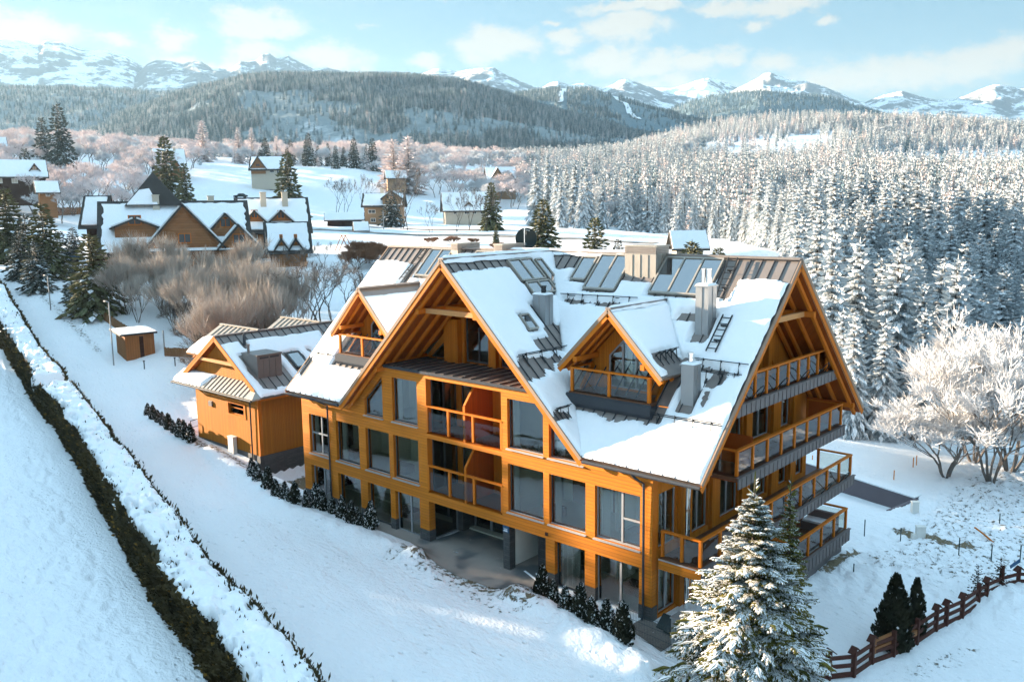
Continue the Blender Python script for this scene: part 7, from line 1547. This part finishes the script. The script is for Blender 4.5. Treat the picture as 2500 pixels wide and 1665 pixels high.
def strip(name, pts, w, m, dz):
    P = [on_ground(px, D) for px, D in pts]; Q = []
    for a, b in zip(P[:-1], P[1:]):
        for t in np.linspace(0, 1, 12, endpoint=False): Q.append(a + (b - a) * t)
    Q.append(P[-1]); Q = np.array(Q); d = np.gradient(Q[:, :2], axis=0); d /= np.linalg.norm(d, axis=1, keepdims=True); nn = np.stack([-d[:, 1], d[:, 0]], -1)
    L, Rr = Q[:, :2] + nn * w / 2, Q[:, :2] - nn * w / 2; V = np.concatenate([np.column_stack([A, terrain(A[:, 0], A[:, 1]) + dz]) for A in (L, Rr)]); n = len(Q)
    F = np.array([(i, i + 1, n + i + 1, n + i) for i in range(n - 1)]); a = V[F[:, 1]] - V[F[:, 0]]; e = V[F[:, 3]] - V[F[:, 0]]
    if np.cross(a, e)[:, 2].sum() < 0: F = F[:, ::-1]
    o = mesh_np(name, V, F, m, smooth=True); o['kind'] = 'structure'
strip('village_road', [(780, 205), (900, 192), (1050, 178), (1250, 168), (1450, 160), (1600, 152)], 3.2, 'pavement', .12)
strip('village_road', [(870, 222), (980, 205), (1120, 196), (1300, 190)], 2.2, 'pavement', .14)
# big frosted tree at the right edge
plant('frost_bush', 2400, 800, 62, 'big white frosted bare tree at the right edge of the snowfield', wid=1.0); plant('frost_bush', 2490, 780, 60, 'white frosted tree cut by the right edge', wid=1.1); plant('frost_bush', 2445, 860, 57, 'shorter white frosted tree between the two at the right edge', wid=1.1)
plant('frost_bush', 2330, 985, 58, 'low white frosted shrub at the forest edge left of the big frosted tree', 'bush', wid=1.9)

# ---------------------------------------------------------------- forests
def wedge(n, p0, p1, d0, d1, pw=2.0):
    d = (d0 ** pw + (d1 ** pw - d0 ** pw) * rng.random(n)) ** (1 / pw); px = rng.uniform(p0, p1, n); return px, d
def to_xy(px, d): a = CAMR.T @ np.array([[0.0], [0.0], [1.0]]); v = (CAMR[0][None] * ((px - 1250) / FPX)[:, None] + CAMR[2][None] * 1.0); return CAMC[0] + v[:, 0] * d, CAMC[1] + v[:, 1] * d
def thin(x, y, dist):
    """keep points that stay `dist` apart (grid test)"""
    cell = {}; keep = np.zeros(len(x), bool)
    for i in range(len(x)):
        r = dist[i]; k = (int(x[i] // 6), int(y[i] // 6)); ok = True
        for a in (-1, 0, 1):
            for b in (-1, 0, 1):
                for j in cell.get((k[0] + a, k[1] + b), ()):
                    if (x[i] - x[j]) ** 2 + (y[i] - y[j]) ** 2 < min(r, dist[j]) ** 2: ok = False; break
                if not ok: break
            if not ok: break
        if ok: keep[i] = True; cell.setdefault(k, []).append(i)
    return keep
px, d = wedge(46000, 950, 2950, 62, 715, 1.7)
edge = np.interp(d, [60, 72, 85, 100, 125, 150, 190, 230, 300, 380, 460, 560, 715], [2300, 1985, 1950, 1925, 1905, 1890, 1780, 1520, 1330, 1270, 1180, 1080, 1000]) + 40 * (fbm(d * .05, px * .0, 3, 9) - .5)
near_edge = np.interp(px, [1900, 1990, 2050, 2150, 2250, 2350, 2600, 3000], [80, 70, 69, 68, 70, 76, 80, 80])
x, y = to_xy(px, d)
clear = fbm(x * .009, y * .009, 3, 77); clearing = ((clear > .60) & (d > 330)) | ((np.abs(px - 1480) < 130) & (d > 330) & (d < 420) & (clear > .42)) | ((np.abs(px - 2330) < 230) & (np.abs(d - 470) < 38)) | ((np.abs(px - 1850) < 160) & (np.abs(d - 560) < 40))
ok = (px > edge) & (d > near_edge) & (~clearing | (rng.random(len(px)) < .10)); px, d, x, y = px[ok], d[ok], x[ok], y[ok]
o_ = np.argsort(d); px, d, x, y = px[o_], d[o_], x[o_], y[o_]
k = thin(x, y, np.interp(d, [60, 120, 300, 700], [2.3, 2.4, 2.5, 2.4]) * rng.uniform(.8, 1.5, len(x))); px, d, x, y = px[k], d[k], x[k], y[k]
z = terrain(x, y, False); Hh = np.interp(d, [60, 90, 200, 400, 700], [13.5, 14.5, 12, 9.5, 8]) * rng.uniform(.48, 1.2, len(x)) * (.85 + .3 * fbm(x * .03, y * .03, 2, 5))
inview = (px > 1880) & (px < 2530); order = np.where(inview)[0][:230]; kinds = ['spruce_snow', 'spruce_snow_b', 'spruce_snow_c']
for i in order:
    kd = kinds[int(rng.integers(0, 3))]; plant(kd, px[i], 0, d[i], 'snow laden spruce in the dense forest edge beyond the field', 'tree', 'snow laden spruces of the forest', wid=rng.uniform(.85, 1.2), pos=np.array([x[i], y[i], z[i]]), H=Hh[i])
rest = np.ones(len(x), bool); rest[order] = False
# light tree meshes for the distance: placed as single trees, reused by the woods
def far_proto(kind, seed, px, D, H, mats, snow, R, label, nm='spruce'):
    p = on_ground(px, D); qb = conifer(seed, 1, R, 11, 6, 3, snow, w=.62, droop=.7, ratio=.62, tops=False); t = qb.obj(nm, mats); t.location = tuple(p); t.scale = (H,) * 3; return tag(t, label, 'tree', None)
FP = [far_proto('a', 61, 1420, 300, 13, ['needle_frost', 'snow_leaf', 'bark'], .75, .19, 'frosted spruce standing free at the village end of the forest'), far_proto('b', 62, 1365, 290, 14, ['needle_frost', 'snow_leaf', 'bark'], .6, .16, 'slim grey spruce at the village end of the forest'), far_proto('c', 63, 1390, 310, 13, ['frost_pink', 'snow_leaf', 'bark'], .4, .18, 'tan frosted larch at the village end of the forest', 'larch'),
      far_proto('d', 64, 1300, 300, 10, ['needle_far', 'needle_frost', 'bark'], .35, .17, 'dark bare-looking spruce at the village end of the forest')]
r = rest; n = r.sum(); near = d[r] < 190
idx = np.where(near, rng.integers(0, 3, n), 3 + rng.choice(4, n, p=[.50, .25, .17, .08]))
protoN = [LIB[k_][3]['first'] for k_ in kinds]; protoN = [[c_ for c_ in t.children if c_.name.startswith('crown')][0] for t in protoN]
ftree = [[c_ for c_ in LIB[k_][3]['first'].children if c_.name.startswith('branches')][0] for k_ in ('frost_bush',)]
idx = np.where(rng.random(n) < np.where(d[r] < 330, .07, .025), 7, idx); Hh[r] = Hh[r] * np.where(idx == 7, .68, 1.0)
scatter('forest', np.stack([x[r], y[r], z[r] - .2], -1), Hh[r], rng.uniform(0, 6.28, n), idx, protoN + FP + ftree, 'dense snow covered spruce forest filling the valley on the right', 'forest')
# woods on the hills
def hill_wood(key, n, H, mix, seed, clr, label):
    G = HILLS[key]; nv, nu = G.shape[:2]; v = rng.random(n) ** .9 * (nv - 1.001); u = rng.random(n) * (nu - 1.001); i, j = v.astype(int), u.astype(int); fv, fu = (v - i)[:, None], (u - j)[:, None]
    P = (G[i, j] * (1 - fv) + G[i + 1, j] * fv) * (1 - fu) + (G[i, j + 1] * (1 - fv) + G[i + 1, j + 1] * fv) * fu
    c_ = fbm(P[:, 0] * .006, P[:, 1] * .006, 4, seed); ok = (c_ < clr) | (rng.random(n) < .12)
    q = P - CAMC; qx = 1250 + FPX * (q @ CAMR[0]) / (q @ CAMR[2]); qy = 832.5 + FPX * (q @ CAMR[1]) / (q @ CAMR[2])
    if key == 'ski': ok &= (np.abs(qx - 1376) > 8) & (np.abs(qx - np.interp(qy, [255, 340], [1502, 1560])) > 9)
    P = P[ok]; n = len(P); s = H * rng.uniform(.65, 1.2, n); idx = rng.choice(4, n, p=mix); return P, s, idx
def ski_run(px0, px1, v0, v1, w):
    G = HILLS['ski']; nv, nu = G.shape[:2]; rows = np.arange(int(v0 * (nv - 1)), int(v1 * (nv - 1)) + 1); V = []
    for k, r_ in enumerate(rows):
        u = ((px0 + (px1 - px0) * k / (len(rows) - 1)) - 1080) / 4.0 + math.sin(k * .5) * .5
        for o_ in (-w, 0, w): j = int(u + o_); f = u + o_ - j; V.append(G[r_, j] * (1 - f) + G[r_, j + 1] * f + np.array([0, 0, 2.0]))
    n = len(rows); F = [(i * 3 + j, i * 3 + j + 1, i * 3 + j + 4, i * 3 + j + 3) for i in range(n - 1) for j in range(2)]
    o = mesh_np('ski_run', np.array(V), np.array(F), 'snow_lump', smooth=True); o['kind'] = 'structure'
ski_run(1366, 1380, .45, .93, 1.4); ski_run(1560, 1500, .3, .86, 1.6)
A = [hill_wood('left', 8000, 7.5, [.15, .30, .05, .5], 7, .70, ''), hill_wood('centre', 34000, 8.2, [.12, .26, .06, .56], 9, .66, ''), hill_wood('ski', 10000, 7.6, [.08, .22, .02, .68], 13, .62, ''), hill_wood('plateau', 7000, 7.2, [.05, .25, .0, .7], 15, .66, '')]
for (P, s, idx), lb in zip(A, ('dark distant wood on the low ridge at the far left', 'blue grey wood covering the big central hill', 'blue wood on the steep hills cut by ski runs', 'blue wood on the flat topped hill before the right peaks')):
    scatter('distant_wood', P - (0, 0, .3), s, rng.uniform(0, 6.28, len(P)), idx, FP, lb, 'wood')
# frosted trees among the houses
px, d = wedge(4200, -350, 1300, 190, 560); x, y = to_xy(px, d); py_min = np.interp(px, [-350, -20, 0, 100, 130, 340, 380, 480, 520, 900, 1000, 1300], [190, 190, 205, 205, 190, 195, 290, 325, 385, 395, 330, 300]); ok = (d > py_min) & (fbm(x * .02, y * .02, 2, 5) < .66)
px, d, x, y = px[ok], d[ok], x[ok], y[ok]; o_ = np.argsort(d); px, d, x, y = px[o_], d[o_], x[o_], y[o_]; k = thin(x, y, np.interp(d, [190, 300, 560], [5.4, 4.4, 4.0])); px, d, x, y = px[k], d[k], x[k], y[k]; z = terrain(x, y, False); Hh = rng.uniform(6, 10.5, len(x))
sel = np.where((px > 0) & (px < 1280))[0][:150]
for i in sel: plant(('frost_tree', 'frost_tree_b', 'frost_tree')[i % 3], px[i], 0, d[i], 'pink white frosted leafless tree among the village houses', 'tree', 'frosted trees of the village', wid=1.1, pos=np.array([x[i], y[i], z[i]]), H=Hh[i])
r = np.ones(len(x), bool); r[sel] = False; n = r.sum(); pr = [[c_ for c_ in LIB[k_][3]['first'].children if c_.name.startswith('branches')][0] for k_ in ('frost_tree', 'frost_tree_b')]
scatter('frosted_wood', np.stack([x[r], y[r], z[r] - .2], -1), Hh[r], rng.uniform(0, 6.28, n), np.where(rng.random(n) < .72, rng.integers(0, 2, n), 2 + rng.integers(0, 3, n)), pr + FP[:3], 'pink frosted trees spread behind the village', 'wood')
# spruce belt left of the picture: it keeps the morning sun off the yard and the road
SUNU = np.array([-math.cos(SUN_AZ), -math.sin(SUN_AZ)])
SLOTS = ((-20.4, 10.6), (-25.0, 12.6))        # crowns kept low so sun streaks stand in for window reflections on the road
for i in range(70):
    yy = -6.8 - i * .78; xx = -84 + 1.5 * math.sin(i * 2.1); base = gz(xx, yy)
    ys = yy - (xx + 84) * math.tan(SUN_AZ); Xf = -84 - ys / math.tan(SUN_AZ); D = min(-ys / math.sin(SUN_AZ), 92.0)           # where this tree's shadow falls on the chalet front, and how far that is
    zf_ = np.interp(Xf, [-45, -36, -27, -22, -19, -16, -15, -12, -8, -5.5, -3, 0, 6, 20, 60], [1.2, .2, .3, 1.6, 3.0, 5.4, 5.6, 4.9, 4.0, 3.3, 2.6, 2.1, 1.3, 1.2, 1.5])
    hgt = zf_ + D * math.tan(SUN_EL) + 1.6 + rng.uniform(-.5, .5) + SHADE_LIFT
    for s_, h_ in SLOTS:
        if abs(ys - s_) < 1.3: hgt = min(hgt, h_ + abs(ys - s_) * .5)
    plant('spruce_green' if i % 2 else 'spruce_green_b', 0, 0, 90, 'green spruce in the tree belt across the road', 'tree', 'spruces of the belt across the road', wid=1.0, pos=np.array([xx, yy, base]), H=max(3.0, hgt - base))

# ---------------------------------------------------------------- air
if HAZE > 0:
    N = mat('haze_air'); N.n.remove(N.b); v = N.new('ShaderNodeVolumePrincipled'); v.inputs['Color'].default_value = (0.45, 0.72, 0.95, 1); v.inputs['Density'].default_value = HAZE; v.inputs['Anisotropy'].default_value = 0.25; N.l.new(v.outputs[0], N.out.inputs['Volume'])
    m = MB(); m.box(-4500, 4500, -4500, 4500, -150, 590); h = m.build('haze', 'haze_air'); h['kind'] = 'stuff'; tag(h, 'thin blue winter haze over the valley', 'haze')
